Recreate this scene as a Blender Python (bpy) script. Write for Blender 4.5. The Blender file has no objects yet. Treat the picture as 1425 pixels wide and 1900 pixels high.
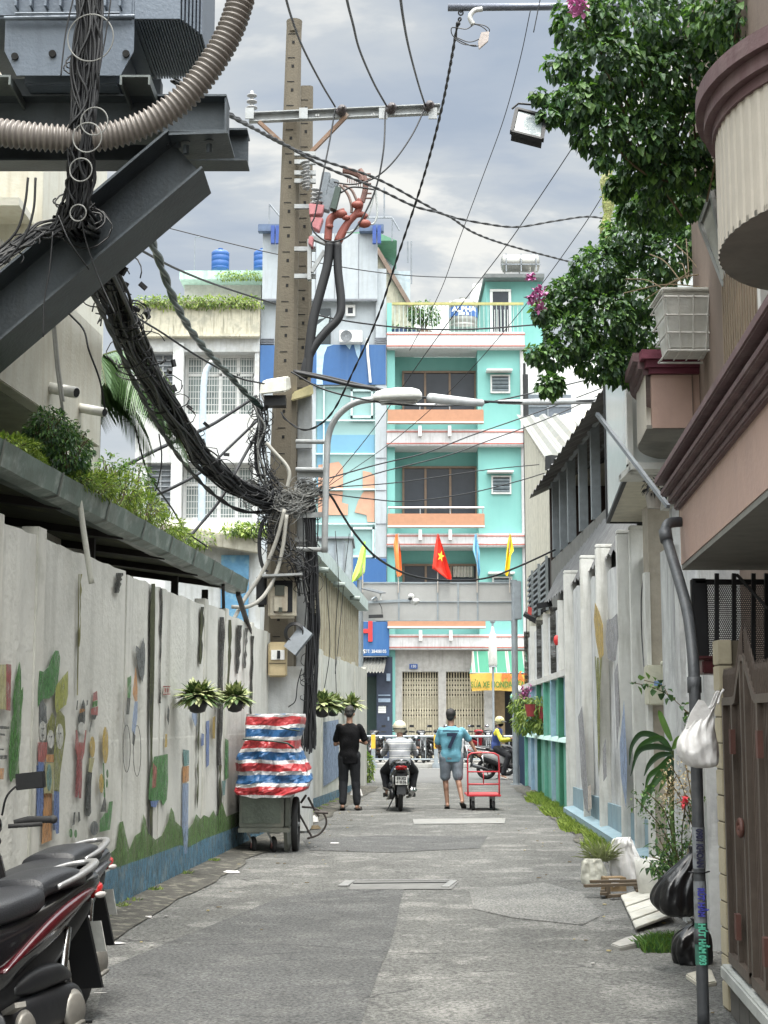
import bpy, bmesh, math, random
from math import sin, cos, pi, radians, sqrt, atan2
from mathutils import Vector, Matrix, noise
V = Vector
scene = bpy.context.scene
COL = scene.collection
random.seed(11)
R = random.uniform
FPX = 2850.0
TH = math.atan(388 / FPX)
CAM = V((0, 0, 1.48))
cd = bpy.data.cameras.new('camera')
cam = bpy.data.objects.new('camera', cd); COL.objects.link(cam)
cam.location = CAM; cam.rotation_euler = (pi / 2 + TH, 0, 0)
cd.sensor_fit = 'VERTICAL'; cd.sensor_height = 36; cd.lens = 36 * FPX / 1900
cd.clip_start = 0.1; cd.clip_end = 2000
scene.camera = cam
SUN_EL, SUN_AZ = radians(76), radians(172)
w = bpy.data.worlds.new('World'); scene.world = w; w.use_nodes = True
nt = w.node_tree; N = nt.nodes; L = nt.links; N.clear()
out = N.new('ShaderNodeOutputWorld'); bg = N.new('ShaderNodeBackground')
sky = N.new('ShaderNodeTexSky'); sky.sky_type = 'NISHITA'; sky.sun_disc = False
sky.sun_elevation = SUN_EL; sky.sun_rotation = SUN_AZ; sky.air_density = 1.3; sky.dust_density = 2.0
tc = N.new('ShaderNodeTexCoord'); sep = N.new('ShaderNodeSeparateXYZ'); L.new(tc.outputs['Generated'], sep.inputs[0])
def mth(op, a, b=None):
    n = N.new('ShaderNodeMath'); n.operation = op
    for i, x in enumerate((a, b)):
        if x is None: continue
        if isinstance(x, (int, float)): n.inputs[i].default_value = x
        else: L.new(x, n.inputs[i])
    return n.outputs[0]
zz = mth('ADD', mth('MAXIMUM', sep.outputs[2], 0.0), 0.16)
cx = mth('DIVIDE', sep.outputs[0], zz); cy = mth('DIVIDE', sep.outputs[1], zz)
cmb = N.new('ShaderNodeCombineXYZ'); L.new(cx, cmb.inputs[0]); L.new(cy, cmb.inputs[1])
n1 = N.new('ShaderNodeTexNoise'); n1.inputs['Scale'].default_value = 2.1; n1.inputs['Detail'].default_value = 7
n1.inputs['Roughness'].default_value = 0.52; n1.inputs['Distortion'].default_value = 0.25
mpw = N.new('ShaderNodeMapping'); mpw.inputs['Location'].default_value = (3.4, 1.7, 0.6); mpw.inputs['Scale'].default_value = (1.0, 1.5, 1)
L.new(cmb.outputs[0], mpw.inputs[0]); L.new(mpw.outputs[0], n1.inputs['Vector'])
cr = N.new('ShaderNodeValToRGB'); e = cr.color_ramp
e.elements[0].position = 0.39; e.elements[0].color = (4.3, 5.0, 6.0, 1)
e.elements[1].position = 0.61; e.elements[1].color = (9.8, 9.7, 9.1, 1)
k = e.elements.new(0.47); k.color = (5.0, 5.6, 6.4, 1)
k = e.elements.new(0.55); k.color = (6.3, 6.7, 7.0, 1)
L.new(n1.outputs['Fac'], cr.inputs[0])
hz = N.new('ShaderNodeValToRGB'); hz.color_ramp.elements[0].position = 0.10; hz.color_ramp.elements[0].color = (1, 1, 1, 1)
hz.color_ramp.elements[1].position = 0.33; hz.color_ramp.elements[1].color = (0, 0, 0, 1)
L.new(sep.outputs[2], hz.inputs[0])
hm = N.new('ShaderNodeMixRGB'); hm.inputs[2].default_value = (8.2, 8.3, 8.0, 1)
L.new(mth('MULTIPLY', hz.outputs[0], 0.62), hm.inputs[0]); L.new(cr.outputs[0], hm.inputs[1])
mx = N.new('ShaderNodeMixRGB'); mx.inputs[0].default_value = 0.86
L.new(sky.outputs[0], mx.inputs[1]); L.new(hm.outputs[0], mx.inputs[2]); L.new(mx.outputs[0], bg.inputs[0])
dt = N.new('ShaderNodeVectorMath'); dt.operation = 'DOT_PRODUCT'; L.new(tc.outputs['Generated'], dt.inputs[0])
dt.inputs[1].default_value = (sin(SUN_AZ) * cos(SUN_EL), cos(SUN_AZ) * cos(SUN_EL), sin(SUN_EL))
gl = mth('POWER', mth('MULTIPLY', mth('MAXIMUM', mth('SUBTRACT', dt.outputs['Value'], 0.26), 0.0), 1.35), 1.2)
gcol = N.new('ShaderNodeMixRGB'); gcol.inputs[1].default_value = (1, 1, 1, 1); gcol.inputs[2].default_value = (12.5, 11.8, 10.6, 1); L.new(gl, gcol.inputs[0])
zm = N.new('ShaderNodeMixRGB'); zm.blend_type = 'MULTIPLY'; zm.inputs[0].default_value = 1; L.new(mx.outputs[0], zm.inputs[1]); L.new(gcol.outputs[0], zm.inputs[2]); L.new(zm.outputs[0], bg.inputs[0])
bg.inputs[1].default_value = 0.052
L.new(bg.outputs[0], out.inputs[0])
sd = bpy.data.lights.new('sun', 'SUN'); sd.energy = 2.3; sd.angle = radians(18); sd.color = (1.0, 0.965, 0.9)
so = bpy.data.objects.new('sun', sd); COL.objects.link(so)
sv = V((sin(SUN_AZ) * cos(SUN_EL), cos(SUN_AZ) * cos(SUN_EL), sin(SUN_EL)))
so.rotation_euler = (-sv).to_track_quat('-Z', 'Y').to_euler(); so.location = (0, 0, 30)
scene.view_settings.view_transform = 'Standard'; scene.view_settings.look = 'None'
scene.view_settings.exposure = 1.05; scene.view_settings.gamma = 1
scene.view_settings.use_curve_mapping = False
CT, ST = cos(TH), sin(TH)
def ray(u, v):
    xc = (u - 712.5) / FPX; yc = (950 - v) / FPX
    return V((xc, CT - yc * ST, ST + yc * CT))
def PX(u, v, Y):
    r = ray(u, v); return CAM + r * (Y / r.y)
def GX(u, v, z=0.0):
    r = ray(u, v); return CAM + r * ((z - CAM.z) / r.z)
def WP(u, v, a, b):            # meet the vertical plane X = a + b*Y
    r = ray(u, v); t = a / (r.x - b * r.y); return CAM + r * t
LA, LB = -3.03, 0.072          # left wall plane
RA, RB = 2.26, 0.028           # right wall plane
def XL(Y): return LA + LB * Y
def XR(Y): return RA + RB * Y
MATS = {}
def mat(name, col, rough=0.7, metal=0.0, var=0.18, scale=6.0, streak=None, samt=0.5, sscale=1.0, bump=0.15, bscale=40.0,
        spots=None, spamt=0.5, spscale=3.0, trans=0.0, spec=0.5, coat=0.0, sx=(7, 7, 0.7), extra=None, alpha=1.0, emit=0.0):
    if name in MATS: return MATS[name]
    m = bpy.data.materials.new(name); m.use_nodes = True; MATS[name] = m
    nt = m.node_tree; N = nt.nodes; L = nt.links
    b = N['Principled BSDF']
    b.inputs['Roughness'].default_value = rough; b.inputs['Metallic'].default_value = metal
    b.inputs['Specular IOR Level'].default_value = spec
    if trans: b.inputs['Transmission Weight'].default_value = trans
    if coat: b.inputs['Coat Weight'].default_value = coat; b.inputs['Coat Roughness'].default_value = 0.08
    if alpha < 1: b.inputs['Alpha'].default_value = alpha
    tc = N.new('ShaderNodeTexCoord')
    c = (*col, 1)
    dark = tuple(x * (1 - var) for x in col) + (1,); lite = tuple(min(1, x * (1 + var)) for x in col) + (1,)
    n = N.new('ShaderNodeTexNoise'); n.inputs['Scale'].default_value = scale; n.inputs['Detail'].default_value = 6
    n.inputs['Roughness'].default_value = 0.65; L.new(tc.outputs['Object'], n.inputs['Vector'])
    r = N.new('ShaderNodeValToRGB'); r.color_ramp.elements[0].position = 0.3; r.color_ramp.elements[1].position = 0.7
    r.color_ramp.elements[0].color = dark; r.color_ramp.elements[1].color = lite
    L.new(n.outputs['Fac'], r.inputs[0]); cur = r.outputs[0]
    def layer(cur, colr, amt, vec_scale, sc, lo, hi, det=5):
        mp = N.new('ShaderNodeMapping'); mp.inputs['Scale'].default_value = vec_scale; L.new(tc.outputs['Object'], mp.inputs[0])
        q = N.new('ShaderNodeTexNoise'); q.inputs['Scale'].default_value = sc; q.inputs['Detail'].default_value = det; q.inputs['Roughness'].default_value = 0.6
        L.new(mp.outputs[0], q.inputs['Vector'])
        rr = N.new('ShaderNodeMapRange'); rr.inputs[1].default_value = lo; rr.inputs[2].default_value = hi; rr.inputs[3].default_value = 0; rr.inputs[4].default_value = amt
        L.new(q.outputs['Fac'], rr.inputs[0])
        x = N.new('ShaderNodeMixRGB'); L.new(rr.outputs[0], x.inputs[0]); L.new(cur, x.inputs[1]); x.inputs[2].default_value = (*colr, 1)
        return x.outputs[0]
    if streak: cur = layer(cur, streak, samt, sx, sscale, 0.5, 0.72)
    if spots: cur = layer(cur, spots, spamt, (1, 1, 1), spscale, 0.52, 0.62, 8)
    if extra: cur = extra(N, L, tc, cur, b)
    L.new(cur, b.inputs['Base Color'])
    if bump:
        nb = N.new('ShaderNodeTexNoise'); nb.inputs['Scale'].default_value = bscale; nb.inputs['Detail'].default_value = 5
        L.new(tc.outputs['Object'], nb.inputs['Vector'])
        bp = N.new('ShaderNodeBump'); bp.inputs['Strength'].default_value = bump; bp.inputs['Distance'].default_value = 0.02
        L.new(nb.outputs['Fac'], bp.inputs['Height']); L.new(bp.outputs[0], b.inputs['Normal'])
    if emit: b.inputs['Emission Color'].default_value = c; b.inputs['Emission Strength'].default_value = emit
    return m
def bands(axis, size, cols, off=0.0, wob=0.0):
    # hard stripes along an object axis: printed or woven pattern
    def f(N, L, tc, cur, b):
        s = N.new('ShaderNodeSeparateXYZ'); L.new(tc.outputs['Object'], s.inputs[0]); v = s.outputs[axis]
        if wob:
            q = N.new('ShaderNodeTexNoise'); q.inputs['Scale'].default_value = 3; L.new(tc.outputs['Object'], q.inputs['Vector'])
            a = N.new('ShaderNodeMath'); a.operation = 'MULTIPLY_ADD'; L.new(q.outputs['Fac'], a.inputs[0]); a.inputs[1].default_value = wob; L.new(v, a.inputs[2]); v = a.outputs[0]
        a = N.new('ShaderNodeMath'); a.operation = 'ADD'; L.new(v, a.inputs[0]); a.inputs[1].default_value = off + 100 * size
        d = N.new('ShaderNodeMath'); d.operation = 'DIVIDE'; L.new(a.outputs[0], d.inputs[0]); d.inputs[1].default_value = size
        fr = N.new('ShaderNodeMath'); fr.operation = 'FRACT'; L.new(d.outputs[0], fr.inputs[0])
        rp = N.new('ShaderNodeValToRGB'); rp.color_ramp.interpolation = 'CONSTANT'
        rp.color_ramp.elements[0].position = 0; rp.color_ramp.elements[0].color = (*cols[0][1], 1)
        rp.color_ramp.elements[1].position = cols[1][0]; rp.color_ramp.elements[1].color = (*cols[1][1], 1)
        for p, c in cols[2:]:
            k = rp.color_ramp.elements.new(p); k.color = (*c, 1)
        L.new(fr.outputs[0], rp.inputs[0])
        return rp.outputs[0]
    return f
EACH = {'rafter', 'trim_line', 'blue_band', 'panel_joint', 'roof_rail', 'floodlight', 'bracket', 'mullion', 'strap', 'bolt', 'timber_post', 'terminal_bracket', 'bar', 'fork_leg', 'orange_patch', 'torn_film', 'bare_patch', 'fuse_box', 'boot', 'screen_frame', 'letter_strip', 'slat', 'plank', 'block', 'hinge', 'spout', 'purlin', 'stay', 'leg', 'cross_channel', 'blue_pane', 'crank_cover', 'grip', 'grip_pad', 'shackle', 'lifting_hole'}
class MB:
    def __init__(s): s.v = []; s.f = []; s.m = []; s.cur = 0; s.st = []
    def mi(s, i): s.cur = i; return s
    def add(s, vs, fs):
        o = len(s.v); s.st.append((o, len(s.f), 0)); s.v += [tuple(p) for p in vs]; s.f += [tuple(i + o for i in f) for f in fs]; s.m += [s.cur] * len(fs); return s
    def box(s, a, b, rot=0.0, c=None):
        x0, x1 = min(a[0], b[0]), max(a[0], b[0]); y0, y1 = min(a[1], b[1]), max(a[1], b[1]); z0, z1 = min(a[2], b[2]), max(a[2], b[2])
        vs = [V((x, y, z)) for z in (z0, z1) for x, y in ((x0, y0), (x1, y0), (x1, y1), (x0, y1))]
        if rot:
            c = V(c) if c else V(((x0 + x1) / 2, (y0 + y1) / 2, 0)); M = Matrix.Rotation(rot, 3, 'Z')
            vs = [c + M @ (p - c) for p in vs]
        return s.add(vs, [(0, 3, 2, 1), (4, 5, 6, 7), (0, 1, 5, 4), (1, 2, 6, 5), (2, 3, 7, 6), (3, 0, 4, 7)])
    def hexa(s, p):            # 8 corners: bottom 4 then top 4
        return s.add(p, [(0, 3, 2, 1), (4, 5, 6, 7), (0, 1, 5, 4), (1, 2, 6, 5), (2, 3, 7, 6), (3, 0, 4, 7)])
    def beam(s, p0, p1, w, h, up=(0, 0, 1)):
        p0 = V(p0); p1 = V(p1); d = (p1 - p0).normalized(); up = V(up)
        sd = d.cross(up)
        if sd.length < 1e-4: sd = d.cross(V((0, 1, 0)))
        sd.normalize(); u = sd.cross(d).normalized(); sd *= w / 2; u *= h / 2
        vs = [p + q for p in (p0, p1) for q in (-sd - u, sd - u, sd + u, -sd + u)]
        return s.add(vs, [(0, 1, 2, 3), (4, 7, 6, 5), (0, 4, 5, 1), (1, 5, 6, 2), (2, 6, 7, 3), (3, 7, 4, 0)])
    def tube(s, pts, r, n=8, cap=True, rf=None):
        pts = [V(p) for p in pts]; o = len(s.v); rings = []
        u = None
        for i, p in enumerate(pts):
            d = (pts[min(i + 1, len(pts) - 1)] - pts[max(i - 1, 0)])
            if d.length < 1e-9: d = V((0, 0, 1))
            d.normalize()
            if u is None:
                u = d.orthogonal().normalized()
            u = (u - d * u.dot(d))
            if u.length < 1e-6: u = d.orthogonal()
            u.normalize(); w2 = d.cross(u)
            rr = rf(i / (len(pts) - 1)) * r if rf else (r[i] if isinstance(r, (list, tuple)) else r)
            rings.append([p + (u * cos(2 * pi * k / n) + w2 * sin(2 * pi * k / n)) * rr for k in range(n)])
        vs = [q for rg in rings for q in rg]; fs = []
        for i in range(len(pts) - 1):
            for k in range(n):
                a = i * n + k; b = i * n + (k + 1) % n; fs.append((a, b, b + n, a + n))
        if cap: fs.append(tuple(range(n - 1, -1, -1))); fs.append(tuple((len(pts) - 1) * n + k for k in range(n)))
        return s.add(vs, fs)
    def cyl(s, p0, p1, r0, r1=None, n=16):
        return s.tube([p0, p1], [r0, r0 if r1 is None else r1], n)
    def sph(s, c, r, n=12, m=8, rot=None):
        c = V(c); r = V(r) if not isinstance(r, (int, float)) else V((r, r, r)); vs = []; fs = []
        for j in range(m + 1):
            a = pi * j / m
            for i in range(n):
                p = V((r.x * sin(a) * cos(2 * pi * i / n), r.y * sin(a) * sin(2 * pi * i / n), r.z * cos(a)))
                if rot: p = rot @ p
                vs.append(c + p)
        for j in range(m):
            for i in range(n):
                a = j * n + i; b = j * n + (i + 1) % n; fs.append((a, a + n, b + n, b))
        return s.add(vs, fs)
    def poly(s, pts, thick=None, nrm=None):   # flat n-gon, extruded by thick along nrm
        pts = [V(p) for p in pts]
        if thick is None: return s.add(pts, [tuple(range(len(pts)))])
        nrm = V(nrm).normalized() * thick; n = len(pts)
        fs = [tuple(range(n)), tuple(range(2 * n - 1, n - 1, -1))] + [(i, i + n, (i + 1) % n + n, (i + 1) % n) for i in range(n)]
        return s.add(pts + [p + nrm for p in pts], fs)
    def loft(s, rings, cap=True, close=True):
        n = len(rings[0]); vs = [p for r in rings for p in r]; fs = []
        for i in range(len(rings) - 1):
            for k in range(n if close else n - 1):
                a = i * n + k; b = i * n + (k + 1) % n; fs.append((a, b, b + n, a + n))
        if cap: fs.append(tuple(range(n - 1, -1, -1))); fs.append(tuple((len(rings) - 1) * n + k for k in range(n)))
        return s.add(vs, fs)
    def torus(s, c, R0, r, axis=(0, 1, 0), n=32, m=10, sy=1.0):
        c = V(c); ax = V(axis).normalized(); u = ax.orthogonal().normalized(); w2 = ax.cross(u); vs = []; fs = []
        for i in range(n):
            a = 2 * pi * i / n; d = u * cos(a) + w2 * sin(a)
            for j in range(m):
                b = 2 * pi * j / m; vs.append(c + d * (R0 + r * cos(b)) + ax * (r * sy * sin(b)))
        for i in range(n):
            for j in range(m):
                fs.append((i * m + j, ((i + 1) % n) * m + j, ((i + 1) % n) * m + (j + 1) % m, i * m + (j + 1) % m))
        return s.add(vs, fs)
    def build(s, name, mats, parent=None, smooth=False, bevel=0.0, local=False):
        if name in EACH and len(s.st) > 1:
            for i, (a, f0, m0) in enumerate(s.st):
                a2, f1 = (s.st[i + 1][0], s.st[i + 1][1]) if i + 1 < len(s.st) else (len(s.v), len(s.f))
                q = MB(); q.v = s.v[a:a2]; q.f = [tuple(k - a for k in f) for f in s.f[f0:f1]]; q.m = s.m[f0:f1]; q.st = []; o = q.build(name, mats, parent, smooth, bevel, local)
            return o
        if not isinstance(mats, (list, tuple)): mats = [mats]
        me = bpy.data.meshes.new(name); vs = s.v
        if parent is not None and not local:
            Lc = worldloc(parent)
            vs = [(x - Lc.x, y - Lc.y, z - Lc.z) for x, y, z in vs]
        me.from_pydata(vs, [], s.f)
        for m in mats: me.materials.append(m)
        if len(mats) > 1: me.polygons.foreach_set('material_index', s.m)
        if smooth: me.polygons.foreach_set('use_smooth', [True] * len(s.f))
        me.update()
        o = bpy.data.objects.new(name, me); COL.objects.link(o)
        if parent is not None: o.parent = parent
        if bevel:
            bm = bmesh.new(); bm.from_mesh(me); bmesh.ops.remove_doubles(bm, verts=bm.verts, dist=1e-5)
            bmesh.ops.recalc_face_normals(bm, faces=bm.faces)
            ed = [e for e in bm.edges if len(e.link_faces) == 2 and e.calc_face_angle(0) > 0.6]
            bmesh.ops.bevel(bm, geom=ed, offset=bevel, segments=2, affect='EDGES', clamp_overlap=True)
            bm.to_mesh(me); bm.free()
        return o
def worldloc(o):
    p = V(o.location)
    if o.parent: p = p + worldloc(o.parent)
    return p
def T(name, label, cat, loc=(0, 0, 0), group=None, rz=0.0):
    o = bpy.data.objects.new(name, None); COL.objects.link(o); o.empty_display_size = 0.1
    o.location = loc; o.rotation_euler = (0, 0, rz); o['label'] = label; o['category'] = cat
    if group: o['group'] = group
    return o
def tag(o, label, cat, group=None, kind=None):
    o['label'] = label; o['category'] = cat
    if group: o['group'] = group
    if kind: o['kind'] = kind
    return o
def struct(o): o['kind'] = 'structure'; return o
def copytree(o, parent=None):
    c = o.copy(); COL.objects.link(c)
    if parent: c.parent = parent
    for ch in list(o.children): copytree(ch, c)
    return c
def spline(pts, n=8):
    pts = [V(p) for p in pts]; out = []
    P = [pts[0] * 2 - pts[1]] + pts + [pts[-1] * 2 - pts[-2]]
    for i in range(1, len(P) - 2):
        for k in range(n):
            t = k / n; a, b, c, d = P[i - 1], P[i], P[i + 1], P[i + 2]
            out.append(0.5 * ((2 * b) + (c - a) * t + (2 * a - 5 * b + 4 * c - d) * t * t + (-a + 3 * b - 3 * c + d) * t ** 3))
    out.append(pts[-1]); return out
def remesh(mb, voxel, smooth_it=3, fac=0.5):
    # joins closed primitives into one continuous skin
    me = bpy.data.meshes.new('tmp'); me.from_pydata(mb.v, [], mb.f); me.update()
    o = bpy.data.objects.new('tmp', me); COL.objects.link(o)
    r = o.modifiers.new('r', 'REMESH'); r.mode = 'VOXEL'; r.voxel_size = voxel
    if smooth_it:
        s = o.modifiers.new('s', 'SMOOTH'); s.iterations = smooth_it; s.factor = fac
    dg = bpy.context.evaluated_depsgraph_get(); ev = o.evaluated_get(dg)
    m2 = bpy.data.meshes.new_from_object(ev, preserve_all_data_layers=False, depsgraph=dg)
    bpy.data.objects.remove(o); bpy.data.meshes.remove(me)
    m2.polygons.foreach_set('use_smooth', [True] * len(m2.polygons))
    return m2
def obj_mesh(name, me, mats, parent=None, shift=True):
    me.name = name
    me.materials.clear()
    for m in (mats if isinstance(mats, (list, tuple)) else [mats]): me.materials.append(m)
    if parent is not None and shift: me.transform(Matrix.Translation(-worldloc(parent)))
    o = bpy.data.objects.new(name, me); COL.objects.link(o)
    if parent is not None: o.parent = parent
    return o
def text_mesh(name, s, size, origin, xdir, ydir, m, parent=None, ext=0.003, align='CENTER', sx=1.0, bold=0.0):
    cu = bpy.data.curves.new(name, 'FONT'); cu.body = s; cu.size = size; cu.align_x = align; cu.align_y = 'CENTER'; cu.extrude = ext; cu.offset = bold
    cu.resolution_u = 3
    o = bpy.data.objects.new(name, cu); COL.objects.link(o)
    dg = bpy.context.evaluated_depsgraph_get()
    me = bpy.data.meshes.new_from_object(o.evaluated_get(dg), depsgraph=dg)
    bpy.data.objects.remove(o)
    x = V(xdir).normalized(); y = V(ydir).normalized(); z = x.cross(y)
    M = Matrix(((x.x * sx, y.x, z.x, origin[0]), (x.y * sx, y.y, z.y, origin[1]), (x.z * sx, y.z, z.z, origin[2]), (0, 0, 0, 1)))
    me.transform(M)
    return obj_mesh(name, me, m, parent)
def leaf(mb, p, d, up, ln, wd, fold=0.25, tip=1.0):
    d = d.normalized(); s = d.cross(up)
    if s.length < 1e-3: s = d.orthogonal()
    s.normalize(); n = s.cross(d)
    a = p; m1 = p + d * ln * 0.38; e2 = p + d * ln - n * ln * 0.16
    l = m1 + s * wd / 2 + n * wd * fold; r = m1 - s * wd / 2 + n * wd * fold
    l2 = p + d * ln * 0.74 + s * wd * 0.28 - n * ln * 0.03; r2 = p + d * ln * 0.74 - s * wd * 0.28 - n * ln * 0.03
    mm = p + d * ln * 0.74 - n * ln * 0.06
    mb.add([a, m1, mm, e2, l, l2, r2, r], [(0, 4, 5, 2, 1), (0, 1, 2, 6, 7), (2, 5, 3), (2, 3, 6)])
def rnd():
    while True:
        p = V((R(-1, 1), R(-1, 1), R(-1, 1)))
        if 0.01 < p.length < 1: return p
def cloud(mb, blobs, n, ln, wd, droop=0.5, mats=3, shell=0.45, out=0.8):
    # leaves scattered through overlapping lumpy ellipsoids
    tot = sum(b[2] for b in blobs)
    for c, r, wgt in blobs:
        for _ in range(int(n * wgt / tot)):
            q = rnd(); q = q.normalized() * (q.length ** shell)
            k = 1 + 0.28 * noise.noise(V(c) * 3 + q * 2.3)
            p = V(c) + V((q.x * r[0], q.y * r[1], q.z * r[2])) * k
            d = (q * out + rnd() * 0.7 + V((0, 0, -droop))).normalized()
            s = R(0.65, 1.25)
            mb.cur = random.randrange(mats)
            leaf(mb, p, d, (V((0, 0, 1)) + rnd() * 0.6), ln * s, wd * s)
def crackfn(N, L, tc, cur, b):
    mp = N.new('ShaderNodeMapping'); mp.inputs['Scale'].default_value = (0.5, 0.85, 1); L.new(tc.outputs['Object'], mp.inputs[0])
    dn = N.new('ShaderNodeTexNoise'); dn.inputs['Scale'].default_value = 2.2; dn.inputs['Detail'].default_value = 6; L.new(mp.outputs[0], dn.inputs['Vector'])
    mv = N.new('ShaderNodeMixRGB'); mv.inputs[0].default_value = 0.30; L.new(mp.outputs[0], mv.inputs[1]); L.new(dn.outputs['Color'], mv.inputs[2])
    vo = N.new('ShaderNodeTexVoronoi'); vo.feature = 'DISTANCE_TO_EDGE'; vo.inputs['Scale'].default_value = 1.4; L.new(mv.outputs[0], vo.inputs['Vector'])
    rr = N.new('ShaderNodeMapRange'); rr.inputs[1].default_value = 0.0; rr.inputs[2].default_value = 0.012; rr.inputs[3].default_value = 0.85; rr.inputs[4].default_value = 0
    L.new(vo.outputs['Distance'], rr.inputs[0])
    # broken up so that only some seams show
    bn = N.new('ShaderNodeTexNoise'); bn.inputs['Scale'].default_value = 0.9; L.new(tc.outputs['Object'], bn.inputs['Vector'])
    br = N.new('ShaderNodeMapRange'); br.inputs[1].default_value = 0.47; br.inputs[2].default_value = 0.6; L.new(bn.outputs['Fac'], br.inputs[0])
    mu = N.new('ShaderNodeMath'); mu.operation = 'MULTIPLY'; L.new(rr.outputs[0], mu.inputs[0]); L.new(br.outputs[0], mu.inputs[1])
    x = N.new('ShaderNodeMixRGB'); L.new(mu.outputs[0], x.inputs[0]); L.new(cur, x.inputs[1]); x.inputs[2].default_value = (0.02, 0.02, 0.02, 1)
    # fine stone chips
    g = N.new('ShaderNodeTexNoise'); g.inputs['Scale'].default_value = 52; g.inputs['Detail'].default_value = 3; g.inputs['Roughness'].default_value = 0.8; L.new(tc.outputs['Object'], g.inputs['Vector'])
    gr = N.new('ShaderNodeMapRange'); gr.inputs[1].default_value = 0.32; gr.inputs[2].default_value = 0.68; gr.inputs[3].default_value = 0.12; gr.inputs[4].default_value = 2.1; L.new(g.outputs['Fac'], gr.inputs[0])
    y = N.new('ShaderNodeMixRGB'); y.blend_type = 'MULTIPLY'; y.inputs[0].default_value = 1; L.new(x.outputs[0], y.inputs[1]); L.new(gr.outputs[0], y.inputs[2])
    return y.outputs[0]
M_asph = mat('asphalt', (0.086, 0.086, 0.081), 0.9, var=0.25, scale=0.9, streak=(0.055, 0.055, 0.052), samt=0.6, sscale=1.3, sx=(1.0, 0.22, 1), spots=(0.16, 0.158, 0.148), spamt=0.7, spscale=1.7, bump=0.9, bscale=55, extra=crackfn)
M_asph2 = mat('asphalt_patch', (0.062, 0.063, 0.062), 0.9, var=0.2, scale=1.5, spots=(0.1, 0.1, 0.096), spamt=0.5, spscale=2.5, bump=1.0, bscale=60, extra=crackfn)
M_asph3 = mat('asphalt_worn', (0.125, 0.125, 0.118), 0.9, var=0.2, scale=1.5, spots=(0.09, 0.09, 0.088), spamt=0.6, spscale=2.0, bump=0.9, bscale=60, extra=crackfn)
M_street = mat('street_surface', (0.095, 0.095, 0.092), 0.85, var=0.12, scale=0.6, bump=0.4, bscale=30)
M_conc = mat('concrete', (0.30, 0.295, 0.275), 0.85, var=0.18, scale=3, streak=(0.13, 0.125, 0.11), samt=0.6, spots=(0.2, 0.195, 0.18), spamt=0.5)
M_dirt = mat('dirt', (0.060, 0.057, 0.049), 0.95, var=0.35, scale=6, spots=(0.17, 0.16, 0.13), spamt=0.8, spscale=9, bump=1.0, bscale=45)
def slab(name, x0, y0, x1, y1, z, m):
    mb = MB(); mb.add([(x0, y0, z), (x1, y0, z), (x1, y1, z), (x0, y1, z)], [(0, 1, 2, 3)]); return struct(mb.build(name, m))
slab('ground', -900, -300, 900, 1500, -0.012, M_dirt)
mb = MB(); nx, ny = 40, 170; ids = []
for j in range(ny + 1):
    Y = 1.5 + 36 * j / ny
    for i in range(nx + 1):
        t = i / nx; X = (XL(Y) - 0.05) + t * ((XR(Y) + 0.1) - (XL(Y) - 0.05))
        z = 0.012 * noise.noise(V((X * 1.1, Y * 0.45, 3))) + 0.006 * noise.noise(V((X * 3, Y * 1.6, 9))) + 0.01
        mb.v.append((X, Y, 0.01))
for j in range(ny):
    for i in range(nx):
        a = j * (nx + 1) + i; mb.f.append((a, a + 1, a + nx + 2, a + nx + 1)); mb.m.append(0)
struct(mb.build('alley_road', M_asph, smooth=True))
def sheet(name, pts, z, m, kind='structure'):
    mb = MB(); mb.add([(p[0], p[1], z) for p in pts], [tuple(range(len(pts)))]); o = mb.build(name, m); o['kind'] = kind; return o
def gpatch(name, uv, z, m): return sheet(name, [GX(u, v) for u, v in uv], z, m)
gpatch('road_patch', [(150, 1990), (200, 1800), (330, 1745), (430, 1705), (520, 1668), (640, 1652), (752, 1648), (742, 1680), (735, 1720), (722, 1765), (705, 1800), (688, 1850), (672, 1900), (650, 1990)], 0.0145, M_asph2)
gpatch('road_patch', [(870, 1655), (1010, 1640), (1080, 1660), (1120, 1700), (1080, 1720), (950, 1706), (880, 1690)], 0.0145, M_asph3)
gpatch('road_patch', [(560, 1560), (700, 1552), (905, 1553), (890, 1576), (720, 1584), (575, 1580)], 0.0145, M_asph2)
gpatch('road_patch', [(766, 1522), (938, 1520), (936, 1530), (768, 1531)], 0.0185, mat('concrete_light', (0.2, 0.2, 0.19), 0.85, spots=(0.2, 0.2, 0.18)))
sheet('street', [(-60, 36.6), (60, 36.6), (60, 49.2), (-60, 49.2)], 0.004, M_street)
mb = MB().box((-60, 49.2, 0), (60, 49.45, 0.13)); struct(mb.build('kerb', M_conc, bevel=0.02))
mb = MB().box((-60, 49.45, 0), (60, 56.4, 0.125)); struct(mb.build('pavement', mat('paving', (0.22, 0.215, 0.2), 0.85, var=0.15, scale=2)))
M_white = mat('road_paint', (0.55, 0.55, 0.52), 0.7, spots=(0.2, 0.2, 0.19), spamt=0.6, spscale=6)
mb = MB()
mb.add([(x, y, 0.012) for x, y in ((-60, 48.75), (60, 48.75), (60, 48.9), (-60, 48.9))], [(0, 1, 2, 3)]); struct(mb.build('road_marking', M_white))
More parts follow.
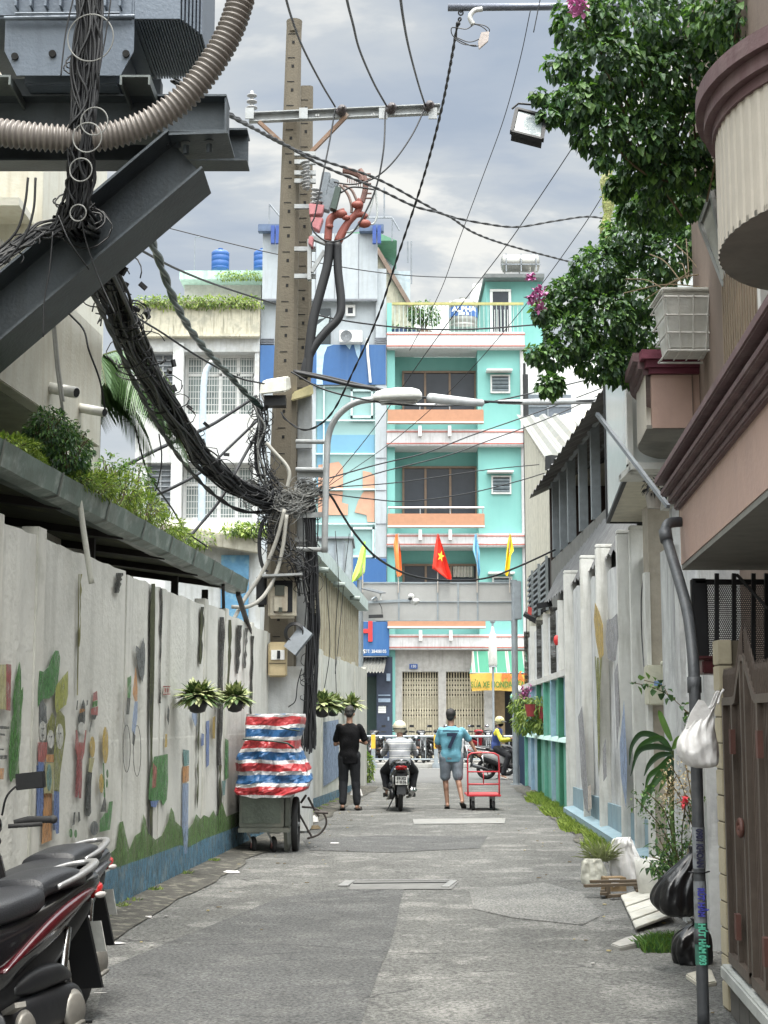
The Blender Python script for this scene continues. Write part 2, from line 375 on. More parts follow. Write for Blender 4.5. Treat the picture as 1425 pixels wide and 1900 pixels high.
for nm, side in (('verge', -1), ('verge', 1)):
    mb = MB(); n = 60; o = []
    for j in range(n + 1):
        Y = 7 + 28 * j / n; wdt = (0.42 if side < 0 else 0.38) + 0.16 * noise.noise(V((Y * 0.8, side * 5, 1))) + 0.05 * noise.noise(V((Y * 4, side * 5, 1)))
        X = XL(Y) if side < 0 else XR(Y)
        mb.v += [(X, Y, 0.045), (X - side * max(wdt, 0.03), Y, 0.020)]
    for j in range(n):
        a = 2 * j; mb.f.append((a, a + 1, a + 3, a + 2) if side < 0 else (a, a + 2, a + 3, a + 1)); mb.m.append(0)
    struct(mb.build(nm, M_dirt))
FY = 56.0
def fX(u, Y=FY): return (u - 712.5) / FPX * Y / 0.9909
def fZ(v, Y=FY): return PX(712, v, Y).z
def fb(mb, u0, v0, u1, v1, y0, y1, Y=FY):
    return mb.box((fX(u0, Y), y0, fZ(v0, Y)), (fX(u1, Y), y1, fZ(v1, Y)))
M_teal = mat('teal_paint', (0.18, 0.42, 0.385), 0.75, var=0.05, scale=1.0, streak=(0.13, 0.38, 0.34), samt=0.3, bump=0.08)
M_tealw = mat('white_tile_band', (0.58, 0.57, 0.57), 0.5, var=0.08, streak=(0.3, 0.28, 0.27), samt=0.5, sscale=2)
M_red = mat('thin_red_line', (0.42, 0.13, 0.10), 0.7)
M_glass = mat('dark_glass', (0.035, 0.04, 0.05), 0.09, var=0.3, scale=0.7, bump=0.01, bscale=2, spec=0.35)
M_bronze = mat('bronze_frame', (0.17, 0.11, 0.07), 0.5)
M_orange = mat('orange_board', (0.38, 0.19, 0.11), 0.6, var=0.08)
M_wht = mat('white_paint', (0.66, 0.66, 0.64), 0.7, var=0.07, streak=(0.42, 0.41, 0.37), samt=0.4)
M_gry = mat('grey_metal', (0.22, 0.24, 0.26), 0.5, 0.3)
M_dark = mat('dark_interior', (0.012, 0.013, 0.015), 0.9)
M_oldw = mat('weathered_white', (0.50, 0.51, 0.505), 0.85, var=0.1, streak=(0.30, 0.30, 0.27), samt=0.5, sscale=1.5, spots=(0.38, 0.37, 0.33), spamt=0.5, spscale=1.6)
M_cream = mat('stained_cream', (0.50, 0.47, 0.37), 0.9, var=0.12, streak=(0.17, 0.16, 0.12), samt=0.8, sscale=2, spots=(0.33, 0.32, 0.26), spamt=0.8, spscale=2.2)
LEAF_G = [mat('leaf_dark', (0.028, 0.062, 0.03), 0.6, var=0.2, bump=0), mat('leaf_mid', (0.045, 0.105, 0.035), 0.55, var=0.2, bump=0), mat('leaf_light', (0.10, 0.19, 0.05), 0.55, var=0.2, bump=0)]
LEAF_Y0 = [mat('fern_dark', (0.07, 0.12, 0.025), 0.6, bump=0), mat('fern_mid', (0.14, 0.20, 0.04), 0.6, bump=0), mat('fern_light', (0.24, 0.30, 0.07), 0.6, bump=0)]
LEAF_Y = LEAF_Y0
def translucent(m, f=.4):
    nt = m.node_tree; b = nt.nodes['Principled BSDF']; o = [n for n in nt.nodes if n.type == 'OUTPUT_MATERIAL'][0]; t = nt.nodes.new('ShaderNodeBsdfTranslucent'); x = nt.nodes.new('ShaderNodeMixShader'); x.inputs[0].default_value = f
    g = nt.nodes.new('ShaderNodeMixRGB'); g.blend_type = 'MULTIPLY'; g.inputs[0].default_value = 1; g.inputs[2].default_value = (2.4, 2.6, 1.2, 1); nt.links.new(b.inputs['Base Color'].links[0].from_socket, g.inputs[1]); nt.links.new(g.outputs[0], t.inputs[0])
    nt.links.new(b.outputs[0], x.inputs[1]); nt.links.new(t.outputs[0], x.inputs[2]); nt.links.new(x.outputs[0], o.inputs[0])
for q in LEAF_G + LEAF_Y: translucent(q, .2)

tb = T('town_house', 'narrow turquoise four storey town house with white tile bands and orange balcony boards', 'building', (fX(846), FY, 0.13))
mb = MB(); YB = FY + 9
fb(mb, 718, 1410, 733, 650, FY, YB)                       # left pier
fb(mb, 888, 1203, 973, 650, FY, YB)                       # right bay
fb(mb, 733, 1203, 888, 650, FY + 1.1, YB)                 # back of the loggias
fb(mb, 905, 640, 1012, 517, FY + 2.5, YB - .1, 58.5)                 # roof room
mb.build('wall', M_teal, tb)
mb = MB()
for v0, v1 in ((620, 650), (800, 830), (992, 1016), (1178, 1206)):
    fb(mb, 718, v0, 976, v1, FY - 0.35, FY + 1.1)
fb(mb, 968, 1206, 975, 650, FY - 0.06, FY + 0.3)
mb.build('floor_band', M_tealw, tb, bevel=0.02)
mb = MB()
for v0, v1 in ((620, 650), (800, 830), (992, 1016), (1178, 1206)):
    for dv in (3.5, v1 - v0 - 5):
        fb(mb, 717, v0 + dv, 977, v0 + dv + 2, FY - 0.37, FY - 0.34)
mb.build('trim_line', M_red, tb)
def window(u0, v0, u1, v1, splits, parent, y, fr=M_bronze, gl=M_glass, fw=2.0):
    m = MB(); fb(m, u0, v0, u1, v1, y, y + 0.04)
    g = m.build('window', gl, parent); f = MB()
    for a in [u0] + splits + [u1]: fb(f, a - fw, v0, a + fw, v1, y - 0.07, y - 0.005)
    fb(f, u0 - fw, v0 - fw, u1 + fw, v0 + fw, y - 0.08, y - 0.008); fb(f, u0 - fw, v1 - fw, u1 + fw, v1 + fw, y - 0.08, y - 0.008)
    f.build('frame', fr, g); return g
for (v0, v1) in ((679, 766), (859, 955), (1043, 1150)):
    window(749, v0, 887, v1, [791, 838], tb, FY + 1.05)
mb = MB(); pts = [(fX(842 + i * 3), FY + 0.98 + (0.05 if i % 2 else -0.03), 0) for i in range(14)]
for i in range(13):
    a, b = pts[i], pts[i + 1]; z0, z1 = fZ(1066), fZ(1046)
    mb.add([(a[0], a[1], z0 + R(-.03, .03)), (b[0], b[1], z0), (b[0], b[1], z1), (a[0], a[1], z1)], [(0, 1, 2, 3)])
mb.build('curtain', mat('curtain_cloth', (0.5, 0.47, 0.42), 0.9), tb)
for (v0, v1, rv) in ((766, 792, 756), (957, 983, 946), (1152, 1168, None)):
    m = MB(); fb(m, 719, v0, 897, v1, FY - 0.62, FY - 0.5); m.build('balcony_board', M_orange, tb, bevel=0.015)
    m = MB(); fb(m, 719, v1 - 4, 897, v1 - 1, FY - 0.65, FY - 0.625)
    for u in (779, 834): fb(m, u - 3, v1 + 3, u + 3, v1 + 22, FY - 0.6, FY - 0.36)
    m.build('bracket', M_wht, tb)
    if rv:
        m = MB(); z = fZ(rv); m.cyl((fX(720), FY - 0.56, z), (fX(896), FY - 0.56, z), 0.035)
        for u in (722, 779, 834, 894): m.cyl((fX(u), FY - 0.56, fZ(v0)), (fX(u), FY - 0.56, z), 0.02, n=8)
        m.build('rail', mat('steel_rail', (0.45, 0.46, 0.47), 0.3, 0.8), tb)
for v in (698, 885, 1072):
    m = MB(); fb(m, 915, v + 1, 946, v + 29, FY - 0.03, FY + 0.02); g = m.build('vent', M_dark, tb)
    m = MB()
    for k in range(4):
        z0 = fZ(v + 4 + k * 7); m.hexa([(fX(915), FY - 0.05, z0 - .11), (fX(946), FY - 0.05, z0 - .11), (fX(946), FY - 0.035, z0 - .1), (fX(915), FY - 0.035, z0 - .1), (fX(915), FY - 0.13, z0 - .02), (fX(946), FY - 0.13, z0 - .02), (fX(946), FY - 0.11, z0), (fX(915), FY - 0.11, z0)])
    m.build('louvre', mat('louvre_glass', (0.25, 0.3, 0.33), 0.25), g)
    m = MB()
    for (a, b, c, d) in ((912, v - 2, 915, v + 32), (946, v - 2, 949, v + 32), (915, v - 2, 946, v + 1), (915, v + 29, 946, v + 32)): fb(m, a, b, c, d, FY - 0.08, FY)
    fb(m, 904, v - 9, 952, v - 6, FY - 0.45, FY); m.build('vent_frame', M_wht, tb)
m = MB(); z = fZ(569); m.box((fX(728), FY - 0.28, z), (fX(975), FY - 0.18, z + 0.09)); m.build('terrace_rail', mat('ochre_rail', (0.36, 0.34, 0.13), 0.6), tb)
m = MB()
for i in range(31): x = fX(733) + i * (fX(972) - fX(733)) / 30; m.cyl((x, FY - 0.23, fZ(618)), (x, FY - 0.23, z), 0.012, n=6)
m.build('baluster', mat('pale_rail', (0.42, 0.5, 0.47), 0.5), tb)
m = MB(); fb(m, 718, 620, 727, 566, FY - 0.3, FY + 2.6); m.build('terrace_pier', M_teal, tb)
m = MB(); fb(m, 918, 625, 948, 541, FY + 2.42, FY + 2.47, 58.4); g = m.build('door', M_glass, tb)
m = MB(); fb(m, 913, 625, 918, 537, FY + 2.38, FY + 2.5, 58.4); fb(m, 948, 625, 953, 537, FY + 2.38, FY + 2.5, 58.4); fb(m, 913, 537, 953, 541, FY + 2.36, FY + 2.5, 58.4)
for i in range(5): fb(m, 921 + i * 6, 625, 922 + i * 6, 575, FY + 2.36, FY + 2.4, 58.4)
m.build('frame', M_wht, g)
m = MB(); fb(m, 902, 516, 1016, 509, FY + 1.9, YB, 58); m.build('roof', mat('roof_edge', (0.12, 0.13, 0.13), 0.8), tb)
m = MB(); fb(m, 733, 1206, 975, 1246, FY + 0.05, FY + 0.7); fb(m, 733, 1410, 746, 1246, FY + 0.05, FY + 0.7); fb(m, 812, 1410, 826, 1246, FY + 0.02, FY + 0.6)
m.build('lintel', mat('grey_render', (0.33, 0.32, 0.30), 0.85, streak=(0.2, 0.19, 0.17)), tb)
m = MB(); fb(m, 733, 1410, 975, 1246, FY + 0.9, FY + 1.1); m.build('shop_interior', M_dark, tb)
M_shut = mat('cream_shutter', (0.50, 0.455, 0.34), 0.6, streak=(0.3, 0.25, 0.17), samt=0.4)
for (ua, ub) in ((746, 812), (826, 896)):
    m = MB(); n = 14; x0, x1 = fX(ua), fX(ub); z1, z0 = fZ(1246), 0.15
    for i in range(n + 1):
        x = x0 + (x1 - x0) * i / n; m.box((x - .022, FY + .3, z0), (x + .022, FY + .34, z1))
    def tri(zc, h, m=m):
        for i in range(n):
            a = x0 + (x1 - x0) * i / n; b = x0 + (x1 - x0) * (i + 1) / n
            m.beam((a, FY + .36, zc), ((a + b) / 2, FY + .36, zc + h), .03, .03); m.beam(((a + b) / 2, FY + .36, zc + h), (b, FY + .36, zc), .03, .03)
            m.beam((a, FY + .36, zc), ((a + b) / 2, FY + .36, zc - h), .03, .03); m.beam(((a + b) / 2, FY + .36, zc - h), (b, FY + .36, zc), .03, .03)
    for vv in (1262, 1271, 1280, 1289, 1318, 1327, 1375, 1384): tri(fZ(vv), 0.085)
    for i in range(n):   # half-folded leaves between the pickets
        a = x0 + (x1 - x0) * (i + .3) / n; b = x0 + (x1 - x0) * (i + .72) / n
        for vt, vb in ((1292, 1315), (1330, 1372), (1388, 1405)): m.box((a, FY + .38, fZ(vb)), (b, FY + .39, fZ(vt)))
    m.build('folding_shutter', M_shut, tb)
m = MB(); fb(m, 896, 1410, 913, 1246, FY + .1, FY + .8)
for k in range(6): fb(m, 895.5, 1290 + k * 20, 913.5, 1291 + k * 20, FY + .08, FY + .1)
m.build('block_pier', mat('pale_block', (0.46, 0.45, 0.43), 0.85), tb)
m = MB(); fb(m, 914, 1410, 934, 1280, FY + .3, FY + .7); m.build('side_panel', mat('brown_panel', (0.22, 0.16, 0.09), 0.8), tb)
m = MB(); fb(m, 759, 1232, 774, 1241, FY - .01, FY + .05); hp = m.build('house_number_plate', mat('navy_plate', (0.03, 0.07, 0.22), 0.5), tb)
text_mesh('number', '120', 0.13, (fX(766.5), FY - .02, fZ(1236.5)), (1, 0, 0), (0, 0, 1), M_wht, hp)
gm = mat('striped_awning', (0.12, 0.45, 0.30), 0.8, bump=0.05, extra=bands(0, 0.62, [(0, (0.03, 0.16, 0.10)), (0.5, (0.28, 0.28, 0.26)), (0.56, (0.15, 0.12, 0.08)), (0.60, (0.28, 0.28, 0.26)), (0.68, (0.03, 0.16, 0.10)), (0.86, (0.28, 0.28, 0.26)), (0.92, (0.03, 0.16, 0.10))], off=0.1))
aw = T('shop_awning', 'green and white striped canvas awning above the yellow repair banner', 'awning', (fX(922), FY - .5, fZ(1230)))
m = MB(); rows = 10; cols = 40
for j in range(rows + 1):
    t = j / rows
    for i in range(cols + 1):
        s = i / cols; x = fX(872 - 7 * t * t) + (fX(982) - fX(872 - 7 * t * t)) * s
        m.v.append((x, FY - .38 - 1.0 * t, fZ(1209) + (fZ(1252) - fZ(1209)) * t ** 0.85 - 0.02 * sin(s * 60) * t))
for j in range(rows):
    for i in range(cols): a = j * (cols + 1) + i; m.f.append((a, a + 1, a + cols + 2, a + cols + 1)); m.m.append(0)
m.build('canvas', gm, aw, smooth=True)
m = MB(); m.tube([(fX(866), FY - 1.39, fZ(1251)), (fX(984), FY - 1.39, fZ(1251))], .02)
for u in (868, 980): m.tube([(fX(u), FY - 1.39, fZ(1251)), (fX(u), FY - .3, fZ(1243))], .018)
m.build('frame', M_gry, aw)
bn = T('shop_banner', 'yellow cloth banner advertising motorcycle repair hung under the striped awning', 'banner', (fX(922), FY - 1.45, fZ(1283)))
m = MB()
for j in range(9):
    for i in range(41):
        s = i / 40; t = j / 8; m.v.append((fX(865 + 4 * t) + (fX(980) - fX(865 + 4 * t)) * s, FY - 1.45 + .02 * sin(s * 19 + t * 3), fZ(1252.5) + (fZ(1284) - fZ(1252.5)) * t + .03 * sin(s * 5)))
for j in range(8):
    for i in range(40): a = j * 41 + i; m.f.append((a, a + 1, a + 42, a + 41)); m.m.append(0)
m.build('cloth', mat('yellow_cloth', (0.50, 0.32, 0.06), 0.8, var=0.12, spots=(0.6, 0.32, 0.06)), bn, smooth=True)
text_mesh('lettering', 'SỬA XE HONDA - TAY GA', 0.30, (fX(926), FY - 1.5, fZ(1272.5)), (1, 0, 0), (0, 0, 1), mat('green_letter', (0.06, 0.16, 0.03), 0.8), bn, sx=.66, bold=.006)
text_mesh('lettering', 'PHÁT', 0.37, (fX(948), FY - 1.5, fZ(1259.5)), (1, 0, 0), (0, 0, 1), mat('orange_letter', (0.75, 0.14, 0.03), 0.8), bn, sx=1.15, bold=.012)
def tank(name, label, u, v0, v1, r, Y, m, group=None, band=None):
    t = T(name, label, 'water tank', (fX(u, Y), Y, fZ(v1, Y)), group); z0, z1 = fZ(v1, Y), fZ(v0, Y); x = fX(u, Y); h = z1 - z0
    mb = MB(); prof = [(r, 0), (r, .12), (r * .97, .14), (r, .16), (r, .40), (r * .97, .42), (r, .44), (r, .66), (r * .97, .68), (r, .7), (r, .85), (r * .8, .93), (r * .32, .97), (r * .3, 1.0)]
    mb.loft([[(x + q * cos(a * pi / 16), Y + q * sin(a * pi / 16), z0 + h * zz) for a in range(32)] for q, zz in prof]); mb.build('vessel', m, t, smooth=True)
    mb = MB().cyl((x, Y, z1 - .01), (x, Y, z1 + .06), r * .28, n=20); mb.build('lid', m, t)
    if band:
        mb = MB(); mb.loft([[(x + (r + .012) * cos(a * pi / 16), Y + (r + .012) * sin(a * pi / 16), z0 + h * zz) for a in range(32)] for zz in (.36, .68)], cap=False); mb.build('label_band', band, t, smooth=True)
        text_mesh('lettering', 'ALPHA', .27, (x, Y - r - .03, z0 + h * .55), (1, 0, 0), (0, 0, 1), M_wht, t, sx=1.1, bold=.01)
        text_mesh('lettering', '500 lít', .15, (x, Y - r - .03, z0 + h * .41), (1, 0, 0), (0, 0, 1), M_wht, t, bold=.006)
    return t
M_ss = mat('stainless', (0.30, 0.30, 0.28), 0.35, 0.5, var=0.15, scale=3, spots=(0.2, 0.19, 0.17), bump=0.05)
tank('water_tank', 'upright stainless water tank with a blue label band on the turquoise roof terrace', 862, 556, 612, .55, FY + 1.6, M_ss, band=mat('blue_band', (0.05, 0.13, 0.35), 0.5))
ht = T('rooftop_tank', 'grey horizontal stainless water tank lying on top of the turquoise roof room', 'water tank', (fX(972), FY + 4, fZ(509, 60)))
m = MB(); x0, x1, zc = fX(934, 60), fX(1008, 60), fZ(489, 60); rr = .36
m.tube([(x0 + q * (x1 - x0), FY + 4, zc) for q in (0, .02, .06, .25, .27, .29, .5, .52, .54, .75, .77, .79, .94, .98, 1)], [.1, .25, .36, .36, .34, .36, .36, .34, .36, .36, .34, .36, .36, .25, .1], 24)
m.build('vessel', M_ss, ht, smooth=True)
m = MB()
for q in (.12, .5, .88): m.beam((x0 + q * (x1 - x0), FY + 3.6, fZ(509, 60)), (x0 + q * (x1 - x0), FY + 3.6, zc + .3), .04, .04); m.beam((x0 + q * (x1 - x0), FY + 4.4, fZ(509, 60)), (x0 + q * (x1 - x0), FY + 4.4, zc), .04, .04)
m.beam((x0, FY + 3.6, zc - .15), (x1, FY + 3.6, zc - .15), .04, .04); m.build('stand', M_gry, ht)
bp = T('potted_tree', 'small bushy tree in a brown tub on the turquoise roof terrace', 'plant', (fX(788), FY + .6, fZ(619)))
m = MB().cyl((fX(788), FY + .6, fZ(619)), (fX(788), FY + .6, fZ(608)), .26, .33, 16); m.build('pot', mat('brown_tub', (0.16, 0.11, 0.08), 0.8), bp)
m = MB()
for k in range(7): m.tube(spline([(fX(788), FY + .6, fZ(610)), (fX(788) + R(-.15, .15), FY + .6 + R(-.1, .1), fZ(590)), (fX(788) + R(-.45, .45), FY + .6 + R(-.3, .3), fZ(565) + R(-.2, .2))], 4), .02, 5)
m.build('trunk', mat('bark', (0.10, 0.075, 0.05), 0.9), bp)
m = MB(); cloud(m, [((fX(787), FY + .6, fZ(572)), (.55, .4, .42), 1), ((fX(797), FY + .6, fZ(582)), (.45, .4, .3), .6), ((fX(773), FY + .6, fZ(580)), (.3, .3, .25), .4)], 900, .13, .06)
m.build('crown', LEAF_G, bp)
for u, w_, lb in ((741, .38, 'low blue plant basin beside the potted tree on the roof terrace'), (765, .25, 'small dark shrub pot between basin and tree on the roof terrace')):
    t = T('plant_pot', lb, 'plant pot', (fX(u), FY + .4, fZ(619))); m = MB().cyl((fX(u), FY + .4, fZ(619)), (fX(u), FY + .4, fZ(609)), w_ * .8, w_, 16); m.build('basin', mat('blue_basin', (0.03, 0.06, 0.14), 0.6), t)
    m = MB(); cloud(m, [((fX(u), FY + .4, fZ(608)), (w_, .3, .12), 1)], 120, .12, .06); m.build('foliage', LEAF_G, t)

t = T('rear_building', 'pale grey flat roofed building seen behind the turquoise roof terrace', 'building', (fX(850, 70), 70, 0))
m = MB(); fb(m, 690, 1400, 1010, 566, 70, 78, 70); fb(m, 838, 566, 905, 548, 71, 76, 70); fb(m, 880, 566, 930, 532, 69.5, 76, 70); m.build('wall', M_wht, t)
m = MB(); fb(m, 846, 562, 868, 551, 70.9, 70.99, 70); m.build('window', M_dark, t)
t = T('white_building', 'white building right of the turquoise house with a grey window under the vine', 'building', (fX(1060), FY + 2, 0))
m = MB(); fb(m, 978, 1400, 1180, 640, FY + 2, FY + 10); m.build('wall', M_wht, t)
m = MB(); fb(m, 985, 760, 1075, 712, FY + 1.9, FY + 1.98); g = m.build('window', mat('grey_glass', (0.14, 0.16, 0.19), 0.2), t)
m = MB(); fb(m, 1028, 760, 1031, 712, FY + 1.84, FY + 1.89); fb(m, 985, 734, 1075, 736, FY + 1.84, FY + 1.88); m.build('frame', M_gry, g)

bb = T('shop_building', 'tall white building with blue bands and a patchy tinted glass front beside the turquoise house', 'building', (fX(600), FY, 0))
M_panel = mat('white_panel', (0.36, 0.395, 0.42), 0.5, var=0.06, streak=(0.24, 0.25, 0.25), samt=0.5)
M_blue = mat('blue_panel', (0.024, 0.095, 0.25), 0.45, var=0.05, streak=(0.05, 0.13, 0.27), samt=0.5, sscale=0.9)
m = MB(); fb(m, 480, 1410, 585, 642, FY, FY + 9); fb(m, 697, 1150, 717, 500, FY - .1, FY + 9); fb(m, 480, 640, 697, 560, FY + .1, FY + 9); fb(m, 585, 1410, 697, 1330, FY + .6, FY + 9)
m.build('wall', M_panel, bb)
m = MB(); fb(m, 483, 560, 700, 437, FY - .25, FY + 4.0); m.build('penthouse', M_panel, bb)
m = MB()
for u in (545, 583, 619, 664): fb(m, u, 560, u + 1.2, 437, FY - .265, FY - .24)
fb(m, 483, 558, 700, 561.5, FY - .28, FY - .24)
for v in (850, 910, 972, 1034): fb(m, 697, v, 717, v + 1.2, FY - .12, FY - .09)
for k in range(3): fb(m, 695, 628 + k * 4, 719, 630 + k * 4, FY - .14, FY - .09); fb(m, 480, 628 + k * 4, 505, 630 + k * 4, FY - .02, FY + .11)
m.build('panel_joint', mat('joint_grey', (0.16, 0.17, 0.19), 0.7), bb)
m = MB(); sx = fX(700)      # stained gable side of the rear wing
m.add([(sx, FY + 2.2, fZ(437)), (fX(772), FY + 2.2, fZ(556)), (fX(772), FY + 2.2, fZ(620)), (sx, FY + 2.2, fZ(620)), (sx, FY + 9, fZ(437)), (fX(772), FY + 9, fZ(556)), (fX(772), FY + 9, fZ(620)), (sx, FY + 9, fZ(620))], [(0, 3, 2, 1), (0, 1, 5, 4), (1, 2, 6, 5), (4, 5, 6, 7), (0, 4, 7, 3)])
m.build('gable', M_cream, bb)
m = MB(); m.beam((fX(698), FY + 2.1, fZ(430)), (fX(775), FY + 2.1, fZ(558)), .16, .16, (0, 1, 0)); m.build('gable_edge', mat('faded_brown', (0.2, 0.15, 0.12), 0.9), bb)
m = MB(); fb(m, 704, 600, 766, 440, FY + 4.4, FY + 8.9); m.hexa([(fX(700), FY + 4.3, fZ(437)), (fX(766), FY + 4.3, fZ(500)), (fX(766), FY + 9, fZ(500)), (fX(700), FY + 9, fZ(437)), (fX(700), FY + 4.3, fZ(398)), (fX(766), FY + 4.3, fZ(470)), (fX(766), FY + 9, fZ(470)), (fX(700), FY + 9, fZ(398))])
m.build('roof_shed', mat('shed_steel', (0.36, 0.42, 0.46), 0.5, 0.2, streak=(0.25, 0.3, 0.33)), bb)
m = MB(); m.hexa([(fX(520), FY + 2, fZ(416)), (fX(738), FY + 2, fZ(416)), (fX(738), FY + 6, fZ(416)), (fX(520), FY + 6, fZ(416)), (fX(560), FY + 4, fZ(398)), (fX(690), FY + 2, fZ(396)), (fX(700), FY + 6, fZ(396)), (fX(560), FY + 6, fZ(398))])
m.build('roof', mat('green_roof', (0.09, 0.22, 0.14), 0.7), bb)
m = MB()
for a, b in (((492, 437), (492, 370)), ((515, 437), (515, 395)), ((492, 370), (518, 400)), ((668, 396), (668, 437)), ((728, 396), (728, 440)), ((668, 396), (728, 396)), ((728, 396), (742, 420)), ((758, 480), (758, 440)), ((765, 520), (765, 440)), ((713, 395), (713, 340))):
    m.cyl((fX(a[0]), FY + .5, fZ(a[1])), (fX(b[0]), FY + .5, fZ(b[1])), .03, n=6)
m.build('roof_rail', M_gry, bb)
for u in (475, 666):
    m = MB(); fb(m, u, 438, u + 46, 424, FY - .55, FY - .26); m.build('sign_arm', mat('slate_blue', (0.08, 0.12, 0.2), 0.6), bb, bevel=.02)
    m = MB(); fb(m, u + 25, 462, u + 32, 430, FY - .75, FY - .56); fb(m, u + 34, 462, u + 41, 430, FY - .75, FY - .56); m.build('floodlight', mat('deep_blue', (0.02, 0.06, 0.25), 0.5), bb)
m = MB(); fb(m, 480, 713, 585, 642, FY - .12, FY - .02)
m.add([(fX(585), FY - .12, fZ(715)), (fX(716), FY - .12, fZ(715)), (fX(716), FY - .12, fZ(641)), (fX(585), FY - .12, fZ(641))], [(0, 1, 2, 3)]); fb(m, 640, 1150, 717, 1037, FY - .14, FY + .4)
m.build('blue_band', M_blue, bb)
m = MB()   # torn skin of the blue band, and the standing pipe
for pts in ([(586, 715), (598, 715), (597, 690), (600, 660), (606, 645), (618, 641), (586, 641)], [(656, 641), (668, 641), (668, 655), (665, 668), (661, 660)], [(640, 641), (652, 641), (648, 650)]):
    m.poly([(fX(a), FY - .135, fZ(b)) for a, b in pts])
m.build('bare_patch', mat('pale_blue_patch', (0.35, 0.5, 0.62), 0.6), bb)
m = MB(); m.tube([(fX(681), FY - .2, fZ(630)), (fX(682), FY - .2, fZ(660)), (fX(685), FY - .2, fZ(690)), (fX(687), FY - .2, fZ(712))], .05, 8); m.build('drain_pipe', M_wht, bb)
window(642, 568, 656, 584, [], bb, FY + .06, fr=M_wht, fw=2.2)
m = MB(); fb(m, 510, 640, 612, 572, FY + .02, FY + .08); m.build('window', mat('black_film', (0.02, 0.03, 0.035), 0.15), bb)
m = MB()
for pts in ([(515, 580), (580, 574), (600, 590), (560, 600), (530, 592)], [(570, 615), (610, 585), (606, 610), (590, 632)]): m.poly([(fX(a), FY + .0, fZ(b)) for a, b in pts])
m.build('torn_film', mat('torn_silver', (0.4, 0.46, 0.47), 0.4), bb)
M_mint = mat('mint_glass', (0.26, 0.42, 0.41), 0.22, var=0.07, scale=0.6, bump=0.01)
M_mint2 = mat('blue_glass', (0.14, 0.31, 0.43), 0.22, var=0.08, scale=0.6, bump=0.01)
m = MB(); fb(m, 585, 1037, 697, 715, FY + .12, FY + .2); m.build('curtain_wall', M_mint, bb)
m = MB(); fb(m, 613, 840, 695, 806, FY + .095, FY + .115); fb(m, 587, 908, 612, 782, FY + .095, FY + .115); m.build('blue_pane', M_mint2, bb)  # bluer rectangles laid over the mint glass
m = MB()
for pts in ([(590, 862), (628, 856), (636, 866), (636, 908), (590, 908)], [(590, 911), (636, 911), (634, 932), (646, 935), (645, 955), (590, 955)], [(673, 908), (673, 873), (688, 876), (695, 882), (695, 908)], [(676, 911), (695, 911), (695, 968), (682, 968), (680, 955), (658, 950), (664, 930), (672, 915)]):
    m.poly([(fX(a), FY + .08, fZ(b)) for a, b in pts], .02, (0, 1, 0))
m.build('orange_patch', mat('orange_brown_patch', (0.50, 0.28, 0.19), 0.7, var=0.08), bb)  # flat orange brown patches with ragged outlines on the glass front
m = MB()
for v in (717, 780, 842, 908, 972): fb(m, 585, v - 1.3, 697, v + 1.3, FY - .02, FY + .07)
for u in (600, 697): fb(m, u - 1.3, 1037, u + 1.3, 715, FY - .04, FY + .07)
for (a, b, c, d) in ((650, 722, 692, 775), (651, 978, 695, 1034)):
    for q in ((a, b, a + 4, d), (c - 4, b, c, d), (a, b, c, b + 4), (a, d - 4, c, d)): fb(m, *q, FY + .0, FY + .09)
m.build('mullion', mat('pale_mullion', (0.5, 0.62, 0.62), 0.5), bb)
ac = T('air_conditioner', 'white outdoor air conditioning unit on the ledge above the blue band', 'air conditioner', (fX(652), FY - .3, fZ(641)))
m = MB(); fb(m, 629, 640, 672, 618, FY - .45, FY - .1); m.build('case', M_wht, ac, bevel=.02)
m = MB()
for r_ in (.21, .17, .13, .09, .05): m.torus((fX(642), FY - .46, fZ(629)), r_, .012, n=20, m=5)
m.cyl((fX(642), FY - .455, fZ(629)), (fX(642), FY - .47, fZ(629)), .03); m.build('fan_grille', M_gry, ac)
m = MB(); m.cyl((fX(642), FY - .452, fZ(629)), (fX(642), FY - .458, fZ(629)), .22, n=24); m.build('fan_opening', mat('grey_dark', (0.12, 0.12, 0.12), 0.7), ac)
sh = T('shop_sign', 'blue shop sign with a large red letter H above the dark shop door', 'sign', (fX(686), FY - .4, fZ(1218)))
m = MB(); fb(m, 640, 1218, 722, 1155, FY - .5, FY - .15); m.build('panel', M_blue, sh, bevel=.01)
text_mesh('lettering', 'H', 1.02, (fX(676), FY - .53, fZ(1174.5)), (1, 0, 0), (0, 0, 1), mat('red_letter', (0.5, 0.03, 0.03), 0.5), sh, ext=.03, bold=.03, sx=.95)
text_mesh('lettering', '299', .2, (fX(672), FY - .52, fZ(1210)), (1, 0, 0), (0, 0, 1), M_wht, sh, bold=.006)
text_mesh('lettering', 'ĐT: 38408105', .17, (fX(697), FY - .52, fZ(1210)), (1, 0, 0), (0, 0, 1), M_wht, sh, sx=.8)
m = MB(); fb(m, 640, 1410, 728, 1218, FY + .5, FY + .6); fb(m, 699, 1410, 728, 1219, FY - .1, FY + .5); m.build('shop_front', mat('navy_front', (0.025, 0.035, 0.06), 0.6), bb)
m = MB(); fb(m, 664, 1400, 699, 1255, FY + .42, FY + .48); m.build('shop_door', mat('green_black', (0.015, 0.035, 0.03), 0.35), bb)
m = MB(); fb(m, 702, 1310, 716, 1323, FY - .13, FY - .11); m.build('notice', M_wht, bb)
text_mesh('notice_text', 'THÔNG BÁO\n------------\n------------', .07, (fX(709), FY - .14, fZ(1314)), (1, 0, 0), (0, 0, 1), M_dark, bb)
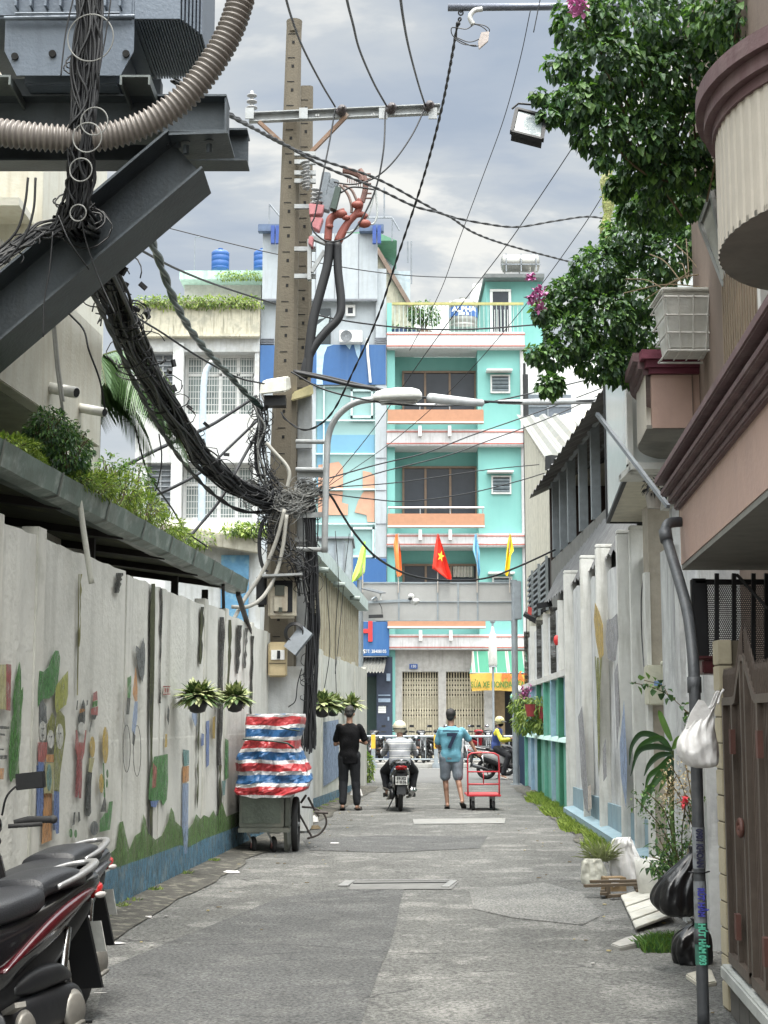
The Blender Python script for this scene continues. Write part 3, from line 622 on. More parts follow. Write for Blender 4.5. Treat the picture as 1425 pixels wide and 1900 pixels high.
m = MB(); fb(m, 702, 1296, 724, 1303, FY - .13, FY - .11); fb(m, 702, 1289, 724, 1291, FY - .13, FY - .11); fb(m, 719, 1330, 722, 1337, FY - .13, FY - .11); fb(m, 717, 1250, 724, 1264, FY - .2, FY - .1)
m.build('letter_strip', mat('blue_grey', (0.22, 0.28, 0.36), 0.6), bb)
t = T('corrugated_awning', 'small corrugated white metal awning over the dark shop door', 'awning', (fX(685), FY - .6, fZ(1250)))
m = MB(); n = 44
for i in range(n + 1):
    s = i / n; zz_ = .035 * sin(i * pi / 2)
    m.v += [(fX(656) + (fX(718) - fX(656)) * s, FY - .1, fZ(1222) + zz_), (fX(650) + (fX(712) - fX(650)) * s, FY - 1.0, fZ(1249) + zz_)]
for i in range(n): a = 2 * i; m.f.append((a, a + 1, a + 3, a + 2)); m.m.append(0)
m.build('sheet', M_ss, t)

ob = T('old_house', 'weathered old white house with grilled windows and plants along its parapet', 'building', (fX(365), FY, 0))
m = MB(); fb(m, 250, 1400, 479, 960, FY + .02, FY + 8.9); fb(m, 250, 655, 479, 560, FY - .2, FY + 8); fb(m, 250, 860, 479, 770, FY - .2, FY + 8)
fb(m, 318, 1000, 338, 640, FY - .35, FY); fb(m, 470, 1000, 478.6, 640, FY - .15, FY + 4); fb(m, 250.4, 1000, 272, 640, FY - .1, FY + 7.9); fb(m, 250.8, 970, 478.4, 640, FY + .5, FY + 7.8)
m.build('wall', M_oldw, ob)
m = MB(); fb(m, 248, 626, 480, 562, FY - .32, FY - .21); fb(m, 246, 631, 480, 626, FY - .5, FY - .2); m.build('parapet', M_cream, ob, bevel=.02)
m = MB(); fb(m, 335, 640, 480, 516, FY + 3, FY + 8, 59); m.build('penthouse', mat('dull_white', (0.42, 0.42, 0.38), 0.9, streak=(0.3, 0.3, 0.26)), ob)
m = MB(); fb(m, 325, 518, 482, 502, FY + 2.2, FY + 8, 58.2); m.build('roof', mat('mint_fascia', (0.38, 0.55, 0.47), 0.8, streak=(0.2, 0.26, 0.2), samt=.6), ob)
M_wing = mat('window_glass_mid', (0.16, 0.2, 0.19), 0.3, var=0.35, scale=1.2, bump=0)
for v0, v1 in ((657, 768), (862, 972)):
    g = window(340, v0, 468, v1, [372, 403, 437], ob, FY + .45, fr=M_wht, gl=M_wing, fw=3)
    m = MB(); fb(m, 340, v0 + 32, 468, v0 + 37, FY + .38, FY + .44)
    m.build('transom', M_wht, g)
    m = MB()
    for i in range(26): u = 342 + i * 5; fb(m, u, v0, u + .9, v1, FY + .33, FY + .35)
    for k in range(9): fb(m, 340, v0 + 6 + k * 12, 468, v0 + 7 + k * 12, FY + .33, FY + .345)
    m.build('grille', M_wht, g)
    g = window(274, v0 - 5, 316, v1 + 5, [295], ob, FY + .3, fr=mat('grey_frame', (0.35, 0.36, 0.36), 0.6), gl=mat('grey_louvre_glass', (0.2, 0.22, 0.24), 0.4), fw=1.5)
    m = MB()
    for k in range(12): fb(m, 274, v0 - 2 + k * 10, 316, v0 + 0 + k * 10, FY + .2, FY + .28)
    m.build('louvre', mat('grey_slat', (0.32, 0.34, 0.36), 0.6), g)
m = MB(); cloud(m, [((fX(255 + i * 9), FY - .35, fZ(568 - 4 * abs(sin(i * 1.3)))), (.32, .2, .16 + .1 * abs(sin(i))), 1) for i in range(25)], 2300, .13, .06)
t = tag(m.build('parapet_creeper', LEAF_Y + LEAF_G[:1]), 'straggly creeper growing along the stained parapet of the old white house', 'plant')
m = MB(); cloud(m, [((fX(405 + i * 9, 58), FY + 2.1, fZ(510, 58)), (.25, .2, .15), 1) for i in range(9)], 500, .12, .05)
tag(m.build('roof_creeper', LEAF_Y), 'small green creeper on the mint roof edge below the blue tanks', 'plant')
M_btank = mat('blue_plastic', (0.018, 0.08, 0.26), 0.4, var=0.08)
tank('water_tank', 'fully visible blue plastic water tank on the mint roof edge', 402, 464, 502, .36, FY + 4, M_btank, 'blue roof tanks')
tank('water_tank', 'second blue plastic tank half hidden behind the white panelled penthouse', 482, 464, 502, .36, FY + 4, M_btank, 'blue roof tanks')
t = T('roof_antenna', 'thin bent antenna pole on the old house roof left of the blue tank', 'antenna', (fX(353), FY + 4, fZ(502))); m = MB(); m.tube([(fX(353, 60), FY + 4, fZ(505, 60)), (fX(353, 60), FY + 4, fZ(441, 60)), (fX(363, 60), FY + 4, fZ(440, 60))], .025, 6)
m.build('mast', M_gry, t)
cp = T('old_canopy', 'crumbling grey concrete canopy above a blue doorway left of the power pole', 'canopy', (fX(440, 34), 34, 2))
m = MB(); Yc = 34
m.hexa([PX(296, 1000, 34), PX(482, 1028, 34), PX(484, 1012, 38), PX(300, 985, 38), PX(296, 972, 34), PX(482, 1000, 34), PX(484, 975, 38), PX(300, 962, 38)])
m.build('slab', mat('old_concrete', (0.36, 0.34, 0.28), 0.9, streak=(0.14, 0.13, 0.1), samt=.8, sscale=2, spots=(0.45, 0.43, 0.38)), cp, bevel=.03)
m = MB(); m.box(tuple(PX(300, 1400, 34.5)), (PX(484, 990, 34.5).x, 37, PX(484, 1010, 34.5).z)); m.build('wall', M_oldw, cp)
m = MB(); a = PX(408, 1200, 34.4); b = PX(462, 1030, 34.4); m.box(tuple(a), (b.x, 34.45, b.z)); m.build('door', mat('faded_blue', (0.10, 0.25, 0.40), 0.7, spots=(0.25, 0.4, 0.42)), cp)
m = MB(); cloud(m, [(tuple(PX(430 + i * 11, 985 - 3 * (i % 2), 34)), (.25, .25, .14), 1) for i in range(6)] + [(tuple(PX(330 + i * 13, 1000, 34)), (.2, .2, .2), .6) for i in range(5)], 1100, .11, .05)
tag(m.build('canopy_weeds', LEAF_Y), 'yellow green weeds growing on the crumbling concrete canopy', 'plant')
for nm, lab, x0, x1, h, c in (('end_house', 'plain cream house at the far left beyond the old white house', -19, -9.3, 9.3, (0.5, 0.48, 0.4)), ('end_house', 'plain grey house at the far right behind the leafy vine', 9.4, 20, 12, (0.42, 0.42, 0.42))):
    t = T(nm, lab, 'building', ((x0 + x1) / 2, FY + .5, 0)); m = MB().box((x0, FY + .5, 0), (x1, FY + 9, h)); m.build('wall', mat('plain_wall' + str(x0), c, 0.8, streak=(0.3, 0.28, 0.24)), t)
    for k in range(3):
        for j in range(3):
            g = MB().box((x0 + 1.2 + 2.8 * k, FY + .42, 1.2 + 3 * j), (x0 + 2.8 + 2.8 * k, FY + .46, 2.8 + 3 * j)); g.build('window', M_glass, t)
def wornf(N, L, tc, cur, b):      # paint rubbed through to the wall in places
    mp = N.new('ShaderNodeMapping'); mp.inputs['Scale'].default_value = (1, 9, 4); L.new(tc.outputs['Object'], mp.inputs[0])
    q = N.new('ShaderNodeTexNoise'); q.inputs['Scale'].default_value = 2.5; q.inputs['Detail'].default_value = 9; q.inputs['Roughness'].default_value = .75; L.new(mp.outputs[0], q.inputs['Vector'])
    r = N.new('ShaderNodeMapRange'); r.inputs[1].default_value = .40; r.inputs[2].default_value = .62; r.inputs[3].default_value = .95; r.inputs[4].default_value = .30; L.new(q.outputs['Fac'], r.inputs[0]); L.new(r.outputs[0], b.inputs['Alpha']); return cur
M_wallL = mat('limewashed_concrete', (0.55, 0.545, 0.50), 0.88, var=0.09, scale=1.2, streak=(0.24, 0.235, 0.20), samt=0.55, sscale=1.0, sx=(4, 4, 0.35), spots=(0.34, 0.34, 0.30), spamt=0.45, spscale=1.3, bump=0.35, bscale=22)
M_post = mat('pale_post', (0.54, 0.53, 0.48), 0.88, var=0.1, streak=(0.2, 0.2, 0.15), samt=0.6, spots=(0.3, 0.3, 0.26))
M_moss = mat('mossy_joint', (0.045, 0.05, 0.018), 0.95, var=0.4, scale=5, spots=(0.015, 0.016, 0.012), spamt=0.9, spscale=4, bump=0.6)
M_mould = mat('black_mould', (0.022, 0.022, 0.018), 0.95, var=0.4, bump=0.4, extra=wornf)
wl = T('boundary_wall', 'long off white concrete panel wall with childlike murals and a blue base on the left of the alley', 'wall', (XL(14), 14, 0))
def yL(u): return WP(u, 1335, LA, LB).y
tops = [(4.0, 2.72), (7.2, 2.73), (9.3, 2.70), (10.2, 2.72), (12.6, 2.68), (13.95, 2.70), (16.1, 2.71), (17.35, 2.70), (19.2, 2.66), (21.5, 2.68), (24.3, 2.72), (27.0, 2.66), (30.0, 2.68), (33.2, 2.70), (36.2, 2.70)]
for i in range(len(tops) - 1):
    y0, h = tops[i]; y1 = tops[i + 1][0]; m = MB(); n = 14
    # one panel: gently ribbed face, chipped top edge
    front = []; back = []
    for k in range(n + 1):
        t = k / n; y = y0 + .03 + (y1 - y0 - .06) * t; dx = .010 * cos(t * 2 * pi * 2) - .004
        ht_ = h + .018 * noise.noise(V((y * 5, 2, 7))) - (0.02 if i % 2 else 0)
        front.append([V((XL(y) + dx, y, z)) for z in (0, 1.32, 1.335, ht_)]); front[-1][1].x += 0; front[-1][2].x -= .0015; front[-1][3].x -= .0015
        back.append([V((XL(y) - .10, y, z)) for z in (0, ht_)])
    rings = [f + b[::-1] for f, b in zip(front, back)]
    m.loft(rings); m.build('concrete_panel', M_wallL, wl)
for i, (y, h) in enumerate(tops):
    if i in (1, 4, 5): continue
    m = MB(); w_ = .09; m.hexa([(XL(y - w_) - .1, y - w_, 0), (XL(y - w_) + .014, y - w_, 0), (XL(y + w_) + .014, y + w_, 0), (XL(y + w_) - .1, y + w_, 0), (XL(y - w_) - .1, y - w_, h + .04), (XL(y - w_) + .014, y - w_, h + .04), (XL(y + w_) + .014, y + w_, h + .04), (XL(y + w_) - .1, y + w_, h + .04)])
    m.build('post', M_post, wl)
def wallpoly(mb, uv, off, A=None, B=None, thick=0.002):
    a = LA if A is None else A; b = LB if B is None else B
    pts = [WP(u, v, a + off, b) for u, v in uv]
    mb.poly(pts, thick, (1, 0, 0) if A is None else (-1, 0, 0))
def seam(u0, u1, v0, v1, m_, off=.014, name='mossy_seam'):
    m = MB(); L_ = []; R_ = []; u1 = u0 + (u1 - u0) * .78
    n = 9
    for k in range(n + 1):
        t = k / n; v = v0 + (v1 - v0) * t; L_.append((u0 + R(-1.3, 1.3) - 2.5 * t, v)); R_.append((u1 + R(-1.8, 1.8) - 3.5 * t - (u1 - u0) * .35 * t, v))
    wallpoly(m, L_ + R_[::-1], off); m.build(name, m_, wl)
seam(280, 289, 1083, 1640, M_moss); seam(298, 303, 1092, 1305, M_mould); seam(372, 381, 1126, 1232, M_moss); seam(407, 420, 1145, 1420, M_mould); seam(424, 432, 1150, 1300, M_moss); seam(440, 452, 1160, 1250, M_mould)
seam(216, 231, 1063, 1100, M_mould); seam(455, 462, 1165, 1240, M_mould); seam(368, 372, 1280, 1500, M_moss); seam(407, 413, 1420, 1580, M_moss); seam(466, 474, 1180, 1330, M_mould)
seam(146, 147.6, 1065, 1290, mat('drip_stain', (0.22, 0.21, 0.09), 0.9), name='drip_stain'); seam(150, 151.5, 1065, 1200, MATS['drip_stain'], name='drip_stain')
M_base = mat('faded_blue_base', (0.085, 0.19, 0.27), 0.85, var=0.2, streak=(0.10, 0.13, 0.12), samt=.6, spots=(0.25, 0.3, 0.3), spamt=.5, spscale=5, extra=wornf)
M_pg = mat('painted_grass_green', (0.085, 0.16, 0.045), 0.85, var=0.2, streak=(0.16, 0.16, 0.10), samt=.5, extra=wornf)
m = MB(); uv = [(-60, 1830), (60, 1765), (224, 1687), (333, 1630), (416, 1592), (500, 1552), (600, 1505), (655, 1478), (655, 1455), (600, 1475), (500, 1510), (416, 1543), (380, 1556), (350, 1572), (333, 1568), (280, 1588), (210, 1612), (100, 1665), (-60, 1735)]
wallpoly(m, uv, .018); m.build('painted_base', M_base, wl)
m = MB()
def ztx(l, sc, ox, oy): return [(ox + x / sc, oy + y / sc) for x, y in l]
g = [(170, 1640), (190, 1590)]
top = [(205, 1570), (215, 1558), (222, 1490), (228, 1488), (232, 1520), (240, 1565), (250, 1530), (262, 1520), (266, 1475), (270, 1490), (274, 1525), (288, 1545), (300, 1535), (312, 1500), (317, 1462), (322, 1475), (325, 1500), (345, 1530), (358, 1510), (364, 1486), (372, 1500), (378, 1490), (388, 1498), (396, 1480), (402, 1500), (412, 1460), (420, 1500), (440, 1490), (460, 1488), (480, 1480), (500, 1485), (540, 1470)]
bot = [(540, 1494), (500, 1511), (416, 1544), (380, 1557), (350, 1573), (333, 1569), (280, 1589), (210, 1613)]
wallpoly(m, [(a, b + .30 * (1612 - .285 * (a - 210) - b)) for a, b in top] + bot, .017); m.build('painted_grass', M_pg, wl)
P = {k: mat('paint_' + k, c, 0.85, var=0.12, scale=9, spots=tuple(x * .6 + .12 for x in c), spamt=.5, spscale=9, extra=wornf) for k, c in dict(
    green=(0.075, 0.20, 0.065), dgreen=(0.05, 0.16, 0.03), lime=(0.33, 0.35, 0.09), dk=(0.07, 0.075, 0.07), rose=(0.34, 0.11, 0.10), red=(0.26, 0.07, 0.07), blue=(0.12, 0.18, 0.36), lblue=(0.25, 0.32, 0.45), olive=(0.19, 0.20, 0.06), orange=(0.46, 0.24, 0.10), ochre=(0.42, 0.30, 0.08), pale=(0.38, 0.36, 0.19), teal=(0.13, 0.25, 0.24), white=(0.55, 0.55, 0.51), grey=(0.12, 0.13, 0.13), skin=(0.52, 0.46, 0.40)).items()}
def fig(name, polys, sc=5.48, ox=0, oy=1180, par=None, off0=.0165):
    m = MB(); ms = []
    for i, (c, l) in enumerate(polys):
        if P[c] not in ms: ms.append(P[c])
        m.cur = ms.index(P[c]); wallpoly(m, ztx(l, sc, ox, oy), off0 + .0012 * i)
    return m.build(name, ms, wl)
def ell(cx_, cy_, rx, ry, n=14): return [(cx_ + rx * cos(2 * pi * k / n), cy_ + ry * sin(2 * pi * k / n)) for k in range(n)]
fig('painted_house', [('pale', [(0, 290), (60, 290), (60, 750), (0, 745)]), ('red', [(62, 285), (112, 290), (105, 760), (62, 755)]), ('dk', [(0, 915), (90, 920), (88, 948), (0, 945)]), ('dk', [(0, 990), (48, 995), (48, 1015), (0, 1012)]), ('dk', [(0, 1145), (35, 1147), (35, 1162), (0, 1160)]), ('dk', [(0, 1215), (70, 1212), (70, 1250), (0, 1255)]), ('orange', [(0, 1345), (38, 1345), (32, 1460), (0, 1455)])])
fig('painted_tree', [('dgreen', [(195, 262), (212, 340), (212, 560), (232, 520), (232, 640), (216, 760), (212, 1000), (190, 1240), (195, 1450), (165, 1445), (130, 1450), (110, 1490), (90, 1445), (88, 1200), (105, 1000), (112, 880), (138, 800), (130, 650), (155, 440), (168, 400)])])
fig('painted_flag', [('green', [(402, 352), (440, 365), (490, 320), (530, 200), (560, 148), (595, 150), (610, 220), (600, 350), (580, 490), (545, 590), (500, 635), (440, 640), (410, 670), (385, 720), (385, 560)])])
fig('painted_flag', [('lime', [(565, 510), (620, 440), (690, 355), (690, 600), (670, 700), (610, 745), (575, 790), (558, 720)])])
fig('painted_children', [('grey', [(400, 690), (430, 640), (470, 720), (475, 880), (450, 900), (440, 1070), (410, 1040), (395, 880)]), ('white', ell(432, 970, 36, 105)), ('dk', ell(425, 940, 5, 9)), ('dk', ell(445, 940, 4, 9)), ('dk', ell(435, 1010, 12, 10)),
    ('rose', [(385, 1080), (480, 1080), (475, 1190), (450, 1285), (385, 1275)]), ('blue', [(390, 1280), (445, 1285), (440, 1600), (425, 1900), (370, 1900), (380, 1600)]),
    ('olive', [(480, 900), (530, 775), (560, 850), (545, 1000), (480, 1010)]), ('white', ell(515, 1050, 34, 95)), ('dk', ell(505, 1025, 4, 8)), ('dk', ell(525, 1025, 4, 8)), ('orange', [(470, 1205), (545, 1205), (545, 1285), (470, 1280)]), ('pale', [(468, 1290), (545, 1290), (540, 1600), (445, 1600), (445, 1480)]), ('teal', ell(497, 1440, 26, 140)),
    ('olive', [(575, 780), (610, 760), (655, 820), (665, 1000), (640, 1180), (610, 1400), (600, 1585), (550, 1570), (548, 1200), (560, 1000)]), ('white', ell(605, 1020, 38, 130)), ('dk', ell(594, 990, 4, 9)), ('dk', ell(616, 990, 4, 9)), ('blue', [(552, 1580), (600, 1585), (600, 1800), (590, 2010), (570, 2010), (545, 1900)])])
fig('painted_children', [('blue', [(372, 0), (440, 0), (440, 440), (420, 510), (395, 530), (370, 500)]), ('orange', [(450, 250), (530, 250), (525, 760), (425, 800)]), ('blue', [(548, 250), (600, 250), (598, 690), (570, 690), (575, 450), (556, 660), (538, 660)])], oy=1420)
fig('painted_girl', [('dk', [(845, 645), (865, 700), (865, 860), (855, 900), (800, 900), (795, 830), (815, 760)]), ('orange', [(812, 740), (858, 740), (860, 765), (808, 785)]), ('white', ell(826, 935, 32, 62)), ('rose', [(770, 955), (780, 955), (800, 1080), (850, 1085), (868, 955), (876, 960), (855, 1190), (835, 1260), (790, 1260), (765, 1150)]), ('red', [(780, 1255), (835, 1255), (832, 1500), (822, 1650), (800, 1650), (800, 1540), (785, 1640), (762, 1640), (775, 1400)]), ('dk', [(783, 660), (795, 650), (785, 755), (773, 750)]), ('dk', [(880, 655), (893, 652), (890, 700), (878, 712)])])
fig('painted_girl', [('dk', [(750, 480), (765, 475), (760, 600), (735, 612)]), ('dk', [(795, 475), (808, 475), (815, 560), (795, 582)])], oy=1420)
fig('painted_boy', [('rose', [(950, 580), (985, 560), (990, 650), (945, 665)]), ('dgreen', [(945, 668), (990, 655), (988, 715), (942, 725)]), ('rose', [(925, 740), (995, 715), (990, 810), (925, 800)]), ('dk', [(930, 805), (985, 800), (965, 850), (935, 850)]), ('dk', [(925, 860), (930, 900), (912, 985), (905, 960)]), ('ochre', ell(938, 1130, 26, 110)), ('pale', [(905, 1240), (960, 1240), (930, 1390), (900, 1380)]), ('dk', [(890, 1385), (935, 1390), (925, 1500), (920, 1760), (870, 1755), (880, 1560)])])
fig('painted_boy', [('dk', [(895, 60), (932, 70), (920, 300), (925, 480), (905, 520), (890, 515), (900, 280), (882, 515), (868, 500), (880, 280)])], oy=1420)
fig('painted_flower', [('ochre', ell(1070, 1110, 30, 190)), ('dgreen', [(1045, 1290), (1055, 1290), (1070, 1640), (1055, 1640)]), ('dgreen', ell(1090, 1400, 10, 45)), ('dgreen', ell(1085, 1500, 10, 45)), ('ochre', ell(1030, 1500, 22, 100))])
fig('painted_flower', [('dk', [(1065, 305), (1080, 400), (1075, 470), (1020, 475)]), ('green', [(1110, 370), (1145, 365), (1125, 570), (1115, 655), (1010, 680), (1015, 560), (1045, 520), (1060, 490), (1095, 480)]), ('grey', ell(958, 640, 40, 75)), ('green', ell(717, 690, 18, 45)), ('green', ell(768, 695, 15, 42))], oy=1420)
def ring(cx_, cy_, rx, ry, w_=.9, n=22):
    return [[(cx_ + rx * cos(a), cy_ + ry * sin(a)), (cx_ + rx * cos(b), cy_ + ry * sin(b)), (cx_ + (rx - w_ * 6) * cos(b), cy_ + (ry - w_ * 7) * sin(b)), (cx_ + (rx - w_ * 6) * cos(a), cy_ + (ry - w_ * 7) * sin(a))] for a, b in ((2 * pi * k / n, 2 * pi * (k + 1) / n) for k in range(n))]
S6 = dict(sc=5.936, ox=230, oy=1180)
fig('painted_bicycle', [('dk', q) for q in ring(28, 1240, 42, 265)] + [('dk', q) for q in ring(143, 1265, 45, 285)] + [('lblue', [(118, 720), (150, 720), (145, 900), (110, 1120), (85, 1030), (95, 900)]), ('orange', [(130, 350), (148, 560), (145, 715), (118, 720), (95, 640), (110, 480)]), ('green', [(38, 460), (75, 440), (80, 560), (65, 690), (38, 680)]), ('dk', [(35, 680), (70, 685), (55, 865), (25, 865)]), ('dk', [(95, 1050), (125, 1100), (110, 1210), (92, 1190)])], **S6)
fig('painted_kite', [('grey', [(212, 25), (228, 90), (232, 250), (222, 420), (202, 505), (170, 430), (150, 320), (128, 160), (132, 105), (155, 125), (178, 150), (190, 100)])], **S6)
fig('painted_sign', [('skin', [(430, 550), (510, 550), (510, 640), (430, 650)])] + [('rose', q) for q in ([(430, 550), (510, 550), (510, 562), (430, 562)], [(430, 640), (510, 635), (510, 645), (430, 650)], [(450, 575), (462, 575), (462, 620), (450, 620)], [(475, 575), (490, 575), (490, 620), (475, 620)])], **S6)
fig('painted_dancer', [('green', [(330, 1330), (480, 1300), (485, 1600), (470, 1800), (430, 1870), (400, 1800), (360, 1830), (270, 1800), (285, 1550)]), ('rose', [(320, 1400), (360, 1450), (350, 1660), (310, 1680)]), ('dk', [(485, 760), (500, 820), (492, 980), (470, 900)]), ('ochre', [(455, 1080), (475, 1080), (472, 1220), (448, 1230)]), ('blue', [(290, 1820), (380, 1810), (350, 1890), (300, 1880)])], **S6)
fig('painted_dancer', [('teal', [(650, 1250), (715, 1260), (715, 1420), (660, 1440)]), ('orange', [(645, 1440), (715, 1430), (712, 1600), (645, 1620)]), ('lblue', [(645, 1630), (710, 1620), (705, 2200), (690, 2400), (665, 2400), (640, 2100)]), ('lblue', [(750, 830), (800, 840), (800, 960), (785, 1000), (750, 900)]), ('blue', [(905, 940), (940, 930), (935, 1420), (905, 1450)]), ('blue', [(852, 1070), (882, 1080), (878, 1200), (850, 1215)]), ('ochre', [(980, 900), (1005, 880), (1000, 1130), (975, 1130)]), ('green', [(1115, 1130), (1150, 1150), (1150, 1560), (1110, 1590)]), ('teal', [(1080, 1600), (1120, 1590), (1110, 1750), (1085, 1760)])], **S6)
fig('painted_panel', [('lblue', [(600, 1340), (628, 1335), (630, 1440), (600, 1460)]), ('ochre', [(572, 1360), (580, 1355), (580, 1400), (572, 1400)])], sc=1, ox=0, oy=0)
t = T('corrugated_fence', 'tan corrugated sheet fence standing on the far end of the left white wall', 'fence', (XL(29), 29, 2.7))
m = MB(); n = 150
for k in range(n + 1):
    y = 24.3 + (34.8 - 24.3) * k / n; dx = .045 * (1 if (k // 3) % 2 else -1) - .09; zt = 4.22 - .02 * (y - 24)
    m.v += [(XL(y) + dx, y, 2.60), (XL(y) + dx, y, zt)]
for k in range(n): a = 2 * k; m.f.append((a, a + 2, a + 3, a + 1)); m.m.append(0)
m.build('sheet', mat('tan_sheet', (0.36, 0.32, 0.23), 0.7, streak=(0.19, 0.16, 0.11), samt=.6, sx=(5, 5, .5)), t)
m = MB(); m.beam((XL(24.2) + .02, 24.2, 4.30), (XL(35) + .02, 35, 4.08), .26, .24); m.build('flashing', mat('pale_mint_edge', (0.42, 0.50, 0.48), 0.6), t)
m = MB()
for y in (25.6, 28.4, 31.6): m.cyl((XL(y) + .05, y, 4.0), (XL(y) + .26, y, 3.98), .05, n=10)
m.build('spout', mat('grey_green_pipe', (0.2, 0.24, 0.22), 0.6), t)
t = T('grey_shed', 'blue grey metal shed rising behind the tan corrugated fence', 'shed', (-2, 37, 0))
m = MB(); b = PX(652, 1062, 36.5); m.box((PX(560, 1062, 36.5).x, 36.5, 0), (b.x, 38.5, PX(640, 1000, 36.5).z)); m.build('wall', mat('blue_grey_sheet', (0.30, 0.34, 0.37), 0.6, streak=(0.2, 0.22, 0.24)), t)
m = MB()
for k in range(5): u = 570 + k * 17; x = PX(u, 1000, 36.5).x; m.box((x, 36.46, 0), (x + .03, 36.49, PX(640, 1000, 36.5).z - .03))
m.box((PX(560, 1062, 36.5).x - .05, 36.4, PX(640, 1000, 36.5).z + .002), (b.x + .05, 38.6, PX(640, 1000, 36.5).z + .05)); m.build('roof_trim', M_gry, t)
sh = T('lean_to_shed', 'dark open lean-to shed roof running above the left mural wall', 'shed', (XL(12) - 1.2, 12, 0))
m = MB(); A0, A1 = 4.0, 18.2
m.hexa([(XL(A0) - .05, A0, 3.02), (XL(A1) - .05, A1, 3.02), (XL(A1) - 2.4, A1, 3.35), (XL(A0) - 2.4, A0, 3.35), (XL(A0) - .05, A0, 3.07), (XL(A1) - .05, A1, 3.07), (XL(A1) - 2.4, A1, 3.40), (XL(A0) - 2.4, A0, 3.40)])
m.build('roof', mat('mossy_tin', (0.09, 0.10, 0.06), 0.9, spots=(0.18, 0.2, 0.08)), sh)
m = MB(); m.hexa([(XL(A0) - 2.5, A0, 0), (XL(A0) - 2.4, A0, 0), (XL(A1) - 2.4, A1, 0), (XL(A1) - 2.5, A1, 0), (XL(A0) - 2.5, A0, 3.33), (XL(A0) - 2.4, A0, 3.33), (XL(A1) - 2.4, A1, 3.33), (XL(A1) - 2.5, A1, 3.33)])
m.build('rear_wall', mat('shade_black_wall', (0.03, 0.03, 0.03), 0.95), sh)  # near-black colour paints in the shade inside the shed
m = MB()
for y in (5, 7, 9, 10.8, 12.6, 14.2, 15.8, 17.2): m.beam((XL(y) - .03, y, 3.0), (XL(y) - 2.4, y, 3.30), .05, .07)
for y in (9.2, 12.8, 16.2, 17.9): m.beam((XL(y) - .35, y, 0), (XL(y) - .35, y, 3.0), .07, .07)
m.beam((XL(17.0) + .02, 17.0, 2.98), (XL(17.35) - .03, 17.35, 2.68), .035, .035); m.beam((XL(18.0) + .02, 18.0, 2.96), (XL(19.4) - .03, 19.2, 2.55), .05, .05)
m.build('rafter', mat('dark_iron', (0.025, 0.022, 0.02), 0.7), sh)
gt = T('roof_gutter', 'long dented grey green metal gutter hanging above the left mural wall', 'gutter', (XL(12), 12, 3))
m = MB(); prof = [(-.16, 3.14), (-.15, 3.0), (-.03, 2.975), (.07, 3.0), (.10, 3.15), (.085, 3.15), (.06, 3.015), (-.03, 2.99), (-.135, 3.012), (-.145, 3.14)]
ys = [4 + .22 * k for k in range(66)]
m.loft([[V((XL(y) + px_ + .008 * noise.noise(V((y * 2, i, 0))), y, pz + .008 * noise.noise(V((y * 3, i * 2, 4))))) for i, (px_, pz) in enumerate(prof)] for y in ys])
M_gut = mat('galvanised_gutter', (0.13, 0.175, 0.15), 0.45, 0.35, var=0.2, scale=3, streak=(0.42, 0.46, 0.43), samt=.8, sx=(6, 5, 6), sscale=.8, spots=(0.09, 0.11, 0.09), spamt=.6, spscale=2.5)
m.build('trough', M_gut, gt, bevel=0)
m = MB()
for y in (6.1, 7.6, 9.05, 10.3, 11.6, 12.8, 13.9, 15.0, 16.0, 17.1, 18.2): m.loft([[V((XL(yy) + px_ * 1.05 + .004, yy, 3.06 + (pz - 3.06) * 1.08)) for (px_, pz) in prof[:5]] for yy in (y, y + .035)], cap=False, close=False)
m.build('strap', mat('gutter_strap', (0.14, 0.15, 0.13), 0.6, 0.3), gt)
t = T('overflow_pipe', 'curved white plastic pipe drooping from the left gutter over the mural wall', 'pipe', tuple(PX(140, 905, 10.9)))
m = MB(); m.tube(spline([PX(118, 915, 10.9), PX(131, 899, 10.9), PX(146, 925, 10.9), PX(155, 985, 10.95), PX(170, 1083, 11.0)], 8), .021, 10); m.build('pipe', mat('old_pvc', (0.50, 0.50, 0.44), 0.5), t, smooth=True)
def bush(name, label, blobs, n, ln, wd, mats, stems=0, **k):
    m = MB(); cloud(m, blobs, n, ln, wd, **k); c = V(blobs[0][0])
    t = T(name, label, 'plant', (c.x, c.y, c.z - blobs[0][1][2])); m.build('foliage', mats, t)
    if stems:
        s = MB()
        for b in blobs:
            for _ in range(stems):
                q = rnd(); p1 = V(b[0]) + V((q.x * b[1][0], q.y * b[1][1], abs(q.z) * b[1][2])); p0 = V((b[0][0] + q.x * .05, b[0][1], b[0][2] - b[1][2]))
                s.tube(spline([p0, (p0 + p1) / 2 + V((q.y * .05, 0, .04)), p1], 3), .005, 4)
        s.build('stem', M_twig, t)
    return t
M_twig = mat('twig', (0.12, 0.09, 0.05), 0.9, bump=0)
def P3(u, v, Y): return tuple(PX(u, v, Y))
bush('fern_clump', 'yellow green fern clump at the near left end of the shed roof', [(P3(-20, 850, 10), (.18, .3, .07), .5), (P3(20, 838, 10.2), (.2, .3, .09), 1), (P3(50, 862, 10.4), (.12, .3, .07), .6)], 2300, .05, .016, LEAF_Y, 10, droop=.1)
bush('roof_bush', 'feathery dark green bush on the shed roof in front of the cream balcony', [(P3(95, 800, 10.8), (.17, .2, .16), 1), (P3(125, 835, 10.9), (.18, .2, .17), 1), (P3(140, 880, 11), (.1, .15, .14), .5), (P3(70, 815, 10.8), (.1, .15, .1), .4)], 2600, .045, .018, LEAF_G, 12)
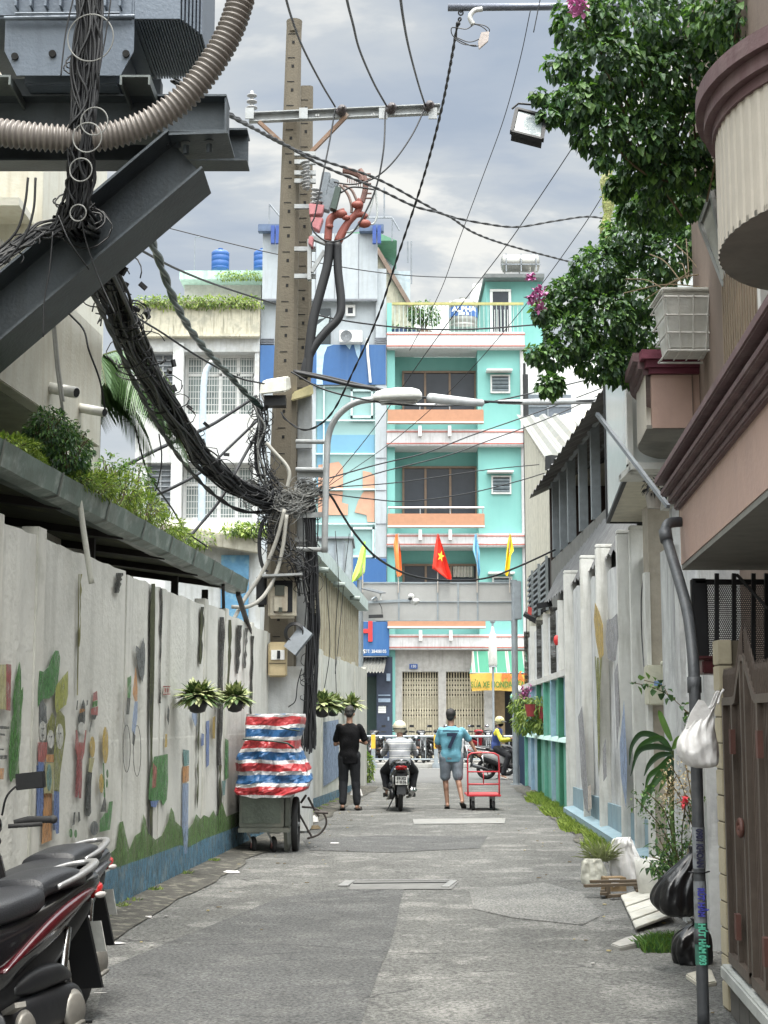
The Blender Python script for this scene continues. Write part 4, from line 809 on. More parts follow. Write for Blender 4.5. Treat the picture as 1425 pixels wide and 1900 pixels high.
bush('fern_clump', 'mixed ferns spilling over the gutter below the cream balcony corner', [(P3(170, 905, 11.4), (.18, .3, .09), 1), (P3(215, 915, 12.6), (.22, .4, .16), 1), (P3(265, 945, 14), (.2, .4, .15), .9), (P3(150, 895, 11), (.12, .2, .06), .4)], 3600, .055, .015, LEAF_Y, 12, droop=.1)
bush('fern_clump', 'far clump of yellow green ferns above the middle of the gutter', [(P3(300, 978, 15.3), (.22, .4, .13), 1), (P3(330, 998, 16.4), (.14, .3, .1), .6)], 1500, .055, .016, LEAF_Y, 10, droop=.1)
bush('roof_bush', 'pale twiggy shrub between the palm and the old white house', [(P3(245, 905, 15.5), (.22, .4, .28), 1), (P3(205, 880, 15), (.18, .3, .2), .5)], 1300, .05, .022, LEAF_G[1:] + LEAF_Y[1:], 16)
for u, v, s, lb in ((95, 865, 1.0, 'white plastic pot under the feathery bush on the shed roof'), (137, 880, .8, 'bluish plastic pot beside the feathery bush on the shed roof')):
    t = T('plant_pot', lb, 'plant pot', P3(u, v + 20, 11.2)); c = PX(u, v, 11.2); m = MB().loft([[c + V((r * cos(a * pi / 12), r * sin(a * pi / 12), z)) for a in range(24)] for r, z in ((.075 * s, -.12), (.1 * s, .09), (.11 * s, .09), (.11 * s, .12))]); m.build('pot', M_wht if s == 1 else mat('pale_blue_pot', (0.35, 0.42, 0.46), 0.6), t)
cb = T('cream_house', 'cream rendered house with a solid boxed balcony behind the left gutter', 'building', (-4.8, 11, 0))
M_crm = mat('cream_render', (0.56, 0.55, 0.48), 0.85, var=0.05, streak=(0.30, 0.22, 0.12), samt=.35, sscale=1.4, spots=(0.44, 0.42, 0.34))
c1 = PX(185, 830, 13.1); c2 = PX(185, 622, 13.1); bX = c1.x; B2 = .0786
def XB(y): return bX + B2 * (y - 13.1)
m = MB(); m.hexa([(XB(5) - .12, 5, c1.z), (XB(5), 5, c1.z), (XB(13.1), 13.1, c1.z), (XB(13.1) - .12, 13.1, c1.z), (XB(5) - .12, 5, c2.z), (XB(5), 5, c2.z), (XB(13.1), 13.1, c2.z), (XB(13.1) - .12, 13.1, c2.z)])
m.box((XB(13.1) - 2.5, 12.98, c1.z), (XB(13.1) - .12, 13.098, c2.z - .002)); m.build('parapet', M_crm, cb, bevel=.008)
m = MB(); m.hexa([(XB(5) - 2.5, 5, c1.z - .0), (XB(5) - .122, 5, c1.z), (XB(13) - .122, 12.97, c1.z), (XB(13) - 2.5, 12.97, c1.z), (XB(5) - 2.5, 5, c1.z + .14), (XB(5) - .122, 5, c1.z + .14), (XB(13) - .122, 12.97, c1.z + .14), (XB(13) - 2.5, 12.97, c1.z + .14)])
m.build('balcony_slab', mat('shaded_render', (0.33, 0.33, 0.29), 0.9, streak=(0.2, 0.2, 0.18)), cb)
m = MB(); m.box((-9, 5, 0), (XB(5) - .9, 13, 9)); m.box((-9, 13, 0), (PX(78, 400, 13).x, 16, 9.5)); m.build('wall', M_crm, cb)
m = MB(); m.box((-5.2, 12.5, PX(20, 381, 12.5).z), (PX(36, 370, 12.5).x, 13, PX(20, 366, 12.5).z)); m.build('ledge', M_crm, cb)
for (u, v, r) in ((95, 718, .045), (150, 755, .04)):
    Yp = WP(u, v, bX - B2 * 13.1, B2); m = MB(); m.cyl(Yp - V((.05, 0, 0)), Yp + V((.22, -.12, -.07)), r, n=16); m.build('drain_stub', mat('white_pvc', (0.6, 0.6, 0.56), 0.4), cb, smooth=True)
    m = MB(); m.cyl(Yp + V((.205, -.112, -.066)), Yp + V((.222, -.121, -.071)), r * .82, n=16); m.build('drain_hole', M_dark, cb)
m = MB(); m.tube([PX(98, 600, 11.2), PX(105, 680, 11.2), PX(114, 745, 11.2), PX(120, 790, 11.3)], .012, 8); m.tube([PX(101, 600, 11.2), PX(109, 680, 11.2), PX(118, 745, 11.2)], .01, 8); m.build('conduit', mat('grey_conduit', (0.3, 0.3, 0.28), 0.6), cb)
t = T('patterned_wall', 'weathered patterned parapet seen past the transformer at the far left edge', 'wall', (-4.2, 14, 6)); m = MB(); m.hexa([PX(-40, 240, 14), PX(22, 240, 14), PX(22, 240, 15), PX(-40, 240, 15), PX(-40, 90, 14), PX(6, 90, 14), PX(6, 90, 15), PX(-40, 90, 15)]); m.build('parapet', M_oldw, t)
pm = T('palm_tree', 'drooping palm behind the cream balcony corner on the left', 'tree', (PX(165, 760, 16.5).x, 16.5, 0))
c = PX(145, 690, 16.5); m = MB(); m.tube([(c.x, c.y, 0), (c.x + .05, c.y, 1.5), (c.x - .03, c.y, 3), tuple(c)], [.14, .12, .11, .1], 12); m.build('trunk', M_twig, pm, smooth=True)
M_palm = [mat('palm_dark', (0.05, 0.10, 0.035), 0.45, bump=0), mat('palm_mid', (0.09, 0.17, 0.06), 0.45, bump=0)]
for k in range(17):
    a = -pi / 2 + k * 2 * pi / 17 * 1.03; ln = R(1.15, 1.6); el = R(.1, .9); dirh = V((cos(a), sin(a) * .7, 0)); ts = []
    if k > 11: el = R(-.5, .1)
    for q in range(13):
        t_ = q / 12; ts.append(c + dirh * (ln * t_ * (1 - .18 * t_)) + V((0, 0, el * ln * t_ * .8 - 1.0 * ln * t_ * t_ * .85)))
    s = MB(); s.tube(ts, [.016 * (1 - .8 * i / 12) for i in range(13)], 5); s.cur = 1
    for q in range(4, 49):
        t_ = q / 50 * 12; i = int(t_); f = t_ - i; p = ts[i].lerp(ts[min(i + 1, 12)], f); tg = (ts[min(i + 1, 12)] - ts[i]).normalized()
        for sd_ in (-1, 1):
            sw = tg.cross(V((0, 0, 1))).normalized() * sd_; L2 = .48 * sin(pi * (q / 50) ** .7 * .93) + .07
            d = (sw * .75 + tg * .75 + V((0, 0, -.55))).normalized(); s.cur = 1 + (q % 2)
            e2 = p + d * L2 + V((0, 0, -.12 * L2 - .1 * L2)); mid = p + d * L2 * .5; nn = d.cross(sw).normalized(); ww = tg * .014
            s.add([p - ww * .5, p + ww * .5, mid + ww, e2, mid - ww], [(0, 1, 2, 3, 4)])
    s.build('frond', [mat('palm_rib', (0.10, 0.12, 0.03), 0.6, bump=0)] + M_palm, pm)
M_pole = mat('pole_concrete', (0.115, 0.098, 0.072), 0.9, var=0.12, scale=3, streak=(0.12, 0.11, 0.08), samt=.45, bump=0.3)
M_hole = mat('hole_black', (0.01, 0.01, 0.01), 0.95)
M_blk = mat('black_cable', (0.005, 0.0055, 0.007), 0.55, var=0.2, bump=0)
M_blk2 = mat('dusty_cable', (0.015, 0.016, 0.018), 0.7, var=0.3, bump=0)
M_gcb = mat('grey_cable', (0.16, 0.16, 0.15), 0.7, bump=0)
M_tie = mat('pale_tie_wire', (0.20, 0.20, 0.19), 0.6, bump=0)
M_galv = mat('galvanised', (0.30, 0.31, 0.31), 0.5, 0.4, var=0.15, streak=(0.2, 0.19, 0.17))
M_rust = mat('rusted_steel', (0.26, 0.17, 0.12), 0.8, 0.2, spots=(0.35, 0.33, 0.3), spamt=.6, spscale=5)
def pole(name, label, top, bot, wt, wb, Y, dv, group):
    p1 = PX(*top, Y); p0 = PX(*bot, Y); p0 = V((p0.x, Y, 0)); t = T(name, label, 'utility pole', (p0.x, Y, 0), group)
    def ring(q):
        c = p0.lerp(p1, q); w_ = (wb + (wt - wb) * q) / 2; d = w_ * .72; ch = w_ * .35
        return [c + V(o) for o in ((-w_ + ch, -d, 0), (w_ - ch, -d, 0), (w_, -d + ch, 0), (w_, d - ch, 0), (w_ - ch, d, 0), (-w_ + ch, d, 0), (-w_, d - ch, 0), (-w_, -d + ch, 0))]
    m = MB(); m.loft([ring(q / 40 + .0) for q in range(41)]); m.build('shaft', M_pole, t)
    m = MB(); k = 0; H = p1.z
    z = H - .35
    while z > 2.2:
        q = z / H; c = p0.lerp(p1, q); d = (wb + (wt - wb) * q) / 2 * .72
        m.box((c.x - .018, c.y - d - .004, z - .022), (c.x + .018, c.y - d + .02, z + .022)); m.box((c.x - .075, c.y - d - .003, z + .12), (c.x + .03, c.y - d + .01, z + .132)); z -= dv
    m.build('step_hole', M_hole, t); return t
pl = pole('utility_pole', 'front tan concrete utility pole with rows of step holes, taller of the pair', (546, 40), (508, 1560), .21, .46, 21.0, .36, 'paired concrete poles')
p2 = pole('utility_pole', 'rear concrete utility pole, shorter one standing just right of the tall pole', (569, 162), (550, 1560), .19, .30, 21.6, .36, 'paired concrete poles')
m = MB(); c = PX(546, 52, 21); m.cyl((c.x, 21, c.z - .08), (c.x, 21, c.z + .10), .105, .115, 16); m.build('cap', M_pole, pl)
t = T('pole_plinth', 'pale concrete plinth wrapping the foot of the paired poles', 'plinth', (PX(535, 1500, 21).x, 21, 0))
m = MB(); a = PX(488, 1345, 20.7); b = PX(575, 1250, 20.7); m.box((a.x, 20.72, 0), (b.x, 21.9, b.z + .1)); m.build('block', M_oldw, t, bevel=.04)
t = T('cable_duct', 'tall grey metal duct strapped to the right side of the rear pole', 'duct', (PX(562, 1250, 20.9).x, 20.9, 1.5))
m = MB(); m.beam(PX(563, 1290, 21.2), PX(566, 735, 21.2), .20, .2, (0, 1, 0)); m.build('channel', M_galv, t, bevel=.015)
m = MB()
for v in (830, 905, 950, 1003): c = PX(562, v, 21.1); m.box((c.x - .3, 20.98, c.z - .03), (c.x + .13, 21.04, c.z + .03))
m.build('strap', M_galv, t)
ca = T('crossarm', 'galvanised steel crossarm with rusty braces and insulators near the pole tops', 'crossarm', tuple(PX(570, 215, 20.8)))
A = PX(462, 219, 20.78); B = PX(817, 203, 20.78)
m = MB(); m.beam(A + V((0, 0, .065)), B + V((0, 0, .065)), .10, .015); m.beam(A + V((0, .045, 0)), B + V((0, .045, 0)), .012, .13); m.beam(A + V((0, 0, -.06)), B + V((0, 0, -.06)), .10, .012); m.build('channel', M_galv, ca)
m = MB()
for u in (587, 590, 691, 693, 728, 808): c = PX(u, 209 + (u % 3), 20.74); m.cyl((c.x, 20.785, c.z), (c.x, 20.80, c.z), .018, n=10)
m.build('bolt_hole', M_wht, ca)
for a_, b_ in (((480, 226), (524, 266)), ((646, 212), (572, 288))):
    m = MB(); m.beam(PX(*a_, 20.75), PX(*b_, 20.85), .05, .07, (0, 1, 0)); m.build('brace', M_rust, ca)
def insul(c, r, n, h, m_, up=V((0, 0, 1)), par=None):
    m = MB(); pts = []; rr = []
    for k in range(n):
        for dz, q in ((0, .35), (.15, 1), (.35, .95), (.5, .35)): pts.append(c + up * (h * (k + dz) / n)); rr.append(r * q * (1 - .22 * k / n))
    pts.append(c + up * h); rr.append(r * .3); m.tube(pts, rr, 16); return m.build('insulator', m_, par, smooth=True)
M_porc = mat('grey_porcelain', (0.26, 0.26, 0.26), 0.25)
M_brp = mat('brown_porcelain', (0.05, 0.04, 0.04), 0.25)
insul(PX(467, 214, 20.8), .085, 4, .36, M_porc, par=ca)
for u, v in ((632, 204), (724, 200), (794, 196)): insul(PX(u, v + 4, 20.72), .075, 2, .16, M_brp, up=V((.3, -1, .1)).normalized(), par=ca)
for u in (563, 711, 803, 463): m = MB(); c = PX(u, 209, 20.7); m.box((c.x - .06, 20.69, c.z - .09), (c.x + .06, 20.72, c.z + .07)); m.build('clamp_plate', M_galv, ca)
cl = T('fuse_assembly', 'grey fuse boxes with pink covers clustered right of the rear pole', 'fuse gear', tuple(PX(595, 400, 20.8)))
M_gb = mat('fuse_grey', (0.16, 0.18, 0.20), 0.6); M_pk = mat('faded_pink', (0.42, 0.16, 0.17), 0.6)
m = MB()
for a_, b_ in (((606, 322), (596, 378)), ((622, 335), (603, 392)), ((614, 340), (620, 352))): m.beam(PX(*a_, 20.7), PX(*b_, 20.7), .12, .14, (0, 1, 0))
m.build('fuse_box', M_gb, cl, bevel=.01)
m = MB(); m.beam(PX(628, 350, 20.5), PX(618, 390, 20.5), .08, .16, (0, 1, 0)); m.build('arc_shield', mat('dark_green_grey', (0.04, 0.06, 0.05), 0.7), cl)
for pts in ([(573, 377), (602, 380), (598, 397), (574, 398)], [(576, 402), (600, 404), (592, 428), (577, 420)], [(573, 437), (582, 439), (580, 458), (572, 452)]):
    m = MB(); m.poly([PX(a_, b_, 20.6) for a_, b_ in pts], .16, (0, 1, 0)); m.build('cover', M_pk, cl, bevel=.01)
for v in (300, 318, 336): insul(PX(566, v, 20.7), .07, 3, .14, M_porc, up=V((.25, 0, -1)).normalized(), par=cl)
for v, u in ((350, 585), (356, 592)): insul(PX(u, v, 20.65), .06, 4, .26, M_porc, up=V((-.1, 0, -1)), par=cl)
m = MB()
for v in (295, 310, 330, 345, 392, 470, 520): c = PX(566, v, 21); m.box((c.x - .14, 20.78, c.z - .03), (c.x + .16, 20.84, c.z + .03))
m.beam(PX(576, 440, 20.7), PX(620, 458, 20.7), .05, .1, (0, 1, 0)); m.beam(PX(578, 505, 20.7), PX(602, 466, 20.7), .05, .07, (0, 1, 0)); m.beam(PX(574, 445, 20.7), PX(574, 520, 20.7), .05, .1, (0, 1, 0)); m.build('bracket', M_galv, cl)
ct = T('cable_termination', 'rust red cable terminations curving above two thick black cables beside the pole', 'cable joint', tuple(PX(625, 430, 20.6)))
M_rr = mat('termination_red', (0.20, 0.05, 0.035), 0.6, var=.2)
M_rd = mat('termination_dull', (0.16, 0.085, 0.07), 0.65, var=.2)
def tb_(mb, l, r, Y=20.6, n=8, s=6): mb.tube(spline([PX(a_, b_, Y) if len(q) == 2 else PX(q[0], q[1], q[2]) for q in l for a_, b_ in [q[:2]]], s), r, n); return mb
m = MB(); tb_(m, [(608, 448), (610, 425), (614, 405), (632, 395), (640, 393)], .055); tb_(m, [(625, 448), (636, 425), (655, 402), (672, 398), (680, 404)], .045); tb_(m, [(628, 450), (645, 415), (662, 395), (668, 378), (662, 372)], .05); m.build('elbow', M_rr, ct, smooth=True)
m = MB()
for u, v, r in ((632, 397, .11), (663, 380, .10), (676, 415, .11), (642, 404, .07), (612, 420, .06)): m.sph(PX(u, v, 20.55), (r * .85, r * .6, r * .55), 14, 10)
m.build('boot', M_rr, ct, smooth=True)
m = MB(); tb_(m, [(672, 375), (678, 350), (676, 330), (667, 315)], .04)
for k in range(6): c = PX(678 - k * .4, 368 - k * 9, 20.6); m.box((c.x, 20.58, c.z - .006), (c.x + .09, 20.62, c.z + .006))
tb_(m, [(636, 316), (650, 318), (668, 326), (672, 336)], .05); 
for k in range(7): c = PX(645 + k * 4, 330 + k * 1.5, 20.6); m.box((c.x - .006, 20.58, c.z - .06), (c.x + .006, 20.62, c.z))
m.build('grip', M_rd, ct, smooth=False)
m = MB(); tb_(m, [(631, 343), (645, 360), (652, 380), (652, 395)], .02); tb_(m, [(637, 343), (652, 352), (662, 372)], .02); m.build('lead', mat('brown_lead', (0.2, 0.14, 0.12), 0.5), ct)
m = MB(); tb_(m, [(696, 352), (688, 385), (682, 405)], .014); tb_(m, [(697, 352), (700, 395), (694, 414), (684, 416)], .014); tb_(m, [(668, 420), (650, 430), (638, 428), (640, 418), (652, 412)], .014); m.build('glass_lead', mat('pale_lead', (0.4, 0.42, 0.41), 0.3), ct)
m = MB(); tb_(m, [(612, 450), (608, 490), (595, 540), (582, 590), (575, 640), (570, 700)], .066, n=14); m.build('black_conduit', M_blk, ct, smooth=True)
m = MB(); tb_(m, [(626, 450), (627, 500), (633, 560), (628, 590), (605, 615), (585, 640), (570, 670), (562, 705)], .06, n=14); m.build('black_conduit', M_blk, ct, smooth=True)
def wire(l, r, label, m_=None, twist=0, group=None, s=8, n=6, name='overhead_wire', cat='cable'):
    pts = spline([PX(*q) for q in l], s * 3 if twist else s); mb = MB(); r = r * (.72 if twist else 1); twist *= .6
    if twist:
        for ph in (0, pi):
            q = []; acc = 0
            for i, p in enumerate(pts):
                if i: acc += (p - pts[i - 1]).length
                q.append(p + V((cos(acc * twist + ph), 0, sin(acc * twist + ph))) * r * .8)
            mb.tube(q, r, n)
    else: mb.tube(pts, r, n)
    o = mb.build(name, m_ or M_blk, None, smooth=True); return tag(o, label, cat, group)
wire([(420, -500, 6), (524, -30, 12), (545, 45, 14.5), (565, 95, 16.5), (598, 158, 19), (622, 198, 20.7)], .013, 'leftmost of the three bare conductors dropping to the crossarm')
wire([(560, -500, 6), (638, -30, 12), (655, 45, 14.5), (668, 95, 16.5), (694, 155, 19), (717, 196, 20.7)], .014, 'middle of the three bare conductors dropping to the crossarm')
wire([(690, -500, 6), (740, -30, 12), (750, 45, 14.5), (760, 95, 16.5), (776, 155, 19), (789, 196, 20.7)], .014, 'rightmost of the three bare conductors dropping to the crossarm')
wire([(622, 202, 20.7), (612, 260, 20.6), (598, 330, 20.5), (584, 400, 20.5), (578, 415, 20.5), (584, 432, 20.5), (605, 447, 20.5), (630, 446, 20.5), (655, 430, 20.5), (680, 390, 20.5), (700, 340, 20.5), (712, 275, 20.5), (715, 205, 20.7)], .012, 'jumper looping below the crossarm round the fuse gear', s=10)
wire([(788, 202, 20.7), (765, 250, 20.6), (730, 300, 20.5), (695, 330, 20.5), (655, 342, 20.5), (620, 338, 20.5)], .012, 'jumper curving from the right crossarm insulator to the fuse gear')
wire([(632, 358, 20.5), (650, 348, 20.5), (670, 348, 20.5), (694, 352, 20.5)], .012, 'short jumper arching over the red terminations')
wire([(849, 45, 13), (843, 80, 13.3), (834, 130, 14), (820, 200, 15), (800, 280, 16), (775, 365, 17), (740, 470, 18), (700, 590, 19), (655, 690, 19.6), (620, 760, 20), (590, 790, 20.3), (560, 797, 20.5), (530, 778, 20.6), (522, 765, 20.7)], .012, 'long service drop hanging from the roof bar down to the pole', twist=25, s=12)
wire([(295, 120, 11.4), (340, 155, 11.7), (385, 185, 12.2), (455, 228, 14), (530, 270, 16.5), (600, 298, 18.2), (700, 332, 20.2), (790, 380, 22), (830, 400, 23), (900, 415, 24), (960, 421, 25), (1030, 410, 26), (1090, 402, 27), (1135, 408, 28)], .016, 'upper twisted service cable sagging towards the vine on the right', twist=14, s=10)
wire([(320, 150, 11.2), (390, 190, 11.8), (440, 222, 13), (520, 263, 15.5), (600, 308, 17.5), (700, 350, 19.5), (770, 383, 21), (830, 400, 22.2), (880, 432, 24), (950, 457, 26), (1062, 487, 29)], .016, 'lower twisted service cable crossing behind the red terminations', twist=14, s=10)
wire([(285, 416, 34), (400, 445, 34), (520, 473, 34), (650, 498, 35), (770, 512, 37), (910, 516, 40)], .012, 'thin wire crossing the white penthouse towards the turquoise roof')
wire([(245, 455, 17), (330, 500, 20), (420, 535, 24), (540, 572, 27), (640, 595, 28), (760, 609, 29), (870, 611, 30), (1000, 602, 31), (1080, 594, 32)], .017, 'wire crossing in front of the turquoise terrace railing')
wire([(255, 590, 16), (300, 617, 17), (370, 663, 18), (440, 700, 19), (490, 712, 20)], .012, 'straight wire from the left bundle to the white box on the pole')
wire([(540, 690, 20), (600, 722, 20), (680, 742, 20), (760, 752, 20), (850, 752, 21), (930, 742, 22), (1110, 700, 25)], .012, 'wire passing just under the street lamp head')
wire([(984, 20, 30), (965, 110, 31), (935, 220, 32), (895, 330, 34), (850, 450, 36), (815, 545, 38), (760, 650, 40)], .009, 'thin straight wire falling from the top right down to the roofs')
wire([(1110, 200, 24), (1045, 300, 26), (985, 390, 27), (940, 455, 28), (860, 560, 29), (780, 670, 30), (690, 800, 31), (600, 910, 31)], .009, 'long thin diagonal wire from behind the vine to the tangle at the pole')
wire([(1120, 360, 27), (1075, 430, 28), (980, 560, 29), (860, 700, 30), (740, 810, 31), (605, 905, 31)], .008, 'second thin diagonal wire running below the longer one')
wire([(600, 890, 20.5), (700, 862, 22), (790, 840, 23), (880, 806, 24), (1000, 764, 25), (1130, 715, 26)], .010, 'wire rising rightwards across the second turquoise window')
wire([(600, 912, 20.5), (700, 878, 22), (830, 845, 23), (900, 820, 24), (1020, 775, 25), (1140, 720, 26)], .009, 'thin wire rising just below the wire across the second window')
wire([(600, 915, 20.5), (680, 925, 22), (760, 930, 23), (870, 915, 25), (960, 893, 26), (1010, 878, 27)], .009, 'nearly level thin wire below the second turquoise window')
wire([(600, 905, 20.5), (740, 895, 23), (900, 872, 25), (1000, 862, 27)], .008, 'faint level wire across the middle of the second turquoise window')
wire([(592, 912, 20.4), (612, 918, 20.5), (635, 955, 21), (660, 992, 22), (700, 1035, 23), (760, 1067, 25), (830, 1077, 26), (900, 1073, 27), (960, 1052, 28), (1030, 1020, 29)], .018, 'thick black cable sagging over the five flags', s=10)
wire([(545, 690, 20.4), (600, 702, 20.3), (650, 714, 20.2), (700, 722, 20.1)], .028, 'short thick cable from the pole to the street lamp head')
wire([(545, 688, 20.5), (600, 698, 20.4), (660, 712, 20.2), (712, 724, 20.1)], .02, 'thinner cable running alongside the thick lamp cable')
sl = T('sleeved_cable', 'black cable with grey insulating sleeves running right from the street lamp', 'cable', tuple(PX(900, 745, 20)))
m = MB(); m.tube(spline([PX(780, 737, 20), PX(850, 742, 20.5), PX(930, 746, 21), PX(1000, 746, 22), (PX(1135, 742, 24))], 6), .018, 8); m.build('cable', M_blk, sl)
M_slv = mat('grey_sleeve', (0.40, 0.41, 0.41), 0.45)
m = MB(); m.tube([PX(798, 739, 20), PX(840, 743, 20.3), PX(894, 748, 20.7)], [.07, .062, .05], 14); m.tube([PX(925, 746, 21), PX(1000, 746, 22), PX(1125, 743, 24)], [.028, .05, .05], 12); m.build('sleeve', M_slv, sl, smooth=True)
wire([(225, 868, 17), (300, 830, 18), (380, 795, 19), (430, 765, 20), (475, 735, 20.8)], .022, 'thick straight cable rising from the roof ferns to the pole, upper one')
wire([(255, 930, 17.5), (320, 905, 18.4), (385, 868, 19.3), (420, 835, 20), (478, 780, 20.8)], .020, 'thick straight cable rising from the roof ferns to the pole, lower one')
wire([(335, 1015, 18), (370, 975, 18.6), (410, 925, 19.4), (440, 870, 20), (470, 815, 20.6), (485, 785, 20.8)], .022, 'ragged cable climbing from the gutter end to the pole')
wire([(268, 420, 12), (290, 468, 13), (325, 560, 14.6), (365, 628, 16.4), (420, 690, 18.6), (462, 735, 20), (490, 760, 20.7)], .034, 'thick twisted dark green cable slanting down to the white box', twist=9, m_=mat('green_black', (0.02, 0.035, 0.03), 0.6))
wire([(172, 540, 11), (205, 612, 12.3), (250, 710, 14), (300, 800, 15.8), (350, 870, 17.6), (400, 920, 19), (450, 948, 20), (510, 950, 20.8)], .022, 'sagging black cable hanging under the main left bundle', twist=9)
wire([(205, 500, 10.6), (235, 565, 11.8), (262, 625, 13), (300, 700, 14.6), (338, 770, 16)], .016, 'separate cable running just above the main left bundle')
wire([(128, 582, 9.8), (155, 612, 9.8), (165, 650, 9.8), (185, 705, 9.9), (195, 760, 10)], .007, 'thin loose wire hanging beside the cream balcony')
wire([(295, 805, 16), (300, 850, 16), (292, 900, 16), (270, 950, 16), (235, 1000, 16)], .008, 'thin loose wire dangling under the bundle over the ferns')
wire([(250, 790, 15), (268, 860, 15.5), (285, 895, 16), (320, 945, 17), (345, 985, 17.8), (385, 1015, 18.4)], .010, 'loose curling wire between the ferns and the old canopy')
def bundle(name, label, path, n, spread, r, seed, mats, loops=0, lr=.12, cat='cable bundle', flat=1.0):
    random.seed(seed); base = spline([PX(*q) for q in path], 9); N_ = len(base); t = T(name, label, cat, tuple(base[0]))
    for mi_, share in zip(mats, (0.7, 0.3)):
        mb = MB()
        for k in range(int(n * share)):
            a = R(0, 2 * pi); rr = spread * sqrt(R(0, 1)); fq = R(.2, .6); ph = R(0, 50); pts = []
            for i, p in enumerate(base):
                w_ = rr * (1 + .5 * noise.noise(V((i * .12, k * 7.1, ph)))); aa = a + 1.4 * noise.noise(V((i * fq * .22, k * 3.3, 5 + ph)))
                pts.append(p + V((cos(aa) * w_, sin(aa) * w_ * .5, sin(aa) * w_ * flat)))
            mb.tube(pts, r * R(.6, 1.3), 5, cap=False)
        mb.build('strands', mi_, t, smooth=True)
    if loops:
        mb = MB()
        for k in range(loops):
            i = random.randrange(2, N_ - 2); p = base[i]; q = rnd(); q.y *= .3; c = p + q * spread * 1.1; R_ = lr * R(.35, 1.1); a0 = R(0, 6.28); tl = R(-.6, .6); pts = []
            e = R(.5, 1.0)
            for s in range(16): a = a0 + s / 15 * R(4.2, 6.0); pts.append(c + V((cos(a) * R_, sin(a + tl) * R_ * .3, sin(a) * R_ * e)))
            mb.tube(pts, r * .55, 4)
        mb.build('loose_loop', mats[0], t, smooth=True)
    return t, base
b1, base1 = bundle('cable_bundle', 'thick vertical bundle of black cables hanging in front of the transformer', [(163, -40, 9.0), (160, 60, 9.0), (155, 160, 9.0), (150, 230, 9.0), (147, 300, 9.05), (142, 360, 9.1), (128, 405, 9.15)], 64, .085, .0085, 3, [M_blk, M_blk2], 10, .07)
m = MB()
for u, v, r in ((168, 70, .145), (175, 225, .085), (162, 255, .09), (150, 315, .07), (145, 395, .05)): m.torus(PX(u, v, 8.9), r, .0042, (.15, 1, .1), 40, 6)
m.build('tie_ring', M_tie, b1)
b2, base2 = bundle('cable_bundle', 'huge tangled bundle of black cables slanting from the steel beam to the pole', [(135, 395, 9.3), (168, 450, 10.6), (205, 535, 11.8), (238, 618, 13), (285, 705, 14.6), (330, 782, 16.2), (380, 852, 18), (435, 900, 19.4), (490, 925, 20.4), (545, 930, 20.7)], 50, .115, .0115, 5, [M_blk, M_blk2], 110, .18)
m = MB()
for k in range(0, len(base2), 9): m.torus(base2[k], .12, .006, (.5, .6, -.5), 24, 5)
m.build('tie_ring', M_tie, b2)
b3, _ = bundle('cable_bundle', 'loose coils and cables spreading left from the hanging bundle under the beam', [(140, 395, 9.2), (110, 420, 9.2), (70, 430, 9.2), (35, 455, 9.1), (-20, 490, 9.0)], 20, .06, .010, 8, [M_blk, M_blk2], 14, .07)
for k, (l, lb) in enumerate((([(52, 330, 9), (46, 380, 9), (30, 430, 9), (-10, 470, 9)], 'outer drooping black cable at the far left under the transformer'), ([(66, 330, 9), (62, 390, 9), (45, 440, 9), (8, 490, 9)], 'middle drooping black cable at the far left under the transformer'), ([(150, 400, 8.9), (160, 450, 8.95), (185, 520, 9), (215, 585, 9)], 'thin wire crossing the face of the slanted steel beam'), ([(98, 430, 9), (92, 500, 9), (82, 560, 9), (80, 625, 9)], 'thin hooked wire hanging in front of the slanted steel beam'), ([(108, 400, 8.9), (130, 450, 8.9), (165, 500, 9)], 'short stray wire on the upper face of the slanted steel beam'), ([(140, -20, 8.8), (124, 50, 8.8), (117, 100, 8.8), (113, 140, 8.8)], 'black wire left of the hanging bundle in front of the transformer'), ([(208, -20, 8.8), (200, 40, 8.8), (190, 100, 8.8), (183, 140, 8.8)], 'black wire right of the hanging bundle in front of the transformer'))):
    wire(l, .0085 if k < 2 else .005, lb)
b4, _ = bundle('cable_bundle', 'vertical bundle of black cables running down the right side of the poles', [(560, 900, 20.6), (575, 950, 20.5), (578, 1040, 20.5), (580, 1130, 20.5), (578, 1220, 20.5), (574, 1300, 20.5), (572, 1390, 20.5)], 34, .09, .011, 12, [M_blk, M_blk2], 16, .12)
b5, _ = bundle('cable_bundle', 'grey knot of tangled wires wrapped round the pole below the lamp bracket', [(455, 905, 20.5), (490, 925, 20.5), (525, 932, 20.45), (560, 922, 20.5), (590, 905, 20.5)], 34, .13, .010, 15, [M_gcb, M_blk2], 110, .2)
b6, _ = bundle('cable_bundle', 'ragged cables and connectors hanging off the left of the pole below the white box', [(478, 740, 20.6), (488, 780, 20.5), (482, 830, 20.5), (490, 880, 20.5), (515, 915, 20.5)], 16, .10, .011, 18, [M_blk, M_gcb], 34, .16)
bundle('cable_bundle', 'loose loops of black cable draped round the pole between the knot and the meter box', [(520, 940, 20.4), (505, 985, 20.4), (530, 1020, 20.35), (560, 1050, 20.4), (568, 1110, 20.4)], 12, .13, .009, 23, [M_blk, M_gcb], 46, .2)
random.seed(21)
m = MB()
for k in range(40):
    i = random.randrange(4, len(base2) - 3); p = base2[i] + V((R(-.1, .26), R(-.15, .1), R(-.12, .2))); m.beam(p, p + V((R(-.05, .05), R(-.03, .03), R(-.06, .06))).normalized() * .07, .03, .035)
m.build('connector', M_blk, b2)
